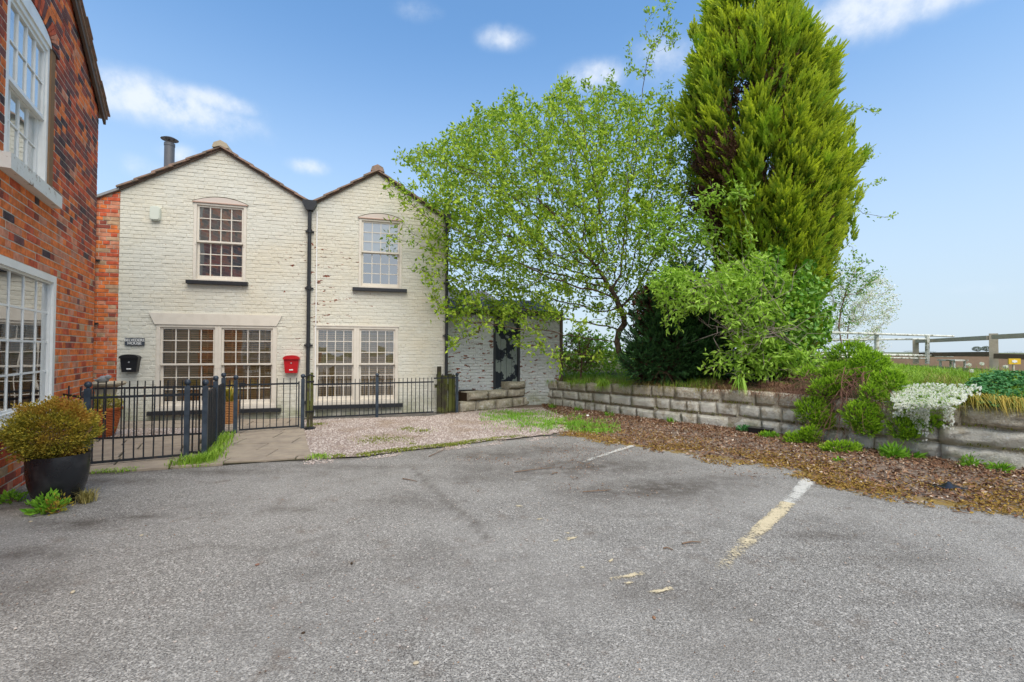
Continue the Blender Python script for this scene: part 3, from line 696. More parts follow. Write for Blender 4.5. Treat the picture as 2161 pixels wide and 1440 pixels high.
for i, b in enumerate(lay):
    x0b, x1b, x0t, x1t, z0, z1 = b[:6]
    if i in as_parts:
        L = x1b - x0b; t = 's' if L > .16 else 'h'; c = ((x0b + x1b) / 2, (z0 + z1) / 2)
        w = facade_wear(np.array([[c[0], 0, c[1]]]))[0]
        link('brick', ub[t + ('w' if w > .5 else ''), R_.randrange(4)], wall, (c[0], R_.uniform(.0105, .0155), c[1] + R_.uniform(-.0015, .0015)), (R_.uniform(-.02, .02), R_.uniform(-.006, .006), R_.uniform(-.01, .01)), (L / (.220 if t == 's' else .1075), 1, (z1 - z0) / .0685))
    else:
        j = lambda s: R_.uniform(-s, s)
        pts = brick_pts(x0b, x1b, x0t, x1t, z0, z1, -.0068 + j(.0022), 0, .006)
        st.poly([(x + (j(.003) if k > 3 else 0), y + (j(.002) if k > 3 else 0), z + (j(.0025) if k > 3 else 0)) for k, (x, y, z) in enumerate(pts)], BRF)
bm_ = st.mesh('brickwork', pt); wear_attr(bm_, facade_wear); tag(link('brickwork', bm_, wall), kind='stuff')
ubr = [(unit_brick('brick', .214, .0625, m, .002, .004), unit_brick('brick', .1015, .0625, m, .002, .004)) for m in BR]
st = MB(); QW = [5, 3, 1, 0, 0, 3, 2]
mq = MB(); mq.poly([(XL + .002, -.004, 0), (XQ - .002, -.004, 0), (XQ - .002, -.004, zl - .03), (XL + .002, -.004, zq - .02)], [(0, 1, 2, 3)]); mq.obj('mortar_bed', MAT['mortar'], wall)
for i, b in enumerate(qlay):
    x0b, x1b, x0t, x1t, z0, z1, full = b[:7]; L = x1b - x0b
    m = R_.choices(range(7), QW)[0]
    if full: link('brick', ubr[m][0 if L > .16 else 1], wall, ((x0b + x1b) / 2, R_.uniform(.004, .009), (z0 + z1) / 2), (0, 0, 0), (L / (.214 if L > .16 else .1015), 1, (z1 - z0) / .0625))
    else: st.cm = m; st.poly(brick_pts(x0b, x1b, x0t, x1t, z0, z1, -.014, 0, .004), BRF)
if st.v: tag(st.obj('brickwork', BR, wall), kind='stuff')

# ---- sash windows
def ring(mb, x0, x1, z0, z1, w, y0, y1, wb=None, wt=None):
    wb = w if wb is None else wb; wt = w if wt is None else wt
    mb.box(x0, x0 + w, y0, y1, z0, z1); mb.box(x1 - w, x1, y0, y1, z0, z1); mb.box(x0 + w, x1 - w, y0, y1, z0, z0 + wb); mb.box(x0 + w, x1 - w, y0, y1, z1 - wt, z1)
def sash(win, x0, x1, z0, z1, y, cols, rows, m, bar=.016, st_=.035, bot=None, tw=0., glass='glassm'):
    s = MB(); bot = st_ if bot is None else bot; ring(s, x0, x1, z0, z1, st_, y, y + .04, wb=bot)
    s.obj('sash', m, win)
    a, b, c, d = x0 + st_, x1 - st_, z0 + bot, z1 - st_; g = MB()
    for i in range(1, cols): xx = a + (b - a) * i / cols; g.box(xx - bar / 2, xx + bar / 2, y + .006, y + .034, c, d)
    for j in range(1, rows):
        zz = c + (d - c) * j / rows
        for i in range(cols):
            xa = a + (b - a) * i / cols + (bar / 2 if i else 0); xb = a + (b - a) * (i + 1) / cols - (bar / 2 if i < cols - 1 else 0); g.box(xa, xb, y + .008, y + .032, zz - bar / 2, zz + bar / 2)
    g.obj('glazing_bars', m, win)
    pw, ph = (b - a) / cols, (d - c) / rows; p = MB(); p.poly([(-pw / 2, 0, -ph / 2), (pw / 2, 0, -ph / 2), (pw / 2, 0, ph / 2), (-pw / 2, 0, ph / 2)], [(0, 1, 2, 3)]); pm = p.mesh('pane', MAT[glass])
    for j in range(rows):
        for i in range(cols): link('pane', pm, win, (a + pw * (i + .5), y + .02, c + ph * (j + .5)), (R_.uniform(-.006, .006), 0, tw + R_.uniform(-.008, .008)))
    return a, b, c, d
def blind(win, x0, x1, z0, z1, y, pitch=.042, m=None):
    s = MB(); z = z0
    while z < z1:
        tl = .018; s.poly([(x0, y - .012, z - tl), (x1, y - .012, z - tl), (x1, y + .012, z + tl), (x0, y + .012, z + tl)], [(0, 1, 2, 3)]); z += pitch
    for f in (.16, .5, .84): xx = x0 + (x1 - x0) * f; s.box(xx - .012, xx + .012, y - .02, y - .017, z0, z1)
    s.obj('blind', MAT['blind'], win)
def sash_window(x0, x1, z0, z1, zm, m, kind, side=.05, cols=4, glass='glassm'):
    win = MB(); ring(win, x0, x1, z0, z1, side, -.018, .10, wb=.03, wt=.045); w = win.obj('window', m, wall_parent)
    a, b = x0 + side, x1 - side
    sash(w, a + .001, b - .001, zm - .012, z1 - .046, .008, cols, 3, m, glass=glass)
    sash(w, a + .001, b - .001, z0 + .031, zm + .014, .052, cols, 3, m, bot=.075, glass=glass)
    h = MB()
    for xx in (a - .018, b + .003): h.prism([(xx, zm - .07), (xx + .015, zm - .07), (xx + .015, zm + .0), (xx, zm + .0)], -.026, .006)
    h.obj('sash_horn', m, w)
    if kind == 'wood': blind(w, a + .02, b - .02, z0 + .1 + (z1 - z0) * .0, z1 - .07, .112)
    else:
        r = MB(); r.box(a + .002, b - .002, .060, .064, zm - .02 if kind == 'half' else zm + .02, z1 - .05); r.obj('blind', MAT['roller'], w)
        if x0 < 2: r = MB(); r.box(a + .01, b - .01, .105, .109, z0 + .08, zm + .0); r.obj('sky_reflection_panel', mat('grey_blue_sky_tone', lambda k: k.bsdf(k.mix(k.noise(3, 2), (.34, .40, .50), (.55, .60, .66)), .9, .1)), w)  # added grey blue panel gives the lower panes the tone of reflected sky
    return w
wall_parent = house
def sillm(x0, x1, zt, h=.065, proj_=.085, m=None):
    s = MB(); s.prism([(x0, zt - h), (x1, zt - h), (x1, zt), (x0, zt)], -proj_, .02); return s
# upper left / upper right
for (W, zmid, sl_px) in ((W_UL, 512, (395.5, 524.5, 593.5, 601)), (W_UR, 533.5, (744.5, 858.5, 607.5, 615))):
    xm = (W[0] + W[1]) / 2; zm = F_((409 + 520) / 2 if W is W_UL else 803, zmid)[1]
    w = sash_window(W[0], W[1], W[2], W[3], zm, MAT['frame'], 'half', glass='glassup')
    a = MB(); n = 14; hw = (W[1] - W[0]) / 2 + .02; rise = .105
    a.prism([(xm - hw, W[3] + .012), (xm + hw, W[3] + .012)] + [(xm + hw * q, W[3] + .014 + rise * (1 - q * q)) for q in np.linspace(.98, -.98, n)], -.027, .0)
    a.obj('arch_board', MAT['archpaint'], w); aj = MB(); aj.prism([(xm - hw - .012, W[3] + .012), (xm + hw + .012, W[3] + .012)] + [(xm + (hw + .008) * q, W[3] + .022 + (rise + .010) * (1 - q * q)) for q in np.linspace(1, -1, n)], -.0185, .0); aj.obj('arch_shadow_line', MAT['joint'], w); b_ = MB(); b_.box(W[0] - .02, W[1] + .02, -.04, .0, W[3] - .004, W[3] + .012); b_.obj('drip_mould', mat('drip_mould_paint', lambda k: k.bsdf((.52, .36, .29), .6, .2)) if 'dm' not in MAT else MAT['dm'], w)  # thin dark strip behind the board draws a shadow line around the arch
    X0, X1, Z0, Z1 = rect(*sl_px); sm = MB(); sm.box(X0, X1, -.09, .01, W[2] - .07, W[2] - .004); sm.obj('sill', MAT['black'], w)
# lower pairs
for (W, gx_, zmid, sp, ltl) in ((W_LL, (342, 449, 471, 571), 769.5, (314.5, 594, 862, 869.5), True), (W_LR, (671, 742.5, 761.5, 830), 769, (655, 849, 852, 859), False)):
    cx_ = (gx_[0] + gx_[3]) / 2; zm = F_(cx_, zmid)[1]; xg = [F_(g, 770)[0] for g in gx_]; ms = (xg[1] + xg[2]) / 2
    sd = .05; xa, xb = xg[0] - .035 - sd, xg[3] + .035 + sd
    box = MB()
    if xa - W[0] > .004: box.box(W[0], xa, -.014, .1, W[2], W[3])
    if W[1] - xb > .004: box.box(xb, W[1], -.014, .1, W[2], W[3])
    mid = (xg[2] - xg[1]) - 2 * (.035 + sd)
    if mid > 0: box.box(ms - mid / 2, ms + mid / 2, -.022, .1, W[2], W[3])
    else: mid = 0
    wz = W[2] + .06; box.box(xa, ms - mid / 2 - .0005, -.03, .1, W[2], wz); box.box(ms + mid / 2 + .0005, xb, -.03, .1, W[2], wz)
    w0 = sash_window(xa, ms - mid / 2 - .0006, wz, W[3], zm, MAT['frame'], 'wood'); w1 = sash_window(ms + mid / 2 + .0006, xb, wz, W[3], zm, MAT['frame'], 'wood')
    box.obj('window_surround', MAT['frame'], house)
    X0, X1, Z0, Z1 = rect(*sp); sm = MB(); sm.box(X0, X1, -.10, .01, W[2] - .075, W[2] - .004); sm.obj('sill', MAT['black'], house)
    if ltl:
        q = [F_(316, 662), F_(596, 667), F_(584, 687.5), F_(328, 683)]; zt, zb = W[3] + .215, W[3] + .003; lt = MB()
        lt.prism([(q[3][0], zb), (q[2][0], zb), (q[1][0], zt), (q[0][0], zt)], -.035, .0); lt.obj('lintel', MAT['frame'], house)
    else:
        lt = MB(); lt.box(W[0] - .02, W[1] + .02, -.03, 0, W[3] + .003, W[3] + .03); lt.obj('drip_mould', MAT['frame'], house)
# ---- roofs with tiles along the verges
rf = MB()
segs = [(XL - .03, zq + .02, XQ, zl + .045), (XQ, zl + .045, xr1, zr1 + .05), (xr1, zr1 + .05, XV, zv + .03), (XV, zv + .03, xr2, zr2 + .05), (xr2, zr2 + .05, XR + .06, ze + .02)]
for (x0, z0, x1, z1) in segs:
    rf.poly([(x0, -.03, z0 - .05), (x1, -.03, z1 - .05), (x1, 9, z1 - .05), (x0, 9, z0 - .05), (x0, -.03, z0 + .0), (x1, -.03, z1), (x1, 9, z1), (x0, 9, z0)], [(0, 3, 2, 1), (4, 5, 6, 7), (0, 1, 5, 4), (2, 3, 7, 6)])
roof = rf.obj('roof', MAT['rooftile'], house)
for (x0, z0, x1, z1) in segs[1:]:
    L = math.hypot(x1 - x0, z1 - z0); n = max(2, int(L / .27)); upw = z1 > z0
    for i in range(n):
        a0, a1 = i / n - .02, (i + 1) / n + .02; dz0, dz1 = (.035, .008) if upw else (.008, .035)
        t = MB(); ax, az, bx, bz = x0 + (x1 - x0) * a0, z0 + (z1 - z0) * a0, x0 + (x1 - x0) * a1, z0 + (z1 - z0) * a1; jj = R_.uniform(-.006, .006)
        t.prism([(ax, az + dz0 - .028), (bx, bz + dz1 - .028), (bx, bz + dz1 + .006 + jj), (ax, az + dz0 + .006 + jj)], -.09 + R_.uniform(-.012, .012), .3); t.obj('roof_tile', MAT['rooftile'], roof)
vb = MB()
for (x0, z0, x1, z1) in segs[1:]: vb.prism([(x0, z0 - .055), (x1, z1 - .055), (x1, z1 - .028), (x0, z0 - .028)], -.045, -.02)
vb.obj('verge_mortar', MAT['timber'], roof)
for (x, z) in ((xr1, zr1), (xr2, zr2)):
    t = MB(); t.prism([(x - .14, z + .02), (x - .1, z + .02), (x, z + .06), (x + .1, z + .02), (x + .14, z + .02), (x + .11, z + .11), (x, z + .165), (x - .11, z + .11)], -.1, 9); t.obj('ridge_tile', MAT['rooftile'] if x > xr1 + 1 else MAT['caststone'], roof)
lead = MB(); lead.prism([(XL - .03, zq - .02), (XQ, zl + .0), (XQ, zl + .045), (XL - .03, zq + .03)], -.06, -.03); lead.obj('lead_flashing', MAT['greystone'], roof)
# drainpipes (painted iron) with hoppers
def pipe(xpx, ytop, ybot, rad, hop=None, name='drainpipe', yb=-.07):
    p = MB(); x0, zt = F_(xpx[0], ytop); x1, zb = F_(xpx[1], ybot); p.tube([(x0, yb, max(zb, .0)), (x0, yb, zt)], rad, 10); o = p.obj(name, MAT['black'], house, True)
    c = MB(); z = zb + .5
    while z < zt - .1: c.tube([(x0, yb, z), (x0, yb, z + .07)], rad * 1.35, 10); c.box(x0 - rad * 2.2, x0 + rad * 2.2, yb + .02, 0, z + .02, z + .05); z += 1.15
    c.obj('pipe_collar', MAT['black'], o, True)
    if hop:
        h = MB(); w = hop; h.prism([(x0 - w * .45, zt), (x0 + w * .45, zt), (x0 + w, zt + .13), (x0 + w, zt + .2), (x0 - w, zt + .2), (x0 - w, zt + .13)], yb - .07, 0.0); h.obj('hopper', MAT['black'], o)
    return o
pipe((655, 651), 447, 905, .036, .13)
pipe((943, 943), 474, 872, .034, .08)
pipe((200, 198), 420, 880, .048, yb=-.06)
tr = MB(); tr.box(XV + .105, XV + .125, -.03, .0, .02, zv - .12); tr.obj('wall_trim', MAT['white'], house)
# flue
x, z = F_(357, 352, 1.2); fl = thing('stove_flue', 'dark grey metal stove flue with a disc cowl above the left roof slope', 'chimney flue', tuple(FA + U * x + NB * 1.2) + (z - .6,), FANG)
zt = F_(357, 303, 1.2)[1] - z + .6; b = MB(); b.lathe([(.092, 0), (.092, zt - .06), (.098, zt - .06), (.098, zt)], n=20); b.obj('flue_pipe', MAT['steel'], fl, True)
b = MB(); b.lathe([(.02, zt + .10), (.155, zt + .075), (.16, zt + .08), (.10, zt + .115), (.0, zt + .125)], n=20); b.obj('cowl', MAT['steel'], fl, True)
b = MB()
for q in range(3): b.tube([(.07 * math.cos(q * 2.1), .07 * math.sin(q * 2.1), zt - .03), (.08 * math.cos(q * 2.1), .08 * math.sin(q * 2.1), zt + .09)], .008, 5)
b.obj('cowl_strut', MAT['steel'], fl)
# alarm box
X0, X1, Z0, Z1 = rect(319, 341, 437, 467)
al = MB(); w, h = (X1 - X0) / 2, (Z1 - Z0) / 2; pl = []
for a in np.linspace(0, 2 * PI, 28, endpoint=False):
    c, s_ = math.cos(a), math.sin(a); pl.append((w * math.copysign(abs(c) ** .45, c), h * math.copysign(abs(s_) ** .35, s_)))
al.prism([(x, z) for x, z in pl], -.05, .02); al.prism([(x * .88, z * .88) for x, z in pl], -.065, -.05)
o = al.obj('alarm_box', MAT['alarm'], None, loc=tuple(FA + U * (X0 + X1) / 2 - NB * .012) + ((Z0 + Z1) / 2,), rot=(0, 0, FANG)); tag(o, 'pale plastic burglar alarm box high on the cream wall', 'alarm box')
# letterboxes
def letterbox(px, m, label, name='letterbox'):
    x0, x1, z0, z1 = rect(px[0], px[1], px[2], px[3]); W, H = (x1 - x0), (z1 - z0); root = thing(name, label, 'mailbox', tuple(FA + U * (x0 + x1) / 2 - NB * .014) + (z0,), FANG)
    b = MB(); b.prism([(-W * .37, 0), (W * .37, 0), (W * .46, H * .80), (-W * .46, H * .80)], -.10, 0); b.obj('body', m, root)
    n = 12; ar = [(W * .5 * math.cos(t), H * .80 + H * .2 * max(0, math.sin(t)) ** .8) for t in np.linspace(0.0, PI, n)]
    b = MB(); b.prism([(-W * .5, H * .765)] + [(W * .5, H * .765)] + ar, -.125, .0); b.obj('lid', m, root)
    b = MB(); b.box(-W * .36, W * .36, -.129, -.125, H * .775, H * .79); b.obj('lid_edge', m, root)
    b = MB(); b.lathe([(.0, 0), (.014, 0), (.014, .006), (.0, .006)], n=12); b.obj('lock', MAT['chrome'], root, loc=(0, -.1, H * .56), rot=(PI / 2, 0, 0))
    b = MB(); b.box(-W * .12, W * .12, -.104, -.1, H * .15, H * .21); b.obj('name_plate', MAT['white'], root)
letterbox((258.5, 299.5, 748, 785), MAT['gloss_black'], 'black arched metal letterbox below the house name sign')
letterbox((599.5, 634, 750, 787), MAT['red'], 'bright red arched metal letterbox beside the drainpipe')
# name sign
x0, x1, z0, z1 = rect(265, 306.5, 713.5, 729.5); W, H = x1 - x0, z1 - z0
sg = thing('house_sign', 'small dark slate sign reading BELVEDERE HOUSE above the black letterbox', 'sign', tuple(FA + U * (x0 + x1) / 2 - NB * .016) + (z0,), FANG)
b = MB(); b.box(-W / 2, W / 2, -.016, 0, 0, H); b.obj('board', MAT['signslate'], sg)
def lettering(txt, size, loc, parent, m, sx=1.):
    cu = bpy.data.curves.new('lettering', 'FONT'); cu.body = txt; cu.size = size; cu.align_x = 'CENTER'; cu.align_y = 'CENTER'; cu.extrude = .001; cu.offset = size * .012
    t = bpy.data.objects.new('lettering', cu); C.objects.link(t); dg = bpy.context.evaluated_depsgraph_get(); me = bpy.data.meshes.new_from_object(t.evaluated_get(dg)); bpy.data.objects.remove(t)
    me.materials.clear(); me.materials.append(m); return link('lettering', me, parent, loc, (PI / 2, 0, 0), (sx, 1, 1))
lettering('BELVEDERE', .068, (0, -.0185, H * .69), sg, MAT['white'], .92); lettering('HOUSE', .068, (0, -.0185, H * .28), sg, MAT['white'], 1.)
# thin cable along the valley wall and mineral stain bricks left bare on purpose
# ================================================================== OUTBUILDING
OFF = .75
def Fs(px, py): return F_(px, py, OFF)
sx0, sx1 = Fs(938, 700)[0], Fs(1183, 740)[0]; szt = Fs(1060, 664)[1]
dx0, dx1 = Fs(1041, 750)[0], Fs(1097, 750)[0]; dzt = Fs(1068, 668)[1]
shed = thing('outbuilding', 'low white painted brick outbuilding with a slate roof half hidden behind the tree', 'outbuilding', tuple(FA + NB * OFF) + (0,), FANG)
SP = [(sx0, 0), (sx1, 0), (sx1, szt), (sx0, szt)]; SH = [(dx0, dx1, .0, dzt)]
b = MB(); wall_back(b, SP, SH, 0.)
for x in (sx0, sx1): b.poly([(x, 0, 0), (x, 3.2, 0), (x, 3.2, szt), (x, 0, szt)], [(0, 1, 2, 3)])
b.poly([(sx0, 3.2, 0), (sx1, 3.2, 0), (sx1, 3.2, szt), (sx0, 3.2, szt)], [(3, 2, 1, 0)])
for x in (sx0, sx1): b.poly([(x, 0, szt), (x, 3.2, szt), (x, 1.6, szt + .5)], [(0, 1, 2)])
me = b.mesh('wall', MAT['shed_paint']); wear_attr(me, lambda a: np.full(len(a), .8)); sw = link('wall', me, shed)
us = {}
for v in range(3):
    us['s', v] = unit_brick('brick', .217, .0655, MAT['shed_paint'], .006, .009); us['h', v] = unit_brick('brick', .1045, .0655, MAT['shed_paint'], .005, .009)
    for q in (('s', v), ('h', v)): wear_attr(us[q], lambda a: np.full(len(a), .9))
st = MB(); cnt = 0
for bb in layout(SP, SH, .0735, .225, .1125, .008):
    x0b, x1b, x0t, x1t, z0, z1, full = bb
    if full and z0 > .4 and cnt < 290 and x1b - x0b > .16:
        cnt += 1; link('brick', us['s', R_.randrange(3)], sw, ((x0b + x1b) / 2, R_.uniform(.001, .012), (z0 + z1) / 2), (R_.uniform(-.02, .02), R_.uniform(-.01, .01), 0), ((x1b - x0b) / .217, 1, 1))
    else: st.poly(brick_pts(x0b, x1b, x0t, x1t, z0, z1, -.012 + R_.uniform(-.006, .006), 0, .009), BRF)
me = st.mesh('brickwork', MAT['shed_paint']); wear_attr(me, lambda a: np.full(len(a), .9)); tag(link('brickwork', me, sw), kind='stuff')
b = MB(); b.box(sx0 - .02, dx0 - .0, -.05, 0.0, szt - .02, szt + .09); b.box(dx0, sx1 + .05, -.06, 0.0, szt - .015, szt + .10); b.obj('eaves_board', MAT['black'], shed)
b = MB(); ring(b, dx0, dx1, 0.0, dzt, .055, -.02, .1, wb=.01); dr = b.obj('door', MAT['black'], shed)
for i in range(4):
    w = (dx1 - dx0 - .11) / 4; p = MB(); p.box(dx0 + .055 + i * w + .004, dx0 + .055 + (i + 1) * w - .004, .03 + .003 * (i % 2), .06, .02, dzt - .06); p.obj('plank', MAT['doorpaint'], dr)
b = MB(); b.box(Fs(968, 840)[0], Fs(1003, 840)[0], -.05, 0, .20, .42); b.obj('plinth', MAT['black'], shed)
b = MB(); b.box(sx1 - .03, sx1 + .04, -.06, 0.0, .3, szt); b.obj('corner_post', MAT['timber'], shed)
rfm = MB(); rfm.poly([(sx0 - .0, -.1, szt + .02), (sx1 + .1, -.1, szt + .02), (sx1 + .1, 1.6, szt + .52), (sx0, 1.6, szt + .52)], [(0, 1, 2, 3)]); rfm.poly([(sx0, 1.6, szt + .52), (sx1 + .1, 1.6, szt + .52), (sx1 + .1, 3.3, szt + .02), (sx0, 3.3, szt + .02)], [(0, 1, 2, 3)])
srf = rfm.obj('roof', MAT['slate'], shed)
pit = math.atan2(.5, 1.7); nr = 11; sm = MB(); sm.box(-.125, .125, 0, .24, 0, .012); sm = sm.mesh('slate', MAT['slate'])
for r in range(nr):
    t = r / nr; x = sx0 + .13 + (.13 if r % 2 else 0)
    while x < sx1:
        if R_.random() > .03: link('slate', sm, srf, (x, -.12 + t * 1.7, szt + .03 + t * .5 + R_.uniform(0, .006)), (pit - .05, R_.uniform(-.02, .02), R_.uniform(-.03, .03)))
        x += .262
# taller dark roofed gable of a building behind
b = MB(); x0, z0 = F_(952, 640, 4.5); x1, z1 = F_(1015, 560, 4.5)
bh = thing('rear_gable', 'slice of a dark slate roofed building seen through leaves behind the cottage', 'building', tuple(FA + NB * 4.5) + (0,), FANG)
b.poly([(x0 - .4, 0, 0), (x1 + .9, 0, 0), (x1 + .9, 0, 2.7), (x0 - .4, 0, 2.7), (x0 - .4, 4, 0), (x1 + .9, 4, 0), (x1 + .9, 4, 2.7), (x0 - .4, 4, 2.7)], [(0, 1, 2, 3), (1, 5, 6, 2), (5, 4, 7, 6), (4, 0, 3, 7)]); b.obj('wall', MAT['shed_paint'], bh)
b = MB(); b.poly([(x0 - .4, -.1, 2.7), (x1 + 1.0, -.1, 2.7), (x1 + .6, 2, 3.55), (x0 - .4, 2, 3.55)], [(0, 1, 2, 3)]); b.poly([(x0 - .4, 4.1, 2.7), (x1 + 1.0, 4.1, 2.7), (x1 + .6, 2, 3.55), (x0 - .4, 2, 3.55)], [(3, 2, 1, 0)]); b.poly([(x1 + 1.0, -.1, 2.7), (x1 + 1.0, 4.1, 2.7), (x1 + .6, 2, 3.55)], [(0, 1, 2)]); b.obj('roof', MAT['slate'], bh)

# ================================================================== RED BRICK HOUSE (left)
vp = ray(500, 737.5); LD = vp[:2] / np.linalg.norm(vp[:2]); LP = G(0, 1055)[:2]; LN = np.array([-LD[1], LD[0]]); LANG = math.atan2(LD[1], LD[0])
def L_(px, py, off=0.):
    d = ray(px, py); P0 = LP + LN * off; t = ((P0 - CAM[:2]) @ LN) / (d[:2] @ LN); q = CAM + d * t; return float((q[:2] - LP) @ LD), float(q[2])
lc = L_(202, 500)[0]; zc = L_(204, 222)[1]; xk, zk = L_(150, 0); slope = (zk - zc) / (xk - lc)
x_ap = lc - 4.6; z_ap = zc + slope * (x_ap - lc)
LPOLY = [(-3.4, -.05), (lc, -.05), (lc, zc), (x_ap, z_ap)] + [(-3.4, z_ap)] if x_ap > -3.4 else [(-3.4, -.05), (lc, -.05), (lc, zc), (-3.4, zc + slope * (-3.4 - lc))]
lw1 = L_(114, 700)[0]; lz1a = L_(114, 584)[1]; lz1b = L_(108, 861)[1]
uw1 = L_(101, 240)[0]; uw0 = L_(10, 200)[0] ; uz0 = L_(98, 402)[1]; uz1 = L_(101, 98)[1]
lw0 = lw1 - 2.55
HL = [(lw0, lw1, lz1b, lz1a), (uw0, uw1, uz0, uz1)]
lh = thing('red_brick_house', 'tall house of orange and purple bricks at the left edge with white framed windows', 'house', (LP[0], LP[1], 0), LANG)
b = MB(); wall_back(b, LPOLY, HL, 0.)
b.poly([(lc, 0, -.05), (lc, 7, -.05), (lc, 7, zc), (lc, 0, zc)], [(0, 1, 2, 3)]); b.poly([(-3.4, 0, -.05), (-3.4, 7, -.05), (-3.4, 7, zc), (-3.4, 0, zc)], [(3, 2, 1, 0)])
b.cm = 1; b.poly([(-3.4, 2.2, -.05), (lc, 2.2, -.05), (lc, 2.2, zc), (-3.4, 2.2, zc)], [(0, 1, 2, 3)]); b.poly([(-3.4, .25, 2.4), (lc, .25, 2.4), (lc, 2.2, 2.4), (-3.4, 2.2, 2.4)], [(0, 1, 2, 3)]); b.poly([(-3.4, .25, 5.2), (lc, .25, 5.2), (lc, 2.2, 5.2), (-3.4, 2.2, 5.2)], [(0, 1, 2, 3)])
lwall = b.obj('wall', [MAT['mortar'], MAT['room']], lh)
CHL = .0825; SL, HLn = .24, .121
ll = layout(LPOLY, HL, CHL, SL, HLn, .012, .05, .0)
def lcol(x, z):
    n = math.sin(x * 1.3 + z * .9) * .25 + R_.uniform(-.35, .35)
    px, py, _ = shown(x, z, LANG, LP)
    old = (py < 400 + (px - 100) * 1.7 and px > 95) or py < 330      # older darker bricks above and to the right
    if old and px < 118 and py > 400: old = False
    if z < .55: return R_.choices(range(7), [1, 4, 3, 1, 0, 3, 1])[0]
    if old: return R_.choices(range(7), [5 + (3 if py > 560 else 0), 5 + (3 if py > 560 else 0), 6, 6 - (3 if py > 560 else 0), 2.2 - (1.6 if py > 560 else 0), 1., 0])[0]
    return R_.choices(range(7), [9, 3, 1, .3, .2, 3.5, .6])[0]
cand = []
for i, bb in enumerate(ll):
    if not bb[6]: continue
    xm, zm_ = (bb[0] + bb[1]) / 2, (bb[4] + bb[5]) / 2; px, py, p = shown(xm, zm_, LANG, LP)
    if p[1] > .3 and -5 < px < 210 and -5 < py < 1100: cand.append((1 / p[1] ** 2 * (bb[1] - bb[0]), i))
cand.sort(reverse=True); lp_ = set(i for _, i in cand[:298])
ubl = [[(unit_brick('brick', .228, .0705, m, .003, .003), unit_brick('brick', .109, .0705, m, .003, .003)) for _ in range(2)] for m in BR]
st = MB()
for i, bb in enumerate(ll):
    x0b, x1b, x0t, x1t, z0, z1 = bb[:6]; m = lcol((x0b + x1b) / 2, (z0 + z1) / 2); L = x1b - x0b
    if i in lp_:
        t = 0 if L > .17 else 1; link('brick', ubl[m][R_.randrange(2)][t], lwall, ((x0b + x1b) / 2, R_.uniform(.0145, .0175), (z0 + z1) / 2), (R_.uniform(-.01, .01), R_.uniform(-.008, .008), R_.uniform(-.006, .006)), (L / (.228, .109)[t], 1, (z1 - z0) / .0705))
    else:
        st.cm = m; j = lambda s: R_.uniform(-s, s)
        pts = brick_pts(x0b, x1b, x0t, x1t, z0, z1, -.004 + j(.0012), 0, .0025); st.poly([(x + (j(.0025) if k > 3 else 0), y, z + (j(.002) if k > 3 else 0)) for k, (x, y, z) in enumerate(pts)], BRF)
tag(st.obj('brickwork', BR, lwall), kind='stuff')
wall_parent = lh
# lower window: frame with one big grid of panes
b = MB(); ring(b, lw0, lw1, lz1b, lz1a, .075, -.012, .09); w = b.obj('window', MAT['upvc'], lh)
b = MB(); ring(b, lw0 + .0755, lw1 - .0755, lz1b + .0755, lz1a - .0755, .02, .012, .07); b.obj('inner_bead', MAT['upvc'], w)
a0, a1, c0, c1 = lw0 + .0955, lw1 - .0955, lz1b + .0955, lz1a - .0955; nc, nr_ = 7, 4; g = MB(); pw, ph = (a1 - a0) / nc, (c1 - c0) / nr_
for i in range(1, nc): g.box(a0 + pw * i - .01, a0 + pw * i + .01, .030, .046, c0, c1)
for j in range(1, nr_):
    for i in range(nc): g.box(a0 + pw * i + (.01 if i else 0), a0 + pw * (i + 1) - (.01 if i < nc - 1 else 0), .031, .045, c0 + ph * j - .01, c0 + ph * j + .01)
g.obj('glazing_bars', MAT['upvc'], w)
p = MB(); p.poly([(-pw / 2, 0, -ph / 2), (pw / 2, 0, -ph / 2), (pw / 2, 0, ph / 2), (-pw / 2, 0, ph / 2)], [(0, 1, 2, 3)]); pm = p.mesh('pane', MAT['glassm'])
for j in range(nr_):
    for i in range(nc): link('pane', pm, w, (a0 + pw * (i + .5), .038, c0 + ph * (j + .5)), (R_.uniform(-.004, .004), 0, R_.uniform(-.004, .004)))
b = MB(); b.box(lw0 - .02, lw1 + .03, -.07, .0, lz1b - .06, lz1b - .003); b.obj('sill', MAT['upvc'], w)
# upper window: arched head, two sashes
uzm = L_(90, 245)[1]; arch = .15
b = MB(); ring(b, uw0, uw1, uz0, uz1, .055, -.005, .10, wb=.05, wt=.055); w = b.obj('window', MAT['upvc'], lh)
sash(w, uw0 + .056, uw1 - .056, uzm - .015, uz1 - .056, .012, 4, 2, MAT['upvc'], .016, .042); sash(w, uw0 + .056, uw1 - .056, uz0 + .051, uzm + .02, .055, 4, 2, MAT['upvc'], .016, .042, .055)
r = MB(); r.box(uw0 + .06, uw1 - .06, .125, .129, uz0 + .1, uz1 - .08); r.obj('blind', MAT['roller'], w)
b = MB(); xm = (uw0 + uw1) / 2; hw = (uw1 - uw0) / 2; b.prism([(uw0, uz1), (uw1, uz1)] + [(xm + hw * math.cos(t), uz1 + arch * math.sin(t) ** .9) for t in np.linspace(.06, PI - .06, 18)], -.02, .0); b.obj('arch_board', MAT['upvc'], w)
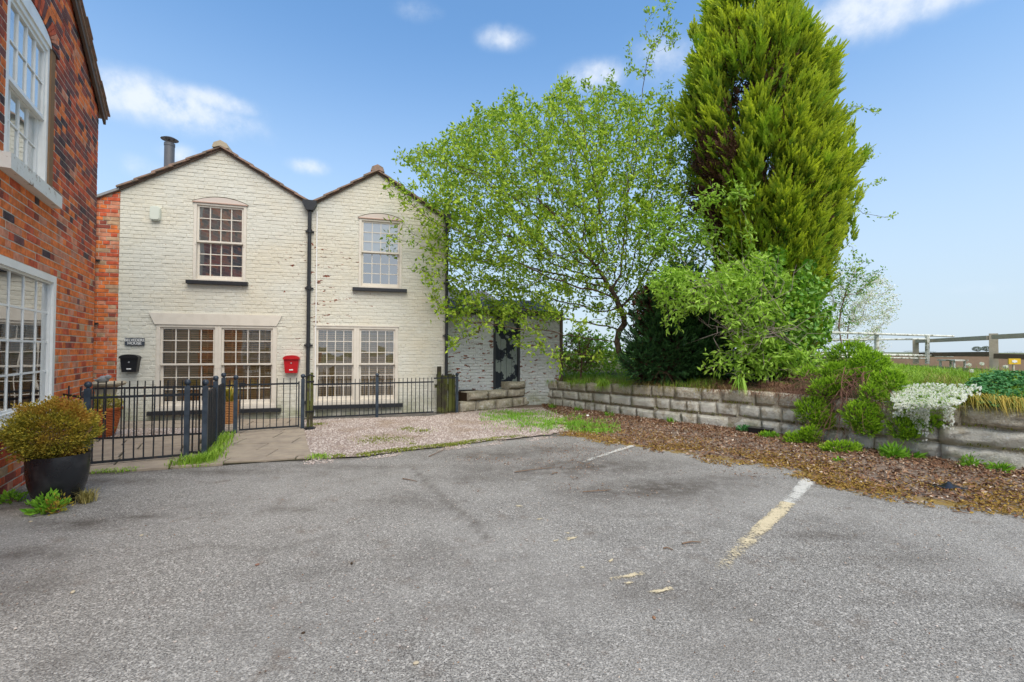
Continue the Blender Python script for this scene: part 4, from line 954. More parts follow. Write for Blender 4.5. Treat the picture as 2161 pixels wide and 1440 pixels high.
# gauged brick arch above it
ab = MB()
for q in range(26):
    t0, t1 = PI * q / 26 + .012, PI * (q + 1) / 26 - .012; ab.cm = R_.choices(range(7), [1, 4, 5, 4, 2, 1, 0])[0]
    f = lambda t, k_: (xm + (hw + k_) * math.cos(t), uz1 + (arch + k_) * max(0, math.sin(t)) ** .9)
    a_, b_, c_, d_ = f(t0, 0.01), f(t0, .23), f(t1, .23), f(t1, .01); ab.prism([a_, b_, c_, d_], -.028, 0.0)
tag(ab.obj('brick_arch', BR, w), kind='stuff')
sx = L_(117, 440)[0]; b = MB(); zs = uz0; b.prism([(uw0 - .13, zs - .15), (uw1 + .17, zs - .15), (uw1 + .17, zs - .01), (uw0 - .13, zs - .01)], -.09, .02); b.obj('sill', MAT['stone_sill'], w)
b = MB(); b.box(uw1 + .005, uw1 + .13, -.018, .0, uz0 + .0, uz1 + .0); b.obj('rendered_reveal', MAT['render_brown'], w)
# roof: verge board and tiles over the sloping edge
b = MB(); xa_, za_ = lc + .16, zc + slope * .16; xb_, zb_ = LPOLY[-1 if x_ap <= -3.4 else 3]
b.poly([(xa_, -.075, za_), (xb_, -.075, zb_), (xb_, 7, zb_), (xa_, 7, za_), (xa_, -.075, za_ + .05), (xb_, -.075, zb_ + .05), (xb_, 7, zb_ + .05), (xa_, 7, za_ + .05)], [(0, 3, 2, 1), (4, 5, 6, 7), (0, 1, 5, 4), (1, 2, 6, 5), (3, 0, 4, 7)])
lr = b.obj('roof', MAT['rooftile'], lh)
b = MB(); b.poly([(xa_ - .03, -.06, za_ - .09), (xb_, -.06, zb_ - .09), (xb_, -.06, zb_), (xa_ - .03, -.06, za_), (xa_ - .03, -.03, za_ - .09), (xb_, -.03, zb_ - .09), (xb_, -.03, zb_), (xa_ - .03, -.03, za_)], [(0, 1, 2, 3), (4, 7, 6, 5), (0, 3, 7, 4), (0, 4, 5, 1)]); b.obj('verge_board', MAT['timber'], lr)
n = 18
for i in range(n):
    t = MB(); f0, f1 = i / n, (i + 1) / n; ax, az, bx, bz = xa_ + (xb_ - xa_) * f0, za_ + (zb_ - za_) * f0, xa_ + (xb_ - xa_) * f1, za_ + (zb_ - za_) * f1
    t.prism([(bx, bz + .052), (ax, az + .052), (ax, az + .075), (bx, bz + .064)], -.105 + R_.uniform(-.01, .01), .2); t.obj('roof_tile', MAT['rooftile'], lr)

# ================================================================== STONE WALLS
def stone_unit(seed, m, rough=.012, nx_=6, nz_=4):
    r = np.random.default_rng(seed); vs, fs = [], []
    for j in range(nz_ + 1):
        for i in range(nx_ + 1):
            u, v = i / nx_, j / nz_; e = min(u, 1 - u, v, 1 - v); edge = (e == 0)
            y = -.03 - (0 if edge else r.uniform(.0, 1.) ** 1.5 * rough * 2.4) + (.010 if edge else 0)
            vs.append(((u - .5) * (.985 if edge else 1) + r.normal(0, .006), y, (v - .5) * (.975 if edge else 1) + r.normal(0, .010)))
    for j in range(nz_):
        for i in range(nx_): a = j * (nx_ + 1) + i; fs.append((a, a + 1, a + nx_ + 2, a + nx_ + 1))
    n0 = len(vs); bd = [i for i in range(nx_ + 1)] + [(j + 1) * (nx_ + 1) - 1 for j in range(1, nz_ + 1)] + [nz_ * (nx_ + 1) + i for i in range(nx_ - 1, -1, -1)] + [j * (nx_ + 1) for j in range(nz_ - 1, 0, -1)]
    for b_ in bd: vs.append((vs[b_][0], .12, vs[b_][2]))
    k = len(bd)
    for q in range(k): fs.append((bd[q], n0 + q, n0 + (q + 1) % k, bd[(q + 1) % k]))
    fs.append(tuple(n0 + q for q in range(k)))
    me = bpy.data.meshes.new('stone'); me.from_pydata(vs, [], fs); me.materials.append(m); me.polygons.foreach_set('use_smooth', [q < nx_ * nz_ for q in range(len(fs))]); me.update(); return me
SU = [stone_unit(100 + i, MAT['stone']) for i in range(8)]; SUD = [stone_unit(200 + i, MAT['stonedark'], .018) for i in range(6)]; SUR = [stone_unit(300 + i, MAT['stone'], .04, 8, 5) for i in range(6)]
def stone_wall(root, line, htop, courses, units, lmin=.22, lmax=.58, z0=-.04, skip=None, jit=.006):
    seglen = [0]; P = [np.array(p, float) for p in line]
    for a, b in zip(P[:-1], P[1:]): seglen.append(seglen[-1] + np.linalg.norm(b - a))
    def at(s):
        i = min(max(np.searchsorted(seglen, s) - 1, 0), len(P) - 2); t = (s - seglen[i]) / (seglen[i + 1] - seglen[i]); d = (P[i + 1] - P[i]) / (seglen[i + 1] - seglen[i]); return P[i] + (P[i + 1] - P[i]) * t, d
    T = seglen[-1]
    core = MB()
    for i, (a, b) in enumerate(zip(P[:-1], P[1:])):
        d = (b - a) / np.linalg.norm(b - a); n_ = np.array([-d[1], d[0]]); a2, b2 = a + n_ * .014, b + n_ * .014; a3, b3 = a + n_ * .24, b + n_ * .24; ha, hb = htop(a) - .012, htop(b) - .012
        core.poly([(a2[0], a2[1], z0), (b2[0], b2[1], z0), (b2[0], b2[1], hb), (a2[0], a2[1], ha), (b3[0], b3[1], hb), (a3[0], a3[1], ha)], [(0, 1, 2, 3), (3, 2, 4, 5)])
    core.obj('wall_core', MAT['stonedark'], root, loc=tuple(-np.array(root.location)))
    for c in range(courses):
        s = -R_.uniform(0, .2) if c % 2 else 0
        while s < T - .05:
            L = min(R_.uniform(lmin, lmax), T - s + .02); s0 = max(s, 0); Le = s + L - s0; m, d = at(s0 + Le / 2); h = htop(m) - z0; z = z0 + h * (c + .5) / courses
            if not (skip and skip(s0 + Le / 2, c)):
                link('stone', R_.choice(units), root, (m[0] - root.location[0] - d[1] * (.03 + (jo := R_.uniform(-.008, .006))), m[1] - root.location[1] + d[0] * (.03 + jo), z), (R_.uniform(-.05, .05), R_.uniform(-.012, .012), math.atan2(d[1], d[0]) + R_.uniform(-.03, .03)), (Le - .008, 1, (h / courses - .006) * R_.uniform(.94, 1.03)))
            s += L
main_line = [p for p, q in zip(WALLB, WALLB_PX) if q[0] <= 1824] + [G(1868, 955)[:2]]
rw = thing('retaining_wall', 'long low wall of three courses of weathered pale stone below the trees', 'stone wall', (main_line[3][0], main_line[3][1], 0))
stone_wall(rw, main_line, lambda p: wall_h(p[0]), 3, SU)
rub_line = [G(1868, 955)[:2]] + [p for p, q in zip(WALLB, WALLB_PX) if q[0] > 1900]
rb = thing('rubble_wall', 'rough lichen spotted stone wall under the white flowers at the right', 'stone wall', (rub_line[1][0], rub_line[1][1], 0))
stone_wall(rb, rub_line, lambda p: wall_h(p[0]), 3, SUR, .45, .85)
ls = [G(972, 870)[:2], G(1060, 862)[:2], G(1143, 852)[:2]]
sw_ = thing('stepped_wall', 'short dark mossy stone wall stepping up beside the outbuilding', 'stone wall', (ls[1][0], ls[1][1], 0))
Ltot = float(np.linalg.norm(ls[2] - ls[0])); xs986 = .10 * Ltot; xs1070 = .56 * Ltot
stone_wall(sw_, ls, lambda p: .22, 1, SUD, .35, .6); 
def partwall(z0, z1, frac0, n, us_):
    a = ls[0] + (ls[2] - ls[0]) * frac0; L = Ltot * (1 - frac0); d = (ls[2] - ls[0]) / Ltot; s = 0; k = 0
    for q in range(n):
        l = L / n; m = a + d * (s + l / 2); link('stone', us_[q % len(us_)], sw_, (m[0] - sw_.location[0] - d[1] * .03, m[1] - sw_.location[1] + d[0] * .03, (z0 + z1) / 2), (R_.uniform(-.02, .02), 0, math.atan2(d[1], d[0])), (l - .012, 2.2, z1 - z0 - .01)); s += l
partwall(.22, .42, .08, 4, SUD); partwall(.42, .60, .55, 2, SUD)
b = MB(); a = ls[0] + (ls[2] - ls[0]) * .08; d = (ls[2] - ls[0]) / Ltot; n_ = np.array([-d[1], d[0]])
b.slab([tuple(q - sw_.location.to_2d()) if False else (q[0] - sw_.location[0], q[1] - sw_.location[1]) for q in (a + n_ * .06, ls[2] + n_ * .06, ls[2] + n_ * .7, a + n_ * .5)], 0, .40); b.obj('soil_fill', MAT['soil'], sw_)

# ================================================================== PAVING AND GRAVEL
def clip_poly(poly, clip):
    out = poly
    for i in range(len(clip)):
        a, b = clip[i], clip[(i + 1) % len(clip)]; inp, out = out, []
        side = lambda p: (b[0] - a[0]) * (p[1] - a[1]) - (b[1] - a[1]) * (p[0] - a[0])
        for j in range(len(inp)):
            p, q = inp[j - 1], inp[j]; sp_, sq = side(p), side(q)
            if sp_ * sq < 0: t = sp_ / (sp_ - sq); out.append((p[0] + (q[0] - p[0]) * t, p[1] + (q[1] - p[1]) * t))
            if sq >= 0: out.append(q)
        if len(out) < 3: return []
    return out
def ccw(p):
    a = sum(p[i - 1][0] * p[i][1] - p[i][0] * p[i - 1][1] for i in range(len(p))); return p if a > 0 else p[::-1]
def sheet(name, px, z, m, label, kind='structure', rag=.0):
    pts = [G(x, y) for x, y in px]
    if rag: pts = [a * (1 - t) + b_ * t + np.array([R_.gauss(0, rag), R_.gauss(0, rag), 0]) for a, b_ in zip(pts, pts[1:] + pts[:1]) for t in np.linspace(0, 1, max(2, int(np.linalg.norm(b_ - a) / .09)))[:-1]]
    b = MB(); b.poly([(p[0], p[1], z) for p in pts], [tuple(range(len(pts)))]); return tag(b.obj(name, m), label, None, kind=kind)
def area(poly): return abs(sum(poly[i - 1][0] * poly[i][1] - poly[i][0] * poly[i - 1][1] for i in range(len(poly)))) / 2
def slabs(root, px, rot, rowh, wmin, wmax, z=.03, gap=.020):
    clip = ccw([tuple(G(x, y)[:2]) for x, y in px]); c = np.mean(clip, axis=0); ca, sa = math.cos(rot), math.sin(rot)
    u = [((p[0] - c[0]) * ca + (p[1] - c[1]) * sa, -(p[0] - c[0]) * sa + (p[1] - c[1]) * ca) for p in clip]; x0, x1 = min(p[0] for p in u), max(p[0] for p in u); y0, y1 = min(p[1] for p in u), max(p[1] for p in u)
    y = y0
    while y < y1:
        h = R_.choice(rowh); x = x0 - R_.uniform(0, wmax)
        while x < x1:
            w = R_.uniform(wmin, wmax); q = [(x + gap / 2, y + gap / 2), (x + w - gap / 2, y + gap / 2), (x + w - gap / 2, y + h - gap / 2), (x + gap / 2, y + h - gap / 2)]
            q = clip_poly([(c[0] + a * ca - b_ * sa, c[1] + a * sa + b_ * ca) for a, b_ in q], clip); x += w
            if len(q) >= 3 and area(q) > .004:
                m = np.mean(q, axis=0); s = MB(); s.slab([(a - m[0], b_ - m[1]) for a, b_ in q], -.03, 0, .006); o = s.obj('paving_slab', MAT['slab'], root, loc=(m[0], m[1], z + R_.uniform(-.003, .003))); o.rotation_euler = (R_.uniform(-.004, .004), R_.uniform(-.004, .004), 0)
        y += h
GRAV_PX = [(640, 972), (760, 965), (850, 953), (940, 943), (1040, 931), (1120, 923), (1200, 912), (1190, 880), (1143, 862), (1060, 864), (972, 872), (905, 880), (640, 888)]
gr = sheet('gravel_area', GRAV_PX, .014, MAT['gravel'], 'pinkish gravel patch between the railing and the tarmac', rag=.022)
PATH_PX = [(452, 984), (560, 976), (657, 972), (640, 905), (480, 905)]
bed1 = sheet('slab_path', PATH_PX, .010, MAT['joint'], 'path of sandstone slabs leading to the railing gate')
slabs(bed1, PATH_PX, math.radians(8), (.3, .42, .45), .5, .85)
PATIO_PX = [(186, 1001), (300, 994), (452, 984), (478, 915), (440, 923), (190, 931), (120, 960)]
bed2 = sheet('patio', PATIO_PX, .008, MAT['joint'], 'stone slab walkway behind the front railing')
slabs(bed2, [(186, 1001), (300, 994), (470, 984), (480, 915), (190, 931)], math.radians(33), (.45, .6), .6, .9)
sheet('garden_gravel', [(100, 931), (190, 931), (440, 923), (480, 915), (480, 903), (190, 907)], .012, MAT['gravel'], 'strip of pink gravel in front of the cottage windows')
bed3 = sheet('house_paving', [(60, 910), (190, 907), (655, 904), (655, 884), (200, 893), (60, 896)], .011, MAT['joint'], 'narrow paved strip at the foot of the cottage wall')
slabs(bed3, [(150, 908), (640, 904), (640, 886), (200, 894), (150, 896)], FANG, (.45,), .5, .9)
# gravel stones
from mathutils import noise as mn
def patchy(s, o, lo=-.15, hi=.25):
    return lambda x, y: min(1, max(0, (mn.noise(Vector((x * s + o, y * s, o))) - lo) / (hi - lo)))
def stones(n, px, smin, smax, name, m, z=.012, label=None, dens=None, kind='stuff', parent=None):
    clip = [tuple(G(x, y)[:2]) for x, y in px]; xs = [p[0] for p in clip]; ys = [p[1] for p in clip]; P = []
    while len(P) < n:
        x, y = R_.uniform(min(xs), max(xs)), R_.uniform(min(ys), max(ys))
        if inpoly(x, y, clip) and (dens is None or R_.random() < dens(x, y)): P.append((x, y, z))
    P = np.array(P); base = np.array([[1, 0, 0], [0, 1, 0], [-1, 0, 0], [0, -1, 0], [0, 0, .7], [.6, .6, .35], [0, 0, -.5]]); s = rng.uniform(smin, smax, n)[:, None, None]
    V = base[None] * rng.uniform(.6, 1.2, (n, 7, 3)) * s; a = rng.uniform(0, 2 * PI, n); ca, sa = np.cos(a)[:, None], np.sin(a)[:, None]
    V = np.stack([V[..., 0] * ca - V[..., 1] * sa, V[..., 0] * sa + V[..., 1] * ca, V[..., 2]], 2) + P[:, None]
    F = np.array([[0, 5, 4], [5, 1, 4], [0, 1, 5], [1, 2, 4], [2, 3, 4], [3, 0, 4]]); F = (F[None] + np.arange(n)[:, None, None] * 7).reshape(-1, 3)
    me = tri_mesh(name, V.reshape(-1, 3), F, m); return tag(link(name, me, parent), label, None, kind=kind)
stones(26000, GRAV_PX, .007, .018, 'gravel', MAT['pebble'], .016, 'loose pink and grey gravel stones')
stones(1100, [(640, 982), (760, 974), (850, 961), (940, 952), (1040, 940), (1130, 931), (1220, 918), (1200, 912), (1120, 920), (1040, 928), (940, 940), (850, 950), (760, 962), (640, 970)], .006, .015, 'spilled_gravel', MAT['pebble'], .004, 'gravel spilled over the tarmac edge', dens=patchy(2.5, 1.7, -.1, .3))
stones(5000, [(190, 931), (440, 923), (480, 915), (480, 903), (190, 907)], .009, .02, 'garden_gravel_stones', MAT['pebble'], .015, 'gravel stones behind the railing')
stones(700, [(0, 1440), (2161, 1440), (2161, 1100), (1690, 1015), (1200, 925), (850, 960), (460, 985), (0, 1090)], .003, .009, 'loose_grit', MAT['pebble'], .004, 'scattered grit on the tarmac')
stones(500, [(1000, 1000), (1700, 1010), (1650, 970), (1200, 915), (850, 950)], .003, .009, 'fine_grit', MAT['pebble'], .004, 'fine grit near the leaf litter')
def lone_stone(px, py, r, m, label):
    p = G(px, py); b = MB(); b.lathe([(0, 0), (r * .8, r * .05), (r, r * .3), (r * .75, r * .6), (0, r * .75)], n=9, squash=.72); me = b.mesh('stone', m, True)
    o = link('stone', me, None, (p[0], p[1], .0), (0, 0, R_.uniform(0, 3))); tag(o, label, 'stone')
lone_stone(878, 1401, .014, MAT['caststone'], 'round pale pebble alone on the tarmac near the bottom edge')
lone_stone(1240, 879, .05, MAT['white'], 'flat white stone lying in the litter near the wall corner')
for px, py, r, m, t in ((640, 1337, .010, 'soil', 'dark pebble left of the pale round pebble on open tarmac'), (742, 1190, .012, 'soil', 'small dark stone in the middle of the left tarmac'), (543, 1193, .014, 'redtwig', 'brown stone on the tarmac left of the centre'), (1380, 1305, .013, 'brownstuff', 'reddish brown lump on the tarmac below the yellow marks'), (154, 1251, .015, 'caststone', 'pale chip on the tarmac below the black planter'), (299, 1131, .014, 'caststone', 'pale pebble on the tarmac right of the black planter'), (65, 1102, .014, 'caststone', 'whitish pebble just below the black planter'), (1585, 1310, .01, 'caststone', 'buff pebble beside the faded parking line')):
    lone_stone(px, py, r, MAT[m], t)
# leaf litter: dead leaves and moss flakes
def litter(n, px, m, name, label, smin, smax, dens=None):
    clip = [tuple(G(x, y)[:2]) for x, y in px]; xs = [p[0] for p in clip]; ys = [p[1] for p in clip]; P = []
    while len(P) < n:
        Q = np.stack([rng.uniform(min(xs), max(xs), 6000), rng.uniform(min(ys), max(ys), 6000)], 1); Q = Q[[inpoly(x, y, clip) for x, y in Q]]
        if not len(Q): continue
        dw, dl_ = np.abs(poly_dist(Q, WALLB)), poly_dist(Q, LIT)
        for (x, y), a_, b_ in zip(Q, dw, dl_):
            if dens is None or R_.random() < dens(x, y, a_, b_): P.append((x, y, R_.uniform(.004, .02)))
    P = P[:n]
    P = np.array(P); D = rdir(n); D[:, 2] = np.abs(D[:, 2]) * .22; D = nrm(D); V, F = leaf_geo(P, D, rng.uniform(smin, smax, n), rng.uniform(smin * .4, smax * .5, n), .3)
    V[:, 2] = np.maximum(V[:, 2], .003); return tag(link(name, tri_mesh(name, V, F, m)), label, None, kind='stuff')
LITP = [(x, y + 20) for x, y in LIT_PX[:-1]] + [(2500, 1045)] + WALLB_PX[:-2][::-1]
edge_n = lambda x, y, dl_: min(1., max(0., .5 + dl_ * 2.6 + .9 * mn.noise(Vector((x * 2.3, y * 2.3, 7.))) + .5 * mn.noise(Vector((x * 7, y * 7, 2.)))))
mossp = patchy(1.6, 3.1, -.3, .1)
litter(22000, LITP, MAT['litter'], 'leaf_litter', 'brown dead leaves banked along the foot of the stone wall', .02, .066, lambda x, y, dw, dl_: max(.22, 1 - dw / .9) * edge_n(x, y, dl_))
litter(12500, LITP, MAT['moss'], 'golden_moss', 'golden brown moss and bracts spread over the tarmac edge', .014, .042, lambda x, y, dw, dl_: mossp(x, y) * math.exp(-max(0, dl_ - .15) / .45) * edge_n(x, y, dl_))
pa, pb, pc = patchy(1.2, 8.2, 0, .3), patchy(.9, 5.2, 0, .4), None
litter(1300, [(850, 985), (1200, 925), (1500, 975), (1690, 1010), (1500, 1060), (1000, 1040)], MAT['litter'], 'stray_leaves', 'thin scatter of dead bits on the tarmac', .008, .026, lambda x, y, dw, dl_: pa(x, y))
litter(700, [(0, 1200), (700, 1000), (2161, 1100), (2161, 1440), (0, 1440)], MAT['litter'], 'stray_bits', 'sparse dead bits on the open tarmac', .005, .016, lambda x, y, dw, dl_: pb(x, y))
litter(1800, GRAV_PX, MAT['litter'], 'gravel_litter', 'dead bits lying on the gravel', .01, .03)
# painted lines
def line_strip(name, a, b, wa, wb, m, label, z=.007, n=16, k0=.35, k1=1.):
    A, B = G(*a)[:2], G(*b)[:2]; d = (B - A) / np.linalg.norm(B - A); s = np.array([-d[1], d[0]]); V = []; ks = []
    for i in range(n + 1):
        t = i / n; p = A + (B - A) * t; w = wa + (wb - wa) * t
        for q in (-.5, -.2, .2, .5): jit_ = R_.uniform(-.008, .008); c = p + s * (w * q + jit_); V.append((c[0], c[1], z)); ks.append((k0 + (k1 - k0) * t) * (1.0 if abs(q) < .3 else .72))
    F = [(i * 4 + j, (i + 1) * 4 + j, (i + 1) * 4 + j + 1, i * 4 + j + 1) for i in range(n) for j in range(3)]
    return tag(link(name, tri_mesh(name, V, F, m, attrs={'keep': ks})), label, None, kind='structure')
line_strip('parking_line', (1500, 1218), (1622, 1102), .10, .11, MAT['line_yellow'], 'faded yellow part of the parking line', k0=.5, k1=1.15)
line_strip('parking_line', (1622, 1102), (1665, 1062), .11, .11, MAT['line_yellow'], 'yellow middle of the worn parking line', k0=1.15, k1=1.0)
line_strip('parking_line', (1665, 1062), (1712, 1009), .11, .13, MAT['line_white'], 'white upper end of the worn parking line', k0=.95, k1=1.2)
line_strip('parking_line', (1100, 1026), (1200, 985), .07, .08, MAT['line_white'], 'almost vanished far parking line', k0=.55, k1=.5)
line_strip('parking_line', (1230, 976), (1337, 941), .08, .09, MAT['line_white'], 'pale far parking line near the leaf litter', k0=.75, k1=1.1)
for pts, nm in (([(1285, 1222), (1300, 1219), (1325, 1214), (1345, 1207), (1358, 1207), (1364, 1210), (1362, 1215), (1345, 1218), (1330, 1223), (1305, 1225), (1288, 1228)], 'upper yellow dash of worn paint'), ([(1360, 1252), (1378, 1248), (1400, 1246), (1410, 1239), (1420, 1243), (1422, 1248), (1405, 1250), (1385, 1255), (1364, 1256)], 'lower yellow dash of worn paint'), ([(1192, 1137), (1220, 1133), (1224, 1137), (1210, 1140), (1196, 1143)], 'small yellow fleck of worn paint'), ([(1222, 1200), (1232, 1196), (1238, 1200), (1230, 1204)], 'tiny yellow fleck near the dashes'), ([(1166, 1142), (1180, 1140), (1178, 1144), (1168, 1145)], 'left yellow fleck'), ([(1190, 1126), (1206, 1125), (1202, 1129)], 'far yellow fleck'),
                ([(1283, 1186), (1294, 1180), (1296, 1183), (1287, 1190)], 'short yellow fleck'), ([(1316, 1232), (1335, 1228), (1338, 1232), (1322, 1236)], 'yellow fleck between the dashes'), ([(1085, 1068), (1102, 1067), (1104, 1071), (1092, 1072)], 'pale far fleck'), ([(1128, 1097), (1147, 1094), (1148, 1097), (1134, 1100)], 'buff far fleck')):
    P = [G(*p) for p in pts]; me = tri_mesh('paint_mark', [(p[0], p[1], .0075) for p in P] + [(np.mean([p[0] for p in P]), np.mean([p[1] for p in P]), .0075)], [(i, (i + 1) % len(P), len(P)) for i in range(len(P))], MAT['line_yellow'], attrs={'keep': [.62] * len(P) + [1.2]}); tag(link('paint_mark', me), nm, None, kind='structure')

# ================================================================== RAILINGS
bar_me = {}
def unit_box(name, x, y, m):
    k = (name, x, y, m.name)
    if k not in bar_me: b = MB(); b.box(-x / 2, x / 2, -y / 2, y / 2, 0, 1); bar_me[k] = b.mesh(name, m)
    return bar_me[k]
post_me = None
def post_part(root, p, h, base=0., w=.055, name='post', ball=True):
    o = link(name, unit_box(name, w, w, MAT['iron']), root, (p[0], p[1], base), (0, 0, root['_a'] if '_a' in root else 0), (1, 1, h))
    if ball:
        global post_me
        if post_me is None: b = MB(); b.lathe([(0, 0), (.018, .0), (.016, .012), (.026, .018), (.034, .034), (.036, .048), (.032, .064), (.02, .078), (0, .083)], n=14); post_me = b.mesh('ball_finial', MAT['iron'], True)
        f = link('ball_finial', post_me, o, (0, 0, 1)); f.scale = (1, 1, 1 / h)
    return o
def railing(name, label, cat, a, b, h, nb, posts=(), zr=(.06, .82), overshoot=.08, base=.03, ends=(.0, .0), bw=.013, group=None, hs=None):
    a, b = np.array(a, float), np.array(b, float); d = b - a; L = np.linalg.norm(d); ang = math.atan2(d[1], d[0]); root = thing(name, label, cat, (a[0], a[1], 0), ang, group)
    for z in zr:
        r = MB(); r.box(ends[0], L - ends[1], -.006, .006, base + z, base + z + .028); r.obj('rail', MAT['bar'], root)
    for i in range(nb):
        x = ends[0] + (L - ends[0] - ends[1]) * (i + .5) / nb; z1 = zr[-1] + .028 + overshoot; o = link('bar', unit_box('bar', bw, bw, MAT['bar']), root, (x, R_.uniform(-.001, .001), base + zr[0] + .01), (R_.uniform(-.006, .006), R_.uniform(-.006, .006), 0), (1, 1, z1 - zr[0]))
    for (t, ph) in posts: post_part(root, (t * L, 0), ph)
    return root
pA, pB, pC, pD, pE, pF = G(182, 990)[:2], G(393, 971)[:2], G(431, 972)[:2], G(470, 919)[:2], G(496, 918)[:2], G(638, 908)[:2]
def ztop(px, py, g): # height of the pixel above ground point g
    d = ray(px, py); t = np.linalg.norm(g) / np.linalg.norm(d[:2]); return CAMH + d[2] * t
hB = ztop(392, 815, pB); hE = ztop(496, 803, pE)
wl0 = L_(133, 834); pW = LP + LD * wl0[0]
zr1 = ztop(300, 835, (pA + pB) / 2) - .05
railing('iron_railing', 'front run of dark iron railing behind the black planter', 'railing', pA, pB, hB, 10, ((0, hB), (1, hB)), (.02, zr1), .09)
railing('iron_railing', 'stub of iron railing joining the front post to the red brick wall', 'railing', pW, pA, hB, 2, (), (.02, zr1), .09, ends=(0, .03))
railing('iron_railing', 'short two bar railing panel between the two near posts', 'railing', pB, pC, hB, 2, (), (.05, zr1), .09, ends=(.03, .03))
pM = pC + (pD - pC) * .5
railing('iron_railing', 'railing run seen end on that goes back from the front corner', 'railing', pC, pD, hB, 24, ((0, hB), (.5, hB), (1, hB)), (.05, zr1), .0, bw=.03, ends=(.03, .03))
corner = LP + LD * lc
railing('iron_railing', 'rear run of iron railing in front of the cottage windows', 'railing', corner, pD, hE, 17, (), (.0, ztop(320, 816, (corner + pD) / 2) - .06), .08, ends=(.02, .03))
railing('iron_railing', 'single bar infill between the rear corner post and gate post', 'railing', pD, pE, hE, 1, (), (.0, ztop(484, 812, pE) - .06), .06, ends=(.02, .02))
gate = railing('iron_gate', 'closed iron bar gate at the end of the slab path', 'gate', pE, pF, hE, 9, ((0, hE), (1, hE)), (.03, ztop(570, 809, (pE + pF) / 2) - .06), .07, ends=(.055, .05))
b = MB(); L = float(np.linalg.norm(pF - pE)); b.box(.05, .07, -.012, .012, .06, .82); b.box(L - .07, L - .05, -.012, .012, .06, .82); b.obj('stile', MAT['bar'], gate); b = MB(); b.box(.04, .13, -.03, .02, .76, .82); b.obj('latch', MAT['gloss_black'], gate)
pG, pH, pJ = G(655, 889)[:2], G(787, 884)[:2], G(915, 876)[:2]
railing('iron_railing', 'long low iron railing in front of the right gable window', 'railing', G(655, 889)[:2], pJ, .9, 28, ((.515, ztop(787, 797, pH)),), (.02, ztop(787, 806, pH) - .08), .07)
post_o = thing('iron_post', 'thin iron post with ball end in front of the outbuilding', 'post', (G(964, 872)[0], G(964, 872)[1], 0), FANG); post_part(post_o, (0, 0), ztop(964, 795, G(964, 872)[:2]))
railing('iron_railing', 'short rail piece crossing the mossy wooden slats', 'railing', pJ, G(962, 873)[:2], .9, 4, (), (.72,), .06)
# old timber gate post beside the gate
g = G(654, 908); op = thing('timber_post', 'old split timber post tied to the drainpipe beside the gate', 'post', (g[0], g[1], 0), .3)
b = MB(); b.box(-.05, -.012, -.03, .03, 0, .93); b.box(.0, .04, -.025, .03, 0, .96); b.obj('post', MAT['oldwood'], op); b = MB()
for z in (.3, .8): b.box(-.07, .06, -.04, -.031, z, z + .03)
b.tube([(-.08, -.05, .9), (.0, -.06, .93), (.07, -.05, .9)], .012, 6); b.lathe([(0, 0), (.09, .0), (.09, .04), (.06, .06), (0, .06)], (0, 0, 0), 8); b.obj('strap', MAT['gloss_black'], op)
# mossy wooden slats
g0, g1 = G(922, 874), G(962, 871); d = (g1 - g0)[:2]; L = float(np.linalg.norm(d)); wf = thing('wooden_fence', 'short mossy upright board fence at the corner of the cottage', 'fence', (g0[0], g0[1], 0), math.atan2(d[1], d[0]))
for x, w, h in ((.02, .085, 1.0), (.12, .07, .82), (.20, .06, .80), (.28, .075, .83), (.37, .06, .80)):
    b = MB(); b.box(x, x + w, .03 + R_.uniform(-.01, .01), .06, 0, h + R_.uniform(-.02, .02)); b.obj('slat', MAT['oldwood'], wf)
b = MB(); b.box(-.02, .44, .062, .09, .55, .62); b.obj('cross_rail', MAT['oldwood'], wf)

# far railings on the bank
def bank_at(px, pyb, Y):   # point on bank at pixel x, depth Y, z from base pixel
    return PY(px, pyb, Y)
wrl = thing('white_rail', 'flaking white tubular barrier on the bank right of the trees', 'railing', tuple(PY(1957, 772, 11.5)))
def wr(mb, a, b, r): mb.tube([tuple(np.array(a) - np.array(wrl.location)), tuple(np.array(b) - np.array(wrl.location))], r, 8)
for (p0, p1, Y0, Y1, r) in (((1690, 700), (2012, 710), 9.5, 12.5, .028), ((1700, 718), (1957, 716), 12.0, 11.5, .022), ((1640, 745), (2010, 752), 9.5, 12., .03), ((1700, 752), (1957, 757), 9.8, 11.5, .018)):
    b = MB(); wr(b, PY(*p0, Y0), PY(*p1, Y1), r); b.obj('rail', MAT['railwhite'], wrl, True)
for (x, y0, y1, Y) in ((1850, 706, 765, 10.9), (1957, 708, 768, 11.5), (1823, 715, 765, 11.8)):
    b = MB(); wr(b, PY(x, y1, Y), PY(x, y0, Y), .045 if x != 1823 else .02); b.obj('post', MAT['railwhite'], wrl, True)
tf = thing('timber_rail', 'grey weathered timber rail on square posts against the sky at the right edge', 'fence', tuple(PY(2097, 772, 9.0)))
def tb(mb, a, b, w, h):
    a, b = np.array(a) - np.array(tf.location), np.array(b) - np.array(tf.location); d = nrm(b - a); s = nrm(np.cross(d, [0, 0, 1])) * w; u = np.array([0, 0, h])
    mb.poly([a - s, a + s, a + s + u, a - s + u, b - s, b + s, b + s + u, b - s + u], [(0, 3, 2, 1), (4, 5, 6, 7), (0, 1, 5, 4), (1, 2, 6, 5), (2, 3, 7, 6), (3, 0, 4, 7)])
for p0, p1, Y0, Y1 in (((1935, 724), (2092, 717.5), 12.5, 9.1), ((2100, 716), (2400, 703), 8.9, 6.8)):
    b = MB(); tb(b, PY(*p0, Y0), PY(*p1, Y1), .07, .085); b.obj('top_rail', MAT['greywood'], tf)
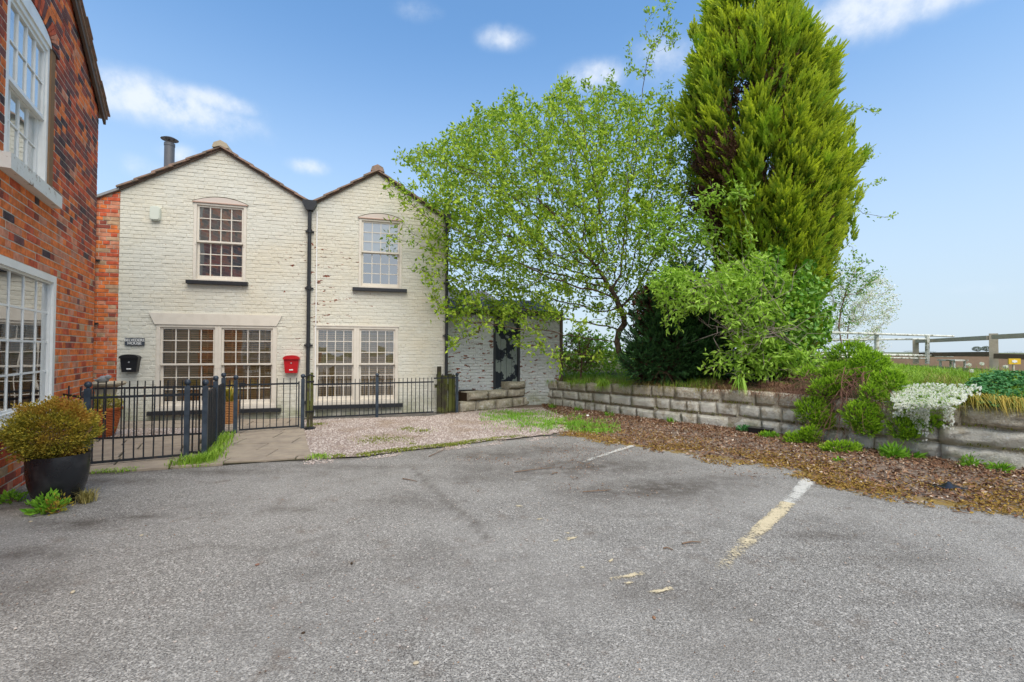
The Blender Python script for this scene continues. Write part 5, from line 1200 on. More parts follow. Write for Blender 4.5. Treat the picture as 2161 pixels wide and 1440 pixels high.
for x, y0, y1, Y in ((1933, 718, 768, 12.4), (2098, 704, 785, 9.05), (2300, 704, 800, 7.4)):
    b = MB(); w = 6.5 if x > 2000 else 5.; tb(b, PY(x, y1, Y), PY(x + .1, y1, Y + .14), .065, PY(x, y0, Y)[2] - PY(x, y1, Y)[2]); b.obj('post', MAT['greywood'], tf)
for p0, p1, Y0, Y1 in (((1935, 752), (2092, 753), 12.6, 9.2), ((2100, 757), (2400, 768), 9.0, 6.9)):
    b = MB(); tb(b, PY(*p0, Y0), PY(*p1, Y1), .03, .10); b.obj('lower_rail', MAT['rust'], tf)
p = PY(1900, 760, 16); lb = thing('parapet', 'long low brown parapet beyond the railings', 'wall', tuple(p)); b = MB(); q = PY(2400, 765, 16) - p; b.box(-2.5, q[0], 0, .4, -.5, PY(1900, 749, 16)[2] - p[2]); b.obj('coping', MAT['rust'], lb)
b = MB(); b.box(-2.5, q[0], -.05, .0, -.5, PY(1900, 756, 16)[2] - p[2]); b.obj('face', MAT['rust'], lb)
# garden table, yellow board
p = PY(2010, 772, 9.6); tbm = thing('garden_table', 'small white garden table standing in the grass beyond the flowers', 'table', tuple(p)); s = 9.6 / 960
b = MB(); b.box(-14 * s, 14 * s, -.2, .2, 10 * s, 13 * s); b.obj('table_top', MAT['railwhite'], tbm)
for dx in (-11, 11):
    for dy in (-.15, .15): b = MB(); b.box(dx * s - .015, dx * s + .015, dy - .015, dy + .015, -4 * s, 10 * s); b.obj('leg', MAT['railwhite'], tbm)
p = PY(2140, 772, 7.2); s = 7.2 / 960; yb = thing('yellow_notice', 'little yellow board with a pale mark low in the grass at the right edge', 'sign', tuple(p), -.2)
b = MB(); b.box(-10 * s, 11 * s, -.01, .01, 3 * s, 15 * s); b.obj('board', MAT['yellow'], yb); b = MB(); b.prism([(6 * s * math.cos(t) * (1 if k % 2 else .6), 9 * s + 3.6 * s * math.sin(t) * (1 if k % 2 else .7)) for k, t in enumerate(np.linspace(0, 2 * PI, 12, endpoint=False))], -.014, -.0105); b.obj('pale_mark', MAT['white'], yb)
b = MB(); b.box(-.01, .01, -.0, .02, -.2, 3 * s); b.obj('stake', MAT['greywood'], yb)

# ================================================================== PATIO POTS, BIRDBATH
def gp(px, py): p = G(px, py); return (p[0], p[1], .0)
p = gp(216, 924); tp = thing('terracotta_pot', 'large ribbed orange terracotta pot behind the front railing', 'plant pot', p)
pr = [(.0, .01), (.125, .01)]
for i in range(15): z = .02 + i * .026; r = .13 + .085 * (i / 14) ** .7; pr += [(r, z), (r + .009, z + .012), (r, z + .024)]
pr += [(.225, .415), (.235, .43), (.235, .46), (.205, .46), (.195, .40), (0, .40)]
b = MB(); b.lathe(pr, n=32); b.obj('pot', MAT['terra'], tp, True)
def scatter_foliage(name, label, cat, base, centre, rad, n, L, W, m, shell=.5, up=.3, parent=None, fl=.25):
    r = thing(name, label, cat, base) if parent is None else parent
    d = rdir(n); rr = rng.uniform(shell, 1., n)[:, None] ** .6; lump = 1 + .13 * np.sin(d[:, :1] * 7 + 1) * np.cos(d[:, 1:2] * 6) + .08 * np.sin(d[:, 2:] * 11)
    P = d * rr * np.array(rad) * lump + (np.array(centre) - np.array(base)); D = nrm(d * .8 + rdir(n) * .8 + np.array([0, 0, up])); V, F = leaf_geo(P, D, rng.uniform(L * .7, L * 1.2, n), rng.uniform(W * .7, W * 1.2, n), fl)
    return r, link('foliage', tri_mesh('foliage', V, F, m), r)
c = (p[0], p[1], .5)
r, o = scatter_foliage('pot_plant', 'pale yellow foliage growing out of the ribbed orange pot', 'plant', (p[0], p[1], .42), c, (.22, .22, .13), 700, .06, .03, MAT['lf_pale'])
bs = gp(222, 908); bb_ = thing('bird_bath', 'cast stone bird bath with a wide bowl behind the orange pot', 'bird bath', bs); zt = ztop(228, 806, np.array(bs[:2]))
b = MB(); b.lathe([(0, 0), (.17, 0), (.17, .05), (.14, .08), (.13, zt - .2), (.15, zt - .12), (.15, zt - .09), (0, zt - .09)], n=20); b.obj('pedestal', MAT['caststone'], bb_, True)
b = MB(); b.lathe([(0, zt - .088), (.16, zt - .085), (.25, zt - .05), (.265, zt - .02), (.25, zt), (.23, zt - .005), (.1, zt - .03), (0, zt - .035)], n=24); b.obj('bowl', MAT['caststone'], bb_, True)
bd = thing('stone_bird', 'small grey stone bird ornament resting on the bird bath rim', 'ornament', (bs[0] - .02, bs[1] - .05, zt - .03), -.1)
b = MB(); b.tube([(-.16, 0, .075), (-.10, 0, .05), (-.05, 0, .055), (0, 0, .07), (.06, 0, .08), (.10, 0, .085)], [.008, .018, .045, .062, .06, .03], 12); b.obj('body', MAT['greystone'], bd, True)
b = MB(); b.tube([(.07, 0, .10), (.10, 0, .115), (.13, 0, .11), (.15, 0, .10)], [.03, .042, .036, .006], 10); b.obj('head', MAT['greystone'], bd, True)
b = MB(); b.tube([(-.09, -.045, .06), (-.02, -.055, .075), (.04, -.05, .085)], [.006, .02, .012], 8); b.obj('wing', MAT['greystone'], bd, True)
p = gp(484, 897); sp_ = thing('ribbed_pot', 'tall ribbed tan pot with a spiky plant behind the railing corner', 'plant pot', p)
pr = [(0, .0), (.10, 0)]
for i in range(14): z = .01 + i * .03; r = .11 + .05 * i / 13; pr += [(r, z), (r + .009, z + .014), (r, z + .028)]
pr += [(.17, .43), (.14, .43), (.13, .38), (0, .38)]
b = MB(); b.lathe(pr, n=24); b.obj('pot', MAT['basket'], sp_, True)
n = 60; P = np.tile([[0, 0, .38]], (n, 1)) + rng.normal(0, .02, (n, 3)) * [1, 1, 0]; V, F = blades_geo(P, rng.uniform(.25, .48, n), .03, .6); spk = thing('spiky_plant', 'green and yellow spiky plant growing from the tan pot', 'plant', p); link('leaves', tri_mesh('leaves', V, F, MAT['strap']), spk)
# black planter with golden bush
p = G(122, 1062); pl = thing('black_planter', 'big glossy black rounded planter by the red brick wall', 'planter', (p[0], p[1], 0)); k = p[1] / 960
R1, H_ = 50 * k, ztop(122, 975, p[:2]) + .07
b = MB(); b.lathe([(0, .0), (R1 * .60, 0), (R1 * .66, .01), (R1 * .80, H_ * .2), (R1 * .92, H_ * .42), (R1 * .99, H_ * .68), (R1 * 1.0, H_ * .9), (R1 * .99, H_), (R1 * .93, H_), (R1 * .90, H_ * .9), (0, H_ * .88)], n=40); b.obj('pot', MAT['glaze'], pl, True)
b = MB(); b.lathe([(0, H_ * .885), (R1 * .895, H_ * .885), (R1 * .6, H_ * .93), (0, H_ * .95)], n=20); b.obj('soil', MAT['soil'], pl)
cb = PY(110, 908, p[1]); bush = thing('golden_shrub', 'bushy golden and bronze leaved shrub in the black planter', 'shrub', (p[0], p[1], H_ * .9))
n = 17000; d = rdir(n); lump = 1 + .10 * np.sin(d[:, 0] * 9 + 2) * np.cos(d[:, 1] * 8) + .09 * np.sin(d[:, 2] * 13 + d[:, 0] * 5) + rng.normal(0, .08, n)
rr = rng.uniform(.55, 1., n) ** .5 * lump; P = d * rr[:, None] * np.array([69 * k, 69 * k, 60 * k]) + (cb - np.array(bush.location)); P[:, 2] = np.maximum(P[:, 2], np.where(np.hypot(P[:, 0], P[:, 1]) < R1 * .98, .02, -.06))
V, F = leaf_geo(P, nrm(d + rdir(n) * .8 + [0, 0, .4]), rng.uniform(.014, .028, n), rng.uniform(.009, .016, n)); link('foliage', tri_mesh('foliage', V, F, MAT['lf_box']), bush)
b = MB()
for i in range(26):
    a = R_.uniform(0, 6.3); rr = R_.uniform(.1, .25); b.tube([(0, 0, -.03), (rr * .4 * math.cos(a), rr * .4 * math.sin(a), .1), (rr * math.cos(a), rr * math.sin(a), .24 + R_.uniform(0, .1))], [.01, .007, .003], 4)
b.obj('stems', MAT['redtwig'], bush)
# black plastic box and rag on the litter
p = G(1605, 916); o = thing('plastic_box', 'low black plastic box against the foot of the stone wall', 'box', (p[0], p[1], 0), -.7); b = MB(); b.prism([(-.15, 0), (.15, 0), (.165, .085), (-.165, .085)], -.09, .09); b.obj('body', MAT['gloss_black'], o); b = MB(); b.box(-.175, .175, -.10, .10, .085, .10); b.obj('lid', MAT['gloss_black'], o)
p = G(2003, 1032); V = []; 
b = MB(); nx2 = 9
for j in range(6):
    for i in range(nx2): u, v = i / (nx2 - 1) - .5, j / 5 - .5; V.append((u * .26 + R_.uniform(-.008, .008), v * .12 + .03 * math.sin(u * 9), .012 + .05 * max(0, math.cos(u * 5)) * max(0, math.cos(v * 3)) + R_.uniform(0, .016)))
me = tri_mesh('rag', V, [(j * nx2 + i, j * nx2 + i + 1, (j + 1) * nx2 + i + 1, (j + 1) * nx2 + i) for j in range(5) for i in range(nx2 - 1)], MAT['gloss_black'], smooth=True)
tag(link('rag', me, None, (p[0], p[1], 0), (0, 0, -.2)), 'crumpled black rag or glove lying on the golden moss', 'rag')
# fallen sticks
for i, (a, b2, t) in enumerate((((1086, 998), (1162, 989), 'longest bare stick lying on the tarmac below the gravel'), ((905, 965), (935, 952), 'short dark stick at the gravel edge of the tarmac'), ((1165, 1002), (1178, 999), 'stub of twig right of the longest stick'), ((1440, 1150), (1480, 1147), 'thin brown sliver left of the parking line'), ((1400, 1160), (1420, 1163), 'brown bark flake near the middle of the tarmac'), ((2010, 1081), (2045, 1086), 'orange brown twig on tarmac just below the moss'), ((850, 1012), (880, 1018), 'rusty twig beside the long crack'), ((1230, 1040), (1290, 1036), 'faint thin twig on the dark stained tarmac'))):
    A, B = G(*a), G(*b2); m = (A + B) / 2 + rng.normal(0, .008, 3); b = MB(); b.tube([(A[0] - m[0], A[1] - m[1], .009), (0, 0, .014), (B[0] - m[0], B[1] - m[1], .009)], [.006, .005, .003], 5); tag(b.obj('stick', MAT['stickm'], None, loc=(m[0], m[1], 0)), t, 'stick')

# ================================================================== TREES AND SHRUBS
def bankz(x, y):
    dd = poly_dist(np.array([[x, y]]), WALLB)[0]; return bank_z((x, y), max(abs(dd), .1)) if dd > 0 else 0.
def tree(name, label, cat, base, start, att, bark, leafm, step, kill, leafsize, perleaf, leaf_r, tipr=.0035, sides=4, jit=.14, gz=0., cap=.16, e=2.25, aspect=.5, maxr=.010, iters=240, droop=0., foliage='foliage', group=None):
    base = np.array(base, float); root = thing(name, label, cat, tuple(base), 0, group)
    nodes = [np.array(s, float) for s in start]; par = [-1] + list(range(len(start) - 1))
    N, Pp = colonize(att, nodes, par, step, kill, iters, jit, gz); r = radii(N, Pp, tipr, e, cap); N = N - base
    big = r > .022
    k = len(start)
    V, F = seg_geo(N, Pp, r, 8, big); 
    if len(F): link('trunk', tri_mesh('trunk', V, F, bark, smooth=True), root)
    V, F = seg_geo(N, Pp, r, sides, ~big); link('branches', tri_mesh('branches', V, F, bark), root)
    thin = np.where((r < maxr) & (np.arange(len(N)) > k))[0]; wN = np.array([mn.noise(Vector(N[i] * 2.6)) + .5 * mn.noise(Vector(N[i] * 6)) for i in thin]); tipn = r[thin] <= tipr * 1.3
    idx = np.repeat(thin, np.clip(np.round(perleaf * (.55 + 1.5 * np.clip(wN + .12, -.4, .8)) + tipn * 1.5), 1, 16).astype(int)); n = len(idx)
    t = rng.uniform(0, 1, (n, 1)); P = N[idx] * t + N[Pp[idx]] * (1 - t) + rng.normal(0, leaf_r, (n, 3)); dirn = nrm(N[idx] - N[Pp[idx]]); D = nrm(dirn * .6 + rdir(n) * .9 + np.array([0, 0, .1 - droop]))
    ls_ = rng.uniform(leafsize * .65, leafsize * 1.15, n); V, F = leaf_geo(P, D, ls_, ls_ * aspect, .2); link(foliage, tri_mesh(foliage, V, F, leafm), root)
    return root, N, Pp, r
def atts(poly, n, Yc, depth, fn=None, pw=1.):
    out = []; cx = np.mean([p[0] for p in poly]); cy = np.mean([p[1] for p in poly]); rx = (max(p[0] for p in poly) - min(p[0] for p in poly)) / 2; ry = (max(p[1] for p in poly) - min(p[1] for p in poly)) / 2
    for x, y in sample_px(poly, n):
        q = min(1, math.hypot((x - cx) / rx, (y - cy) / ry)); dd = depth * math.sqrt(max(.08, 1 - q * q)); out.append(PY(x, y, Yc + R_.uniform(-1, 1) * dd))
    return np.array(out)
# --- the big broadleaved tree
YT = 10.3
TP = [(835, 330), (870, 320), (905, 300), (950, 275), (985, 255), (1000, 225), (1040, 235), (1065, 195), (1085, 190), (1100, 235), (1150, 210), (1180, 165), (1205, 160), (1225, 205), (1265, 180), (1300, 170), (1340, 205), (1400, 190), (1440, 215), (1480, 280), (1530, 420), (1500, 560), (1420, 640), (1350, 640), (1290, 690), (1230, 650), (1180, 680), (1120, 670), (1060, 690), (1000, 660), (940, 690), (905, 640), (890, 560), (905, 470), (880, 420), (935, 400), (905, 370), (860, 350)]
A1 = atts(TP, 7600, YT, 2.4)
TWIGS = [(1395, 15, 30), (1362, 75, 26), (1418, 60, 22), (1410, 95, 30), (1330, 150, 22), (1365, 150, 30), (1075, 190, 10), (1195, 165, 12), (1040, 235, 10), (850, 327, 12), (885, 345, 14), (855, 385, 14), (900, 380, 12), (830, 395, 20), (880, 410, 26), (850, 440, 18), (900, 475, 25), (830, 500, 14), (885, 515, 20), (880, 560, 16), (915, 600, 22), (940, 650, 22), (980, 700, 22), (1050, 690, 22), (1100, 720, 24), (1150, 740, 24), (1130, 690, 26), (1080, 650, 30), (1030, 690, 26), (970, 660, 26), (1160, 660, 26), (1220, 690, 22), (1010, 640, 24), (925, 330, 16), (1010, 250, 14), (1130, 215, 14), (1240, 185, 14), (1290, 160, 14), (820, 385, 10), (1170, 770, 15), (960, 730, 10), (1490, 300, 25), (1540, 380, 25)]
ex = []
for x, y, r in TWIGS:
    Yt = 9.0 if (x < 920 and y > 360) or y > 600 else 10.6
    for _ in range(12 if r > 18 else 7): ex.append(PY(x + R_.gauss(0, r * .6), y + R_.gauss(0, r * .5), Yt + R_.uniform(-.3, .3)))
A1 = np.concatenate([A1, np.array(ex)])
tb_ = PY(1345, 800, YT); tb_[2] = bankz(tb_[0], YT) - .05
trunk = [tb_, PY(1335, 782, YT), PY(1318, 765, YT), PY(1307, 745, YT), PY(1302, 722, YT), PY(1306, 700, YT), PY(1318, 684, YT), PY(1316, 668, YT - .03), PY(1308, 650, YT - .06), PY(1300, 630, YT - .1)]
tree('broadleaf_tree', 'large bright green broadleaved tree with twisting trunk in front of the outbuilding', 'tree', tb_, trunk, A1, MAT['bark'], MAT['lf_tree'], .11, .135, .104, 6, .055, tipr=.0024, jit=.16, gz=-.02, cap=.15, e=2.4, aspect=.48, maxr=.0075)

# --- tall golden cypress
YC = 9.7
EDG = [(-130, 1560, 1575), (-60, 1530, 1600), (0, 1500, 1640), (60, 1475, 1682), (120, 1450, 1724), (200, 1420, 1742), (260, 1422, 1752), (320, 1438, 1780), (400, 1466, 1775), (480, 1493, 1760), (560, 1518, 1732), (640, 1540, 1708), (720, 1560, 1695), (800, 1580, 1675)]
def env(y): ys = [e_[0] for e_ in EDG]; return np.interp(y, ys, [e_[1] for e_ in EDG]), np.interp(y, ys, [e_[2] for e_ in EDG])
cb_ = PY(1635, 805, YC); cb_[2] = bankz(cb_[0], YC) - .05
cy_ = thing('golden_cypress', 'tall dense golden green cypress with upswept feathery sprays', 'conifer', tuple(cb_))
PP, AA, LL_, dead = [], [], [], []
def cyp_point(y, th, f):
    l, r = env(y - 45); cx = (l + r) / 2; hw = (r - l) / 2; c0 = PY(cx, y, YC); R0 = hw * YC / 960 * .93
    return c0 + np.array([math.cos(th) * R0 * f, math.sin(th) * R0 * f, 0]), np.array([math.cos(th), math.sin(th), 0]), R0
ncl = 700
for q in range(ncl):
    y = R_.uniform(5, 740); th = R_.uniform(-PI, PI) if q % 3 == 0 else R_.uniform(-PI * 1.05, .05 * PI); c0, o, R0 = cyp_point(y, th, R_.uniform(.58, .88))
    ax = nrm(o * R_.uniform(.15, .8) + np.array([R_.uniform(-.15, .15), 0, 1.])); Lc = R_.uniform(.25, .75); wc = R_.choice((.09, .14, .30)); m = int(12 + wc * 90)
    isd = (y > 330 and y < 560 and c0[0] < PY(1515, y, YC)[0])
    for k in range(m):
        t = R_.random() ** .8; a = R_.uniform(0, 2 * PI); s = nrm(np.cross(ax, [math.cos(a), math.sin(a), .2])); P = c0 + ax * Lc * (t - .35) + s * wc * (1 - t * .8) * R_.uniform(.3, 1); A = nrm(ax + s * .35 + o * .15 + np.array([R_.gauss(0, .12), R_.gauss(0, .12), 0]))
        PP.append(P); AA.append(A); LL_.append(R_.uniform(.16, .34)); dead.append(isd and R_.random() < .8)
# outward flaming boughs on the silhouette
for (x0, y0, x1, y1) in ((1770, 420, 1838, 310), (1760, 480, 1822, 400), (1735, 240, 1765, 130), (1690, 160, 1742, 110), (1640, 60, 1680, 30), (1470, 100, 1462, 60), (1430, 300, 1412, 225), (1780, 330, 1800, 265), (1700, 160, 1735, 75), (1605, 60, 1612, 0), (1520, 60, 1515, -5), (1745, 560, 1772, 500), (1720, 640, 1745, 570), (1790, 520, 1795, 440)):
    a, b_ = PY(x0, y0, YC - .2), PY(x1, y1, YC - .2); ax = nrm(b_ - a); Lc = np.linalg.norm(b_ - a)
    for k in range(int(30 + Lc * 40)):
        t = R_.random(); s = rdir(1)[0]; PP.append(a + (b_ - a) * t * .92 + s * .11 * (1.1 - t)); AA.append(nrm(ax + s * .4 + np.array([0, 0, .25]))); LL_.append(R_.uniform(.14, .26)); dead.append(False)
PP, AA, LL_, dead = np.array(PP), np.array(AA), np.array(LL_), np.array(dead)
V, F, tp_ = plume_geo(PP[~dead] - cb_, AA[~dead], LL_[~dead], m=22, bl=.42, w=.017, spread=.62, flat=.45)
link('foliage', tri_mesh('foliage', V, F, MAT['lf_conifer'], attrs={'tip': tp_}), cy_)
PI_, AI = [PP[dead]], [AA[dead]]
ip, ia = [], []
for q in range(3200):
    y = R_.uniform(60, 800); c0, o, R0 = cyp_point(y, R_.uniform(-PI, PI), R_.uniform(.2, .78)); ip.append(c0); ia.append(nrm(o + np.array([0, 0, .6]) + rdir(1)[0] * .4))
PI_ = np.concatenate(PI_ + [np.array(ip)]); AI = np.concatenate(AI + [np.array(ia)])
V, F, tp_ = plume_geo(PI_ - cb_, AI, rng.uniform(.18, .34, len(PI_)), m=12, bl=.45, w=.022, spread=.9, flat=.6); link('inner_twigs', tri_mesh('inner_twigs', V, F, MAT['lf_dead']), cy_)
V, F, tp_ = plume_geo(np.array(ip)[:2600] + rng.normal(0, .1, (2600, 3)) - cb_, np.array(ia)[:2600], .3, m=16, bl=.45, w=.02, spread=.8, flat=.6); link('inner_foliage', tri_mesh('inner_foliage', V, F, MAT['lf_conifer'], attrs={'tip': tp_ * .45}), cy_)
b = MB(); top = PY(1570, 10, YC) - cb_; b.tube([(0, 0, -.1), (.02, 0, 1.2), (-.15, 0, 3.5), tuple(top)], [.2, .17, .1, .03], 10)
for q in range(40):
    y = R_.uniform(40, 740); c0, o, R0 = cyp_point(y, R_.uniform(-PI, PI), .85); z0 = c0[2] - R0 * .7 - cb_[2]; b.tube([(top[0] * max(z0, .1) / top[2], 0, max(z0, .1)), tuple((c0 - cb_) * [.5, .5, 1] - [0, 0, R0 * .35]), tuple(c0 - cb_)], [.035, .022, .008], 5)
b.obj('trunk', MAT['bark'], cy_, True)

# --- generic dense conifer shrub of short sprays
def spray_mound(name, label, cat, base, blobs, n, L, m, w=.02, mm=14, lift=.6, inner=True, parent=None, part='foliage'):
    base = np.array(base, float); r = thing(name, label, cat, tuple(base)) if parent is None else parent; P, A = [], []
    tot_ = sum(b_[1][0] * b_[1][2] for b_ in blobs)
    for c, rad in blobs:
        k = max(20, int(n * rad[0] * rad[2] / tot_)); d = rdir(k); d[:, 1] = np.where(rng.random(k) < .5, -np.abs(d[:, 1]), d[:, 1]); lump = 1 + .22 * np.sin(d[:, 0] * 7 + c[0] * 5) * np.cos(d[:, 2] * 8 + c[2] * 3) * np.cos(d[:, 1] * 5) + rng.normal(0, .05, k)
        P.append(np.array(c) + d * np.array(rad) * lump[:, None] * (rng.uniform(.62, 1, k)[:, None] ** .7)); A.append(nrm(d + np.array([0, 0, lift]) + rdir(k) * .35))
    P, A = np.concatenate(P), np.concatenate(A); V, F, tp_ = plume_geo(P - base, A, rng.uniform(L * .7, L * 1.25, len(P)), m=mm, bl=.45, w=w, spread=.7, flat=.6)
    link(part, tri_mesh(part, V, F, m, attrs={'tip': tp_}), r); return r
def bl(px, py, rx, ry, Y, dy=None): s = Y / 960; return (PY(px, py, Y), (rx * s, (dy if dy else min(rx, ry) * 1.1) * s, ry * s))
Yd = 9.3; p = PY(1430, 800, Yd); p[2] = bankz(p[0], p[1]) - .03
dk = spray_mound('dark_cypress', 'dark blue green rounded cypress between the tree trunk and the golden cypress', 'conifer shrub', p, [bl(1400, 735, 82, 72, Yd, 60), bl(1455, 700, 72, 100, Yd + .1, 60), bl(1390, 665, 50, 60, Yd + .2), bl(1490, 755, 50, 55, Yd, 50), bl(1440, 620, 55, 55, Yd + .2), bl(1350, 760, 35, 35, Yd - .1), bl(1500, 670, 50, 70, Yd + .2)], 4200, .15, MAT['lf_dark'], .02, 16)
V, F, tp_ = plume_geo(*(lambda q: (q[0] - p, q[1]))((np.array([PY(R_.uniform(1350, 1530), R_.uniform(610, 800), Yd + R_.uniform(.05, .5)) for _ in range(1500)]), rdir(1500))), .25, m=12, bl=.5, w=.04, spread=.9); link('inner_twigs', tri_mesh('inner_twigs', V, F, MAT['lf_dead']), dk)
b = MB(); b.tube([(0, 0, 0), (.02, .05, .8), (0, .1, 1.6)], [.07, .06, .03], 7); b.obj('trunk', MAT['bark'], dk)

# --- light green elder-like shrub in front
Ye = 8.5; EP = [(1360, 590), (1400, 560), (1450, 570), (1490, 585), (1530, 560), (1600, 530), (1660, 560), (1680, 600), (1700, 680), (1695, 740), (1660, 790), (1610, 780), (1560, 745), (1540, 720), (1530, 690), (1500, 650), (1440, 665), (1405, 680), (1395, 640)]
A2 = np.concatenate([atts(EP, 2000, Ye, .7), np.array([PY(R_.gauss(1415, 12), R_.gauss(670, 12), Ye) for _ in range(25)]), np.array([PY(R_.gauss(1590, 45), R_.gauss(760, 16), Ye - .3) for _ in range(110)]), np.array([PY(R_.uniform(1500, 1740), R_.uniform(735, 800), Ye - R_.uniform(.1, .5)) for _ in range(260)]), np.array([PY(R_.gauss(1440, 50), R_.gauss(480, 22), 9.1) for _ in range(150)]), np.array([PY(R_.gauss(1540, 25), R_.gauss(405, 12), 8.6) for _ in range(30)])])
eb = PY(1620, 800, Ye); eb[2] = bankz(eb[0], Ye) - .03
tree('elder_shrub', 'sprawling light green leafy shrub with bare grey twigs in front of the golden cypress', 'shrub', eb, [eb, PY(1618, 780, Ye), PY(1610, 755, Ye), PY(1600, 730, Ye), PY(1590, 700, Ye + .05), PY(1578, 670, Ye + .05), PY(1565, 640, Ye + .1), PY(1545, 610, Ye + .15)], A2, MAT['twig'], MAT['lf_elder'], .09, .13, .125, 8, .06, tipr=.0022, jit=.2, gz=-.03, cap=.03, e=2.4, aspect=.40, maxr=.009, droop=.35)
# --- climber with roundish leaves on the lower cypress
n = 0; P = []
while len(P) < 2600:
    x, y = R_.uniform(1555, 1760), R_.uniform(505, 790)
    cx_ = 1655; q = math.hypot((x - cx_) / 105, (y - 650) / 150)
    if q < 1 and mn.noise(Vector((x * .02, y * .02, 4))) > -.22: P.append(PY(x, y, 9.2 - .95 * math.sqrt(1 - q * q) + R_.uniform(-.12, .25)))
P = np.array(P); cbz = PY(1690, 800, 8.9); cbz[2] = bankz(cbz[0], 8.9) - .02; iv = thing('climber', 'glossy round leaved climber smothering the foot of the golden cypress', 'climbing plant', tuple(cbz))
D = nrm(rdir(len(P)) * .7 + np.array([0, -.35, -.4])); V, F = leaf_geo(P - cbz, D, rng.uniform(.07, .13, len(P)), rng.uniform(.06, .11, len(P)), .12, .5); link('foliage', tri_mesh('foliage', V, F, MAT['lf_ivy']), iv)
b = MB()
for q in range(40):
    x, y = R_.uniform(1580, 1740), R_.uniform(540, 740); b.tube([(R_.uniform(-.4, .2), R_.uniform(-.2, .1), 0), tuple(PY((x + 1680) / 2, (y + 800) / 2, 8.75) - cbz), tuple(PY(x, y, 8.7) - cbz)], [.012, .008, .004], 4)
b.obj('stems', MAT['redtwig'], iv)
# bare grey twigs
def twig_spray(name, label, cat, base, ends, m, r0=.012, parent=None, wob=.08, part='stems', sub=2):
    base = np.array(base, float); r = thing(name, label, cat, tuple(base)) if parent is None else parent; b = MB()
    for e_ in ends:
        s0, e_ = np.array(e_[0]) - base, np.array(e_[1]) - base; L = np.linalg.norm(e_ - s0); pts = [s0 + (e_ - s0) * t + rng.normal(0, wob * L, 3) * (1 if 0 < t < 1 else 0) for t in np.linspace(0, 1, 5)]; b.tube([tuple(q) for q in pts], [r0, r0 * .85, r0 * .65, r0 * .45, r0 * .2], 4)
        for _ in range(sub): q = pts[R_.randint(1, 3)]; b.tube([tuple(q), tuple(q + (e_ - s0) * .2 + rng.normal(0, .09 * L, 3)), tuple(q + (e_ - s0) * .35 + rng.normal(0, .16 * L, 3))], [r0 * .45, r0 * .3, r0 * .12], 4)
    b.obj(part, m, r); return r
ends = [(PY(R_.gauss(1600, 35), R_.gauss(700, 30), 8.1), PY(R_.uniform(1440, 1760), R_.uniform(500, 760), 7.9 + R_.uniform(-.1, .3))) for _ in range(24)]
twig_spray('dead_twigs', 'tangle of bare grey twigs in the light green shrub', 'dead branches', PY(1610, 790, 8.2), ends, MAT['twig'], .007)
# --- saplings behind the cypress with sparse leaves
sb = PY(1730, 790, 11); sb[2] = 1.0
SPX = [(1850, 232, 9), (1800, 228, 14), (1775, 245, 16), (1790, 290, 14), (1800, 305, 8), (1840, 320, 10), (1858, 383, 10), (1845, 450, 13), (1885, 458, 8), (1805, 455, 16), (1790, 480, 14), (1800, 430, 12), (1760, 520, 20), (1775, 560, 20), (1740, 560, 20), (1755, 215, 15), (1770, 400, 20), (1800, 540, 14), (1810, 570, 14), (1700, 300, 30), (1720, 200, 20)]
A3 = np.array([PY(x + R_.gauss(0, s * .6), y + R_.gauss(0, s * .5), 11 + R_.uniform(-.2, .2)) for x, y, s in SPX for _ in range(int(6 + s * .5))])
tree('thin_sapling', 'thin sapling whose sparse twigs stick out right of the golden cypress', 'sapling', sb, [sb, PY(1728, 740, 11), PY(1722, 680, 11), PY(1718, 600, 11), PY(1714, 520, 11), PY(1716, 430, 11), PY(1714, 350, 11), PY(1716, 270, 11)], A3, MAT['bark'], MAT['lf_tree'], .13, .16, .085, 5, .045, tipr=.003, cap=.04, e=2.6, maxr=.006)
# --- hawthorn in blossom
hb = PY(1790, 775, 12.5); hb[2] = 1.0; HP = [(1735, 600), (1770, 560), (1820, 570), (1870, 575), (1895, 610), (1900, 660), (1870, 700), (1880, 745), (1800, 750), (1740, 745)]
rt_, N, Pp, r = tree('blossom_shrub', 'airy shrub dusted with white blossom behind the white rail', 'shrub', hb, [hb, PY(1790, 750, 12.5), PY(1788, 720, 12.5), PY(1790, 690, 12.5)], atts(HP, 700, 12.5, .8), MAT['twig'], MAT['lf_tree'], .12, .2, .055, 4, .06, tipr=.0035, cap=.04, e=2.5, maxr=.02)
n = 4200; idx = rng.integers(8, len(N), n); P = N[idx] + rng.normal(0, .06, (n, 3)); V, F = leaf_geo(P, rdir(n), .045, .04, .1); link('blossom', tri_mesh('blossom', V, F, MAT['petal']), rt_)
lp2 = PY(1780, 775, 11.8); lp2[2] = 1.; A4 = atts([(1745, 590), (1760, 545), (1810, 535), (1880, 570), (1850, 600), (1800, 640), (1810, 690), (1760, 700)], 260, 11.8, .4)
tree('leafy_shrub', 'dark green leafy shrub standing just left of the white blossom', 'shrub', lp2, [lp2, PY(1778, 740, 11.8), PY(1770, 690, 11.8), PY(1775, 650, 11.8)], A4, MAT['redtwig'], MAT['lf_ivy'], .12, .18, .10, 5, .05, cap=.03, aspect=.42)
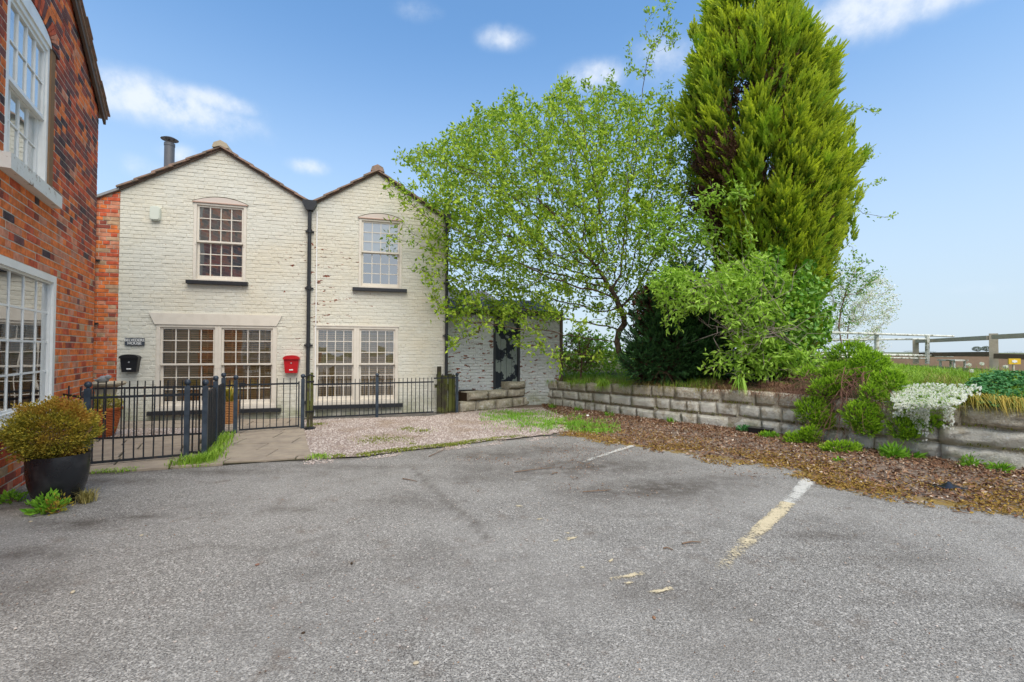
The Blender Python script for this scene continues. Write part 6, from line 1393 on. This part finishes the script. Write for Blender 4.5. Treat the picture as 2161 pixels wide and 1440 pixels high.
# --- bronzed upright bush and undergrowth left of the trunk
Yb = 11.3; p = PY(1225, 800, Yb); p[2] = bankz(p[0], Yb) - .03
A5 = atts([(1185, 790), (1180, 740), (1200, 700), (1235, 690), (1270, 730), (1275, 780)], 420, Yb, .4); tree('bronze_bush', 'small bronzed green bush on the bank left of the twisted trunk', 'bush', p, [p, PY(1226, 785, Yb), PY(1228, 765, Yb)], A5, MAT['redtwig'], MAT['lf_red'], .07, .10, .055, 5, .03, cap=.02, aspect=.45, maxr=.02)
Yh = 12.8; p = PY(1230, 800, Yh); p[2] = .9; A6 = atts([(1150, 790), (1150, 745), (1210, 700), (1290, 710), (1330, 750), (1340, 790)], 420, Yh, .4); tree('back_hedge', 'loose yellow green hedge seen behind the trunk of the big tree', 'hedge', p, [p, PY(1230, 780, Yh), PY(1240, 760, Yh)], A6, MAT['redtwig'], MAT['lf_elder'], .13, .16, .13, 20, .13, cap=.03, maxr=.03)

# --- creeping juniper over the wall
def yw(px, off=.12):   # depth of the wall face at pixel x
    a = G(px, np.interp(px, [q[0] for q in WALLB_PX], [q[1] for q in WALLB_PX])); return a[1] - off
J = [(1792, 749, 48, 28, .5), (1833, 768, 44, 26, .4), (1772, 787, 48, 22, .2), (1820, 800, 40, 20, .25), (1875, 806, 34, 25, .0), (1737, 825, 30, 26, -.05), (1765, 812, 26, 18, .0), (1715, 868, 36, 32, -.12), (1735, 885, 24, 22, -.12), (1840, 832, 24, 22, -.1), (1817, 876, 38, 34, -.16), (1830, 900, 26, 22, -.16), (1689, 930, 40, 18, -.35), (1710, 915, 22, 14, -.3), (1774, 948, 46, 14, -.45), (1903, 905, 25, 27, -.14), (1965, 893, 26, 14, -.08), (1620, 924, 22, 9, -.3), (1705, 788, 22, 10, .2), (1920, 915, 18, 14, -.16)]
p = PY(1800, 800, yw(1800) + .2); blobs = [bl(x, y, rx * .86, ry * .86, yw(x, 0) + o, min(rx, ry) * .8) for x, y, rx, ry, o in J]
jn = spray_mound('creeping_juniper', 'bright green creeping juniper tumbling in tufts over the stone wall', 'shrub', p, blobs, 8200, .06, MAT['lf_juniper'], .020, 9, .9)
ends = []
for _ in range(70):
    x0, y0 = R_.gauss(1785, 40), R_.gauss(795, 12); x1, y1 = R_.choice([(1660, 835), (1700, 850), (1720, 900), (1760, 925), (1790, 900), (1810, 880), (1700, 925), (1640, 830), (1880, 850), (1830, 830)]); x1 += R_.gauss(0, 16); y1 += R_.gauss(0, 12)
    ends.append((PY(x0, y0, yw(x0, -.1)), PY(x1, y1, yw(x1, .14 + R_.uniform(0, .1) + max(0, y1 - 860) * .003))))
twig_spray(None, None, None, p, ends, MAT['redtwig'], .006, parent=jn, wob=.07)

# --- grasses, weeds
def grass_patch(name, label, P, H, W, m, lean=.4, dirs=None, kind='stuff'):
    V, F = blades_geo(np.array(P), H, W, lean, dirs); o = link(name, tri_mesh(name, V, F, m)); tag(o, label, None, kind=kind); return o
def bankpts(n, x0, x1, o0, o1, cl=None):
    out = []
    while len(out) < n:
        px = R_.uniform(x0, x1); i = np.interp(px, [q[0] for q in WALLB_PX], range(len(WALLB_PX))); a = WALLB[int(i)] * (1 - i % 1) + WALLB[min(int(i) + 1, len(WALLB) - 1)] * (i % 1)
        n_ = bdir[int(i)]; o = R_.uniform(o0, o1); fan = nrm(n_ * .45 + np.array([.05, 1]) * .55); q = a + n_ * min(o, .6) + fan * max(0, o - .6)
        if cl and mn.noise(Vector((q[0] * cl, q[1] * cl, 1.))) < -.05: continue
        out.append((q[0], q[1], bank_z(a, o) - .01))
    return np.array(out)
P = bankpts(4200, 1143, 1500, .12, 1.6, 2.); grass_patch('bank_grass', 'wispy green grass along the top of the stone wall', P, rng.uniform(.08, .24, len(P)), .008, MAT['grass'], .6)
P = bankpts(1300, 1143, 1560, .1, .7, 1.5); grass_patch('dry_bank_grass', 'straw coloured grass hanging over the wall top', P, rng.uniform(.08, .24, len(P)), .008, MAT['drygrass'], .9)
P = bankpts(9000, 1840, 2400, .3, 3.6); grass_patch('meadow_grass', 'bright green meadow grass on the bank below the railings', P, rng.uniform(.12, .34, len(P)) , .009, MAT['grass'], .65)
P = bankpts(7000, 1840, 2300, 2.5, 8); grass_patch('far_bank_grass', 'green grass further up the bank', P, rng.uniform(.12, .26, len(P)), .014, MAT['grass'], .5)
P = bankpts(2200, 1850, 2100, .4, 2.6, 1.8); grass_patch('dry_meadow_grass', 'dry arching grass between the juniper and the flowers', P, rng.uniform(.15, .32, len(P)), .008, MAT['drygrass'], .8)
P = bankpts(2600, 1460, 1760, .08, .9, 2.2); o = grass_patch('dead_undergrowth', 'reddish brown dead growth under the cypress along the wall top', P, rng.uniform(.07, .22, len(P)), .007, MAT['brownstuff'], 1.1)
P = bankpts(900, 1500, 1760, .02, .14); grass_patch('hanging_dead_growth', 'dead brown strands hanging down over the wall', P, rng.uniform(.05, .12, len(P)), .006, MAT['brownstuff'], 1.6, np.array([-.5, -1, 0]))
ends = [(lambda a: (a, a + np.array([R_.gauss(0, .22), -.12 + R_.gauss(0, .1), R_.uniform(-.02, .12)])))(bankpts(1, 1380, 1700, .1, .8)[0]) for _ in range(110)]
twig_spray('brush_heap', 'low tangle of dry reddish twigs below the cypress on the wall top', 'dead branches', PY(1620, 815, 7.9), ends, MAT['redtwig'], .005, wob=.12)
def tuft(name, label, cat, px, py, n, H, W, m, r, z=0., lean=.6, dirs=None, group=None, Y=None):
    c = G(px, py) if Y is None else PY(px, py, Y); c[2] = c[2] if Y is not None else z; P = rng.normal(0, r, (n, 3)) * [1, 1, 0]; V, F = blades_geo(P, rng.uniform(H * .5, H, n), W, lean, dirs); o = link(name, tri_mesh(name, V, F, m), None, tuple(c)); return tag(o, label, cat, group)
tuft('strap_leaf_clump', 'arching green strap leaved clump hanging over the middle of the wall', 'plant', 1562, 818, 34, .34, .02, MAT['grass'], .03, lean=1.3, dirs=np.array([-.6, -1., 0]), Y=yw(1562, -.05))
tuft('grass_tuft', 'long grass tuft drooping over the wall below the twisted trunk', 'grass tuft', 1272, 815, 120, .32, .012, MAT['grass'], .05, lean=1.2, dirs=np.array([-.3, -1, 0]), Y=yw(1272, -.03))
for px, py, t in ((1415, 893, 'small weed at the wall foot left of the centre of the long wall'), (1220, 868, 'grass clump at the far end of the wall foot'), (1165, 862, 'grass clump in the far wall corner'), (1285, 880, 'third weed clump along the wall foot')): tuft('wall_weed', t, 'weed', px, py, 40, .16, .016, MAT['weed'], .05)
for x0, x1, n_, lab, mt in ((1143, 1330, 420, 'green grass blades drooping over the far stretch of wall', 'grass'), (1330, 1500, 160, 'thin grass drooping over the middle stretch of wall', 'drygrass'), (1900, 2300, 260, 'dry strands hanging over the rubble wall', 'drygrass')):
    P = bankpts(n_, x0, x1, .0, .10, 3.); grass_patch('trailing_grass', lab, P, rng.uniform(.08, .22, len(P)), .007, MAT[mt], 1.2, np.array([-.5, -1, 0]))
P = []
for _ in range(1300):
    i = R_.uniform(0, len(WALLB) - 1.01); a = WALLB[int(i)] * (1 - i % 1) + WALLB[int(i) + 1] * (i % 1); c_ = R_.choice((0, .22, .45)) + R_.uniform(-.01, .02)
    if mn.noise(Vector((a[0] * 2, a[1] * 2, c_ * 5))) > .0: q = a - bdir[int(i)] * R_.uniform(.0, .03); P.append((q[0], q[1], c_))
grass_patch('joint_moss', 'moss tufts lodged in the joints and foot of the stone wall', P, rng.uniform(.015, .05, len(P)), .012, MAT['mossgreen'], .9, np.array([-.5, -1, 0]))
# green edging grass and moss tufts on gravel and tarmac edge
def edge_tufts(name, label, line, n, w, H, m, z=.01, wd=.006, cl=None, thr=-.05):
    L_px = [G(*q)[:2] for q in line]; P = []
    while len(P) < n:
        i = R_.uniform(0, len(L_px) - 1.001); a = L_px[int(i)] * (1 - i % 1) + L_px[int(i) + 1] * (i % 1); q = a + rng.normal(0, w, 2)
        if cl and mn.noise(Vector((a[0] * cl, a[1] * cl, len(line) * 1.))) < thr: continue
        P.append((q[0], q[1], z))
    P = np.array(P); grass_patch(name, label, P, rng.uniform(H * .4, H, len(P)), wd, m, .5)
edge_tufts('edge_moss', 'line of yellow green moss between the gravel and the tarmac', [(760, 963), (800, 957), (850, 951), (920, 943), (960, 940), (1000, 933)], 3000, .045, .035, MAT['mossgreen'], wd=.010)
edge_tufts('edge_moss', 'patchy moss further along the gravel edge', [(1000, 933), (1060, 926), (1130, 920), (1190, 913)], 900, .05, .03, MAT['mossgreen'], wd=.010, cl=1.3)
edge_tufts('path_edge_grass', 'grass growing along the kerb below the railing', [(196, 999), (260, 996), (330, 990), (385, 985), (430, 984), (460, 981)], 900, .04, .05, MAT['grass'], cl=2.2, thr=-.2)
edge_tufts('corner_weeds', 'bright grass and weeds around the railing corner posts', [(380, 985), (420, 982), (445, 975), (452, 960), (470, 940), (478, 925)], 1300, .06, .16, MAT['grass'], wd=.009)
for i, (x, y, rx, n, H, t) in enumerate(((672, 967, .07, 260, .05, 'bright grass tuft at the corner of the slab path'), (715, 966, .05, 160, .035, 'small moss tuft second from the slab path'), (795, 931, .16, 420, .04, 'broad yellow green patch in the gravel'), (861, 908, .08, 200, .04, 'grass patch in the gravel nearest the railing'), (850, 930, .12, 200, .03, 'thin moss patch in mid gravel'), (868, 940, .04, 90, .03, 'tiny moss dot in the gravel'), (890, 912, .10, 130, .05, 'sparse weed patch in the gravel right of centre'), (670, 898, .06, 120, .05, 'weeds at the left end of the long railing'))):
    tag(tuft('grass_tuft', t, 'grass tuft', x, y, n, H, .008, MAT['mossgreen'] if i not in (0,) else MAT['grass'], rx, .014), t, 'grass tuft')
P = []
while len(P) < 6500:
    x, y = R_.uniform(1010, 1310), R_.uniform(868, 924); g_ = G(x, y)
    c = max(math.exp(-((x - 1090) / 60) ** 2 - ((y - 879) / 11) ** 2), math.exp(-((x - 1180) / 80) ** 2 - ((y - 897) / 10) ** 2), math.exp(-((x - 1260) / 45) ** 2 - ((y - 907) / 7) ** 2), .8 * math.exp(-((x - 1215) / 20) ** 2 - ((y - 890) / 8) ** 2), .5 * math.exp(-((x - 1040) / 25) ** 2 - ((y - 886) / 8) ** 2))
    if R_.random() < c * (1 if mn.noise(Vector((g_[0] * 3, g_[1] * 3, 0))) > -.15 else .15): P.append((g_[0], g_[1], .012))
P = np.array(P); grass_patch('gravel_grass', 'green grass spreading over the gravel near the stepped wall', P, rng.uniform(.02, .085, len(P)), .008, MAT['weed'], .6)
# leafy weeds
def leafy(name, label, cat, c, rad, n, L, W, m, up=.5, part='leaves'):
    c = np.array(c, float); r = thing(name, label, cat, tuple(c)); d = rdir(n); d[:, 2] = np.abs(d[:, 2]); P = d * np.array(rad) * rng.uniform(.2, 1, (n, 1)); V, F = leaf_geo(P, nrm(d * [1, 1, .5] + rdir(n) * .4 + [0, 0, up]), rng.uniform(L * .6, L, n), rng.uniform(W * .6, W, n), .2); link(part, tri_mesh(part, V, F, m), r)
    b = MB()
    for q in range(8): i = R_.randrange(n); b.tube([(0, 0, 0), tuple(P[i])], [.004, .002], 4)
    b.obj('stems', MAT['redtwig'], r); return r
leafy('pot_weed', 'green leafy weed growing at the foot of the black planter', 'weed', G(98, 1082), (.15, .10, .14), 170, .07, .035, MAT['weed'])
leafy('pot_weed', 'second seedy weed in front of the planter centre', 'weed', G(122, 1082), (.09, .08, .17), 150, .035, .016, MAT['lf_box'])
leafy('wall_foot_weed', 'yellow green weed at the base of the red brick wall', 'weed', G(25, 1058), (.14, .08, .08), 80, .06, .03, MAT['weed'])
tuft('dry_tuft', 'straw coloured tuft at the right foot of the planter', 'grass tuft', 182, 1060, 120, .16, .007, MAT['drygrass'], .03)
leafy('dandelion', 'leafy dandelion at the foot of the rubble wall below the white flowers', 'weed', G(1885, 966), (.14, .12, .14), 120, .12, .04, MAT['weed'])
leafy('wall_weed', 'flat leaf rosette on the litter right of the dandelion', 'weed', G(1925, 968), (.14, .06, .03), 30, .16, .05, MAT['weed'], .0)
leafy('wall_weed', 'ferny weed at the rubble wall foot further right', 'weed', G(2050, 986), (.12, .08, .16), 110, .06, .025, MAT['weed'])
leafy('wall_weed', 'bright ferny weed near the right edge on the litter', 'weed', G(2110, 995), (.12, .08, .08), 130, .08, .02, MAT['weed'], .2)
leafy('wall_weed', 'dark green weed left of the plastic box', 'weed', G(1570, 912), (.12, .08, .09), 90, .08, .05, MAT['lf_geranium'])
leafy('wall_weed', 'pale weed in front of the plastic box', 'weed', G(1625, 924), (.16, .08, .09), 140, .05, .03, MAT['weed'])
leafy('wall_weed', 'tiny yellow weed in the litter below the juniper', 'weed', G(1768, 974), (.07, .05, .04), 50, .04, .025, MAT['weed'])
# dead stalk weeds near the railing corner
# --- white candytuft
wc = PY(1960, 850, yw(1960) + .1); cf = thing('white_flowers', 'cascade of small white flowers spilling over the rubble wall', 'flowers', tuple(wc))
P = []
while len(P) < 2600:
    x, y = R_.uniform(1880, 2070), R_.gauss(850, 30)
    inside = ((x - 1958) / 82) ** 2 + ((y - 836) / 27) ** 2 < 1 or (2000 < x < 2070 and abs(y - 822) < 12 and R_.random() < .35) or (abs(x - (1935 + (y - 860) * .25)) < 26 - (y - 860) * .28 and 850 < y < 930) or (1990 < x < 2015 and 860 < y < 905 and R_.random() < .3) or (1885 < x < 1925 and 850 < y < 880 and R_.random() < .5)
    if inside and mn.noise(Vector((x * .06, y * .09, 0))) > -.38: P.append(PY(x, y, yw(x, .14) + max(0, 850 - y) * .006 - .12 * math.exp(-((y - 860) / 25) ** 2) + R_.uniform(-.03, .02)))
P = np.array(P) - wc; n = len(P); pet = []
Vs = []; Fs = []
for k in range(5):
    a = 2 * PI * k / 5 + rng.uniform(0, 1, n); D = nrm(np.stack([np.cos(a), -np.ones(n) * .35, np.sin(a)], 1)); V, F = leaf_geo(P, D, rng.uniform(.012, .022, n), .014, .05); Vs.append((V, F))
V, F = join(Vs); link('petals', tri_mesh('petals', V, F, MAT['petal']), cf)
Q = P[rng.integers(0, n, 2600)] + rng.normal(0, .03, (2600, 3)) + [0, .07, -.02]; V, F = leaf_geo(Q, rdir(2600), .04, .009, .1); link('foliage', tri_mesh('foliage', V, F, MAT['lf_juniper'], attrs={'tip': np.full(len(V), .4)}), cf)
# --- geranium foliage and orange strap tufts at the right
gc = PY(2120, 815, 5.5); ge = thing('geranium', 'mound of dark green lobed leaves on the wall top at the right edge', 'plant', tuple(gc)); P = []
for _ in range(620):
    x, y = R_.uniform(2030, 2230), R_.uniform(782, 856)
    if ((x - 2140) / 105) ** 2 + ((y - 818) / 40) ** 2 < 1: P.append(PY(x, y, 5.35 + (856 - y) * .009 + R_.uniform(-.08, .12)))
P = np.array(P) - gc; Vs = []
for k in range(5):
    a = rng.uniform(-.15, .15, len(P)) + (k - 2) * .62; D = nrm(np.stack([np.sin(a), -np.cos(a) * .75, -.25 * np.ones(len(P)) + rng.normal(0, .15, len(P))], 1)); Vs.append(leaf_geo(P, D, rng.uniform(.04, .065, len(P)), .032, .12, .6))
V, F = join(Vs); link('leaves', tri_mesh('leaves', V, F, MAT['lf_geranium']), ge)
b = MB()
for q in range(60): i = R_.randrange(len(P)); b.tube([(P[i][0] * .8, P[i][1] + .1, -.25), tuple(P[i])], [.004, .003], 4)
b.obj('stems', MAT['redtwig'], ge)
for x, y, t in ((2062, 853, 'orange tinged strap leaf tuft over the rubble wall left of the right edge'), (2116, 858, 'yellow orange strap leaf tuft hanging over the wall at the right edge'), (2157, 862, 'outermost orange strap leaf tuft at the frame edge')): tuft('strap_leaf_clump', t, 'plant', x, y, 80, .26, .009, MAT['strap'], .05, lean=1.5, dirs=np.array([-.3, -1., 0]), Y=yw(x, -.02))
# dandelion clocks in the meadow
for i, (x, y, t) in enumerate(((2045, 770, 'white dandelion clock under the distant garden table'), (2072, 768, 'second white dandelion clock, just left of the timber post'), (2122, 774, 'dandelion clock beside the yellow board'), (2050, 783, 'lowest dandelion clock in the meadow'))):
    c = PY(x, y, 6.8); r = thing('dandelion_clock', t, 'seed head', tuple(c), 0, 'dandelion clocks in the meadow'); n = 90; V, F = leaf_geo(np.zeros((n, 3)), rdir(n), .034, .008, .1); link('seed_head', tri_mesh('seed_head', V, F, MAT['petal']), r); b = MB(); b.tube([(0, 0, 0), (.01, 0, -.3)], .003, 4); b.obj('stalk', MAT['strap'], r)
# far trees on the horizon
def far_tree(px, pyb, pyt, wpx, Y, label, cat='tree'):
    c = PY(px, pyb, Y); s = Y / 960; H = (pyb - pyt) * s; Wd = wpx * s; r = thing('distant_tree', label, cat, tuple(c)); n = 700; d = rdir(n); P = d * [Wd / 2, Wd / 2, H * .36] * rng.uniform(.4, 1, (n, 1)) ** .5 + [0, 0, H * .62]
    V, F = leaf_geo(P, rdir(n), H * .09, H * .06, .2); link('crown', tri_mesh('crown', V, F, MAT['fartree']), r); b = MB(); b.tube([(0, 0, -.5), (0, 0, H * .6)], [H * .03, H * .012], 5)
    for q in range(6): b.tube([(0, 0, H * .25), (R_.uniform(-.35, .35) * Wd, 0, H * R_.uniform(.5, .85))], [H * .012, H * .004], 4)
    b.obj('trunk', MAT['bark'], r)
for a in ((2062, 746, 731, 16, 130, 'left of the two small distant trees on the horizon'), (2082, 746, 730, 16, 130, 'right of the two small distant trees beside the timber post'), (2140, 746, 742, 30, 200, 'low distant tree clump at the right edge'), (1925, 746, 740, 30, 200, 'low distant bushes behind the rail post'), (1960, 746, 741, 26, 200, 'faint distant bushes right of the white post')): far_tree(*a)

# ------------------------------------------------------------------ groups for repeats
GR = {'iron_railing': 'iron railing runs around the cottage front', 'stick': 'fallen sticks on the tarmac', 'stone': 'loose stones on the tarmac', 'wall_weed': 'weeds along the wall foot', 'grass_tuft': 'grass and moss tufts', 'letterbox': 'letterboxes on the cottage wall', 'strap_leaf_clump': 'strap leaved clumps on the wall top', 'distant_tree': 'distant trees on the horizon', 'pot_weed': 'weeds around the black planter'}
for o in C.objects:
    n_ = o.name.split('.')[0]
    if o.parent is None and n_ in GR and 'label' in o and 'kind' not in o and 'group' not in o: o['group'] = GR[n_]
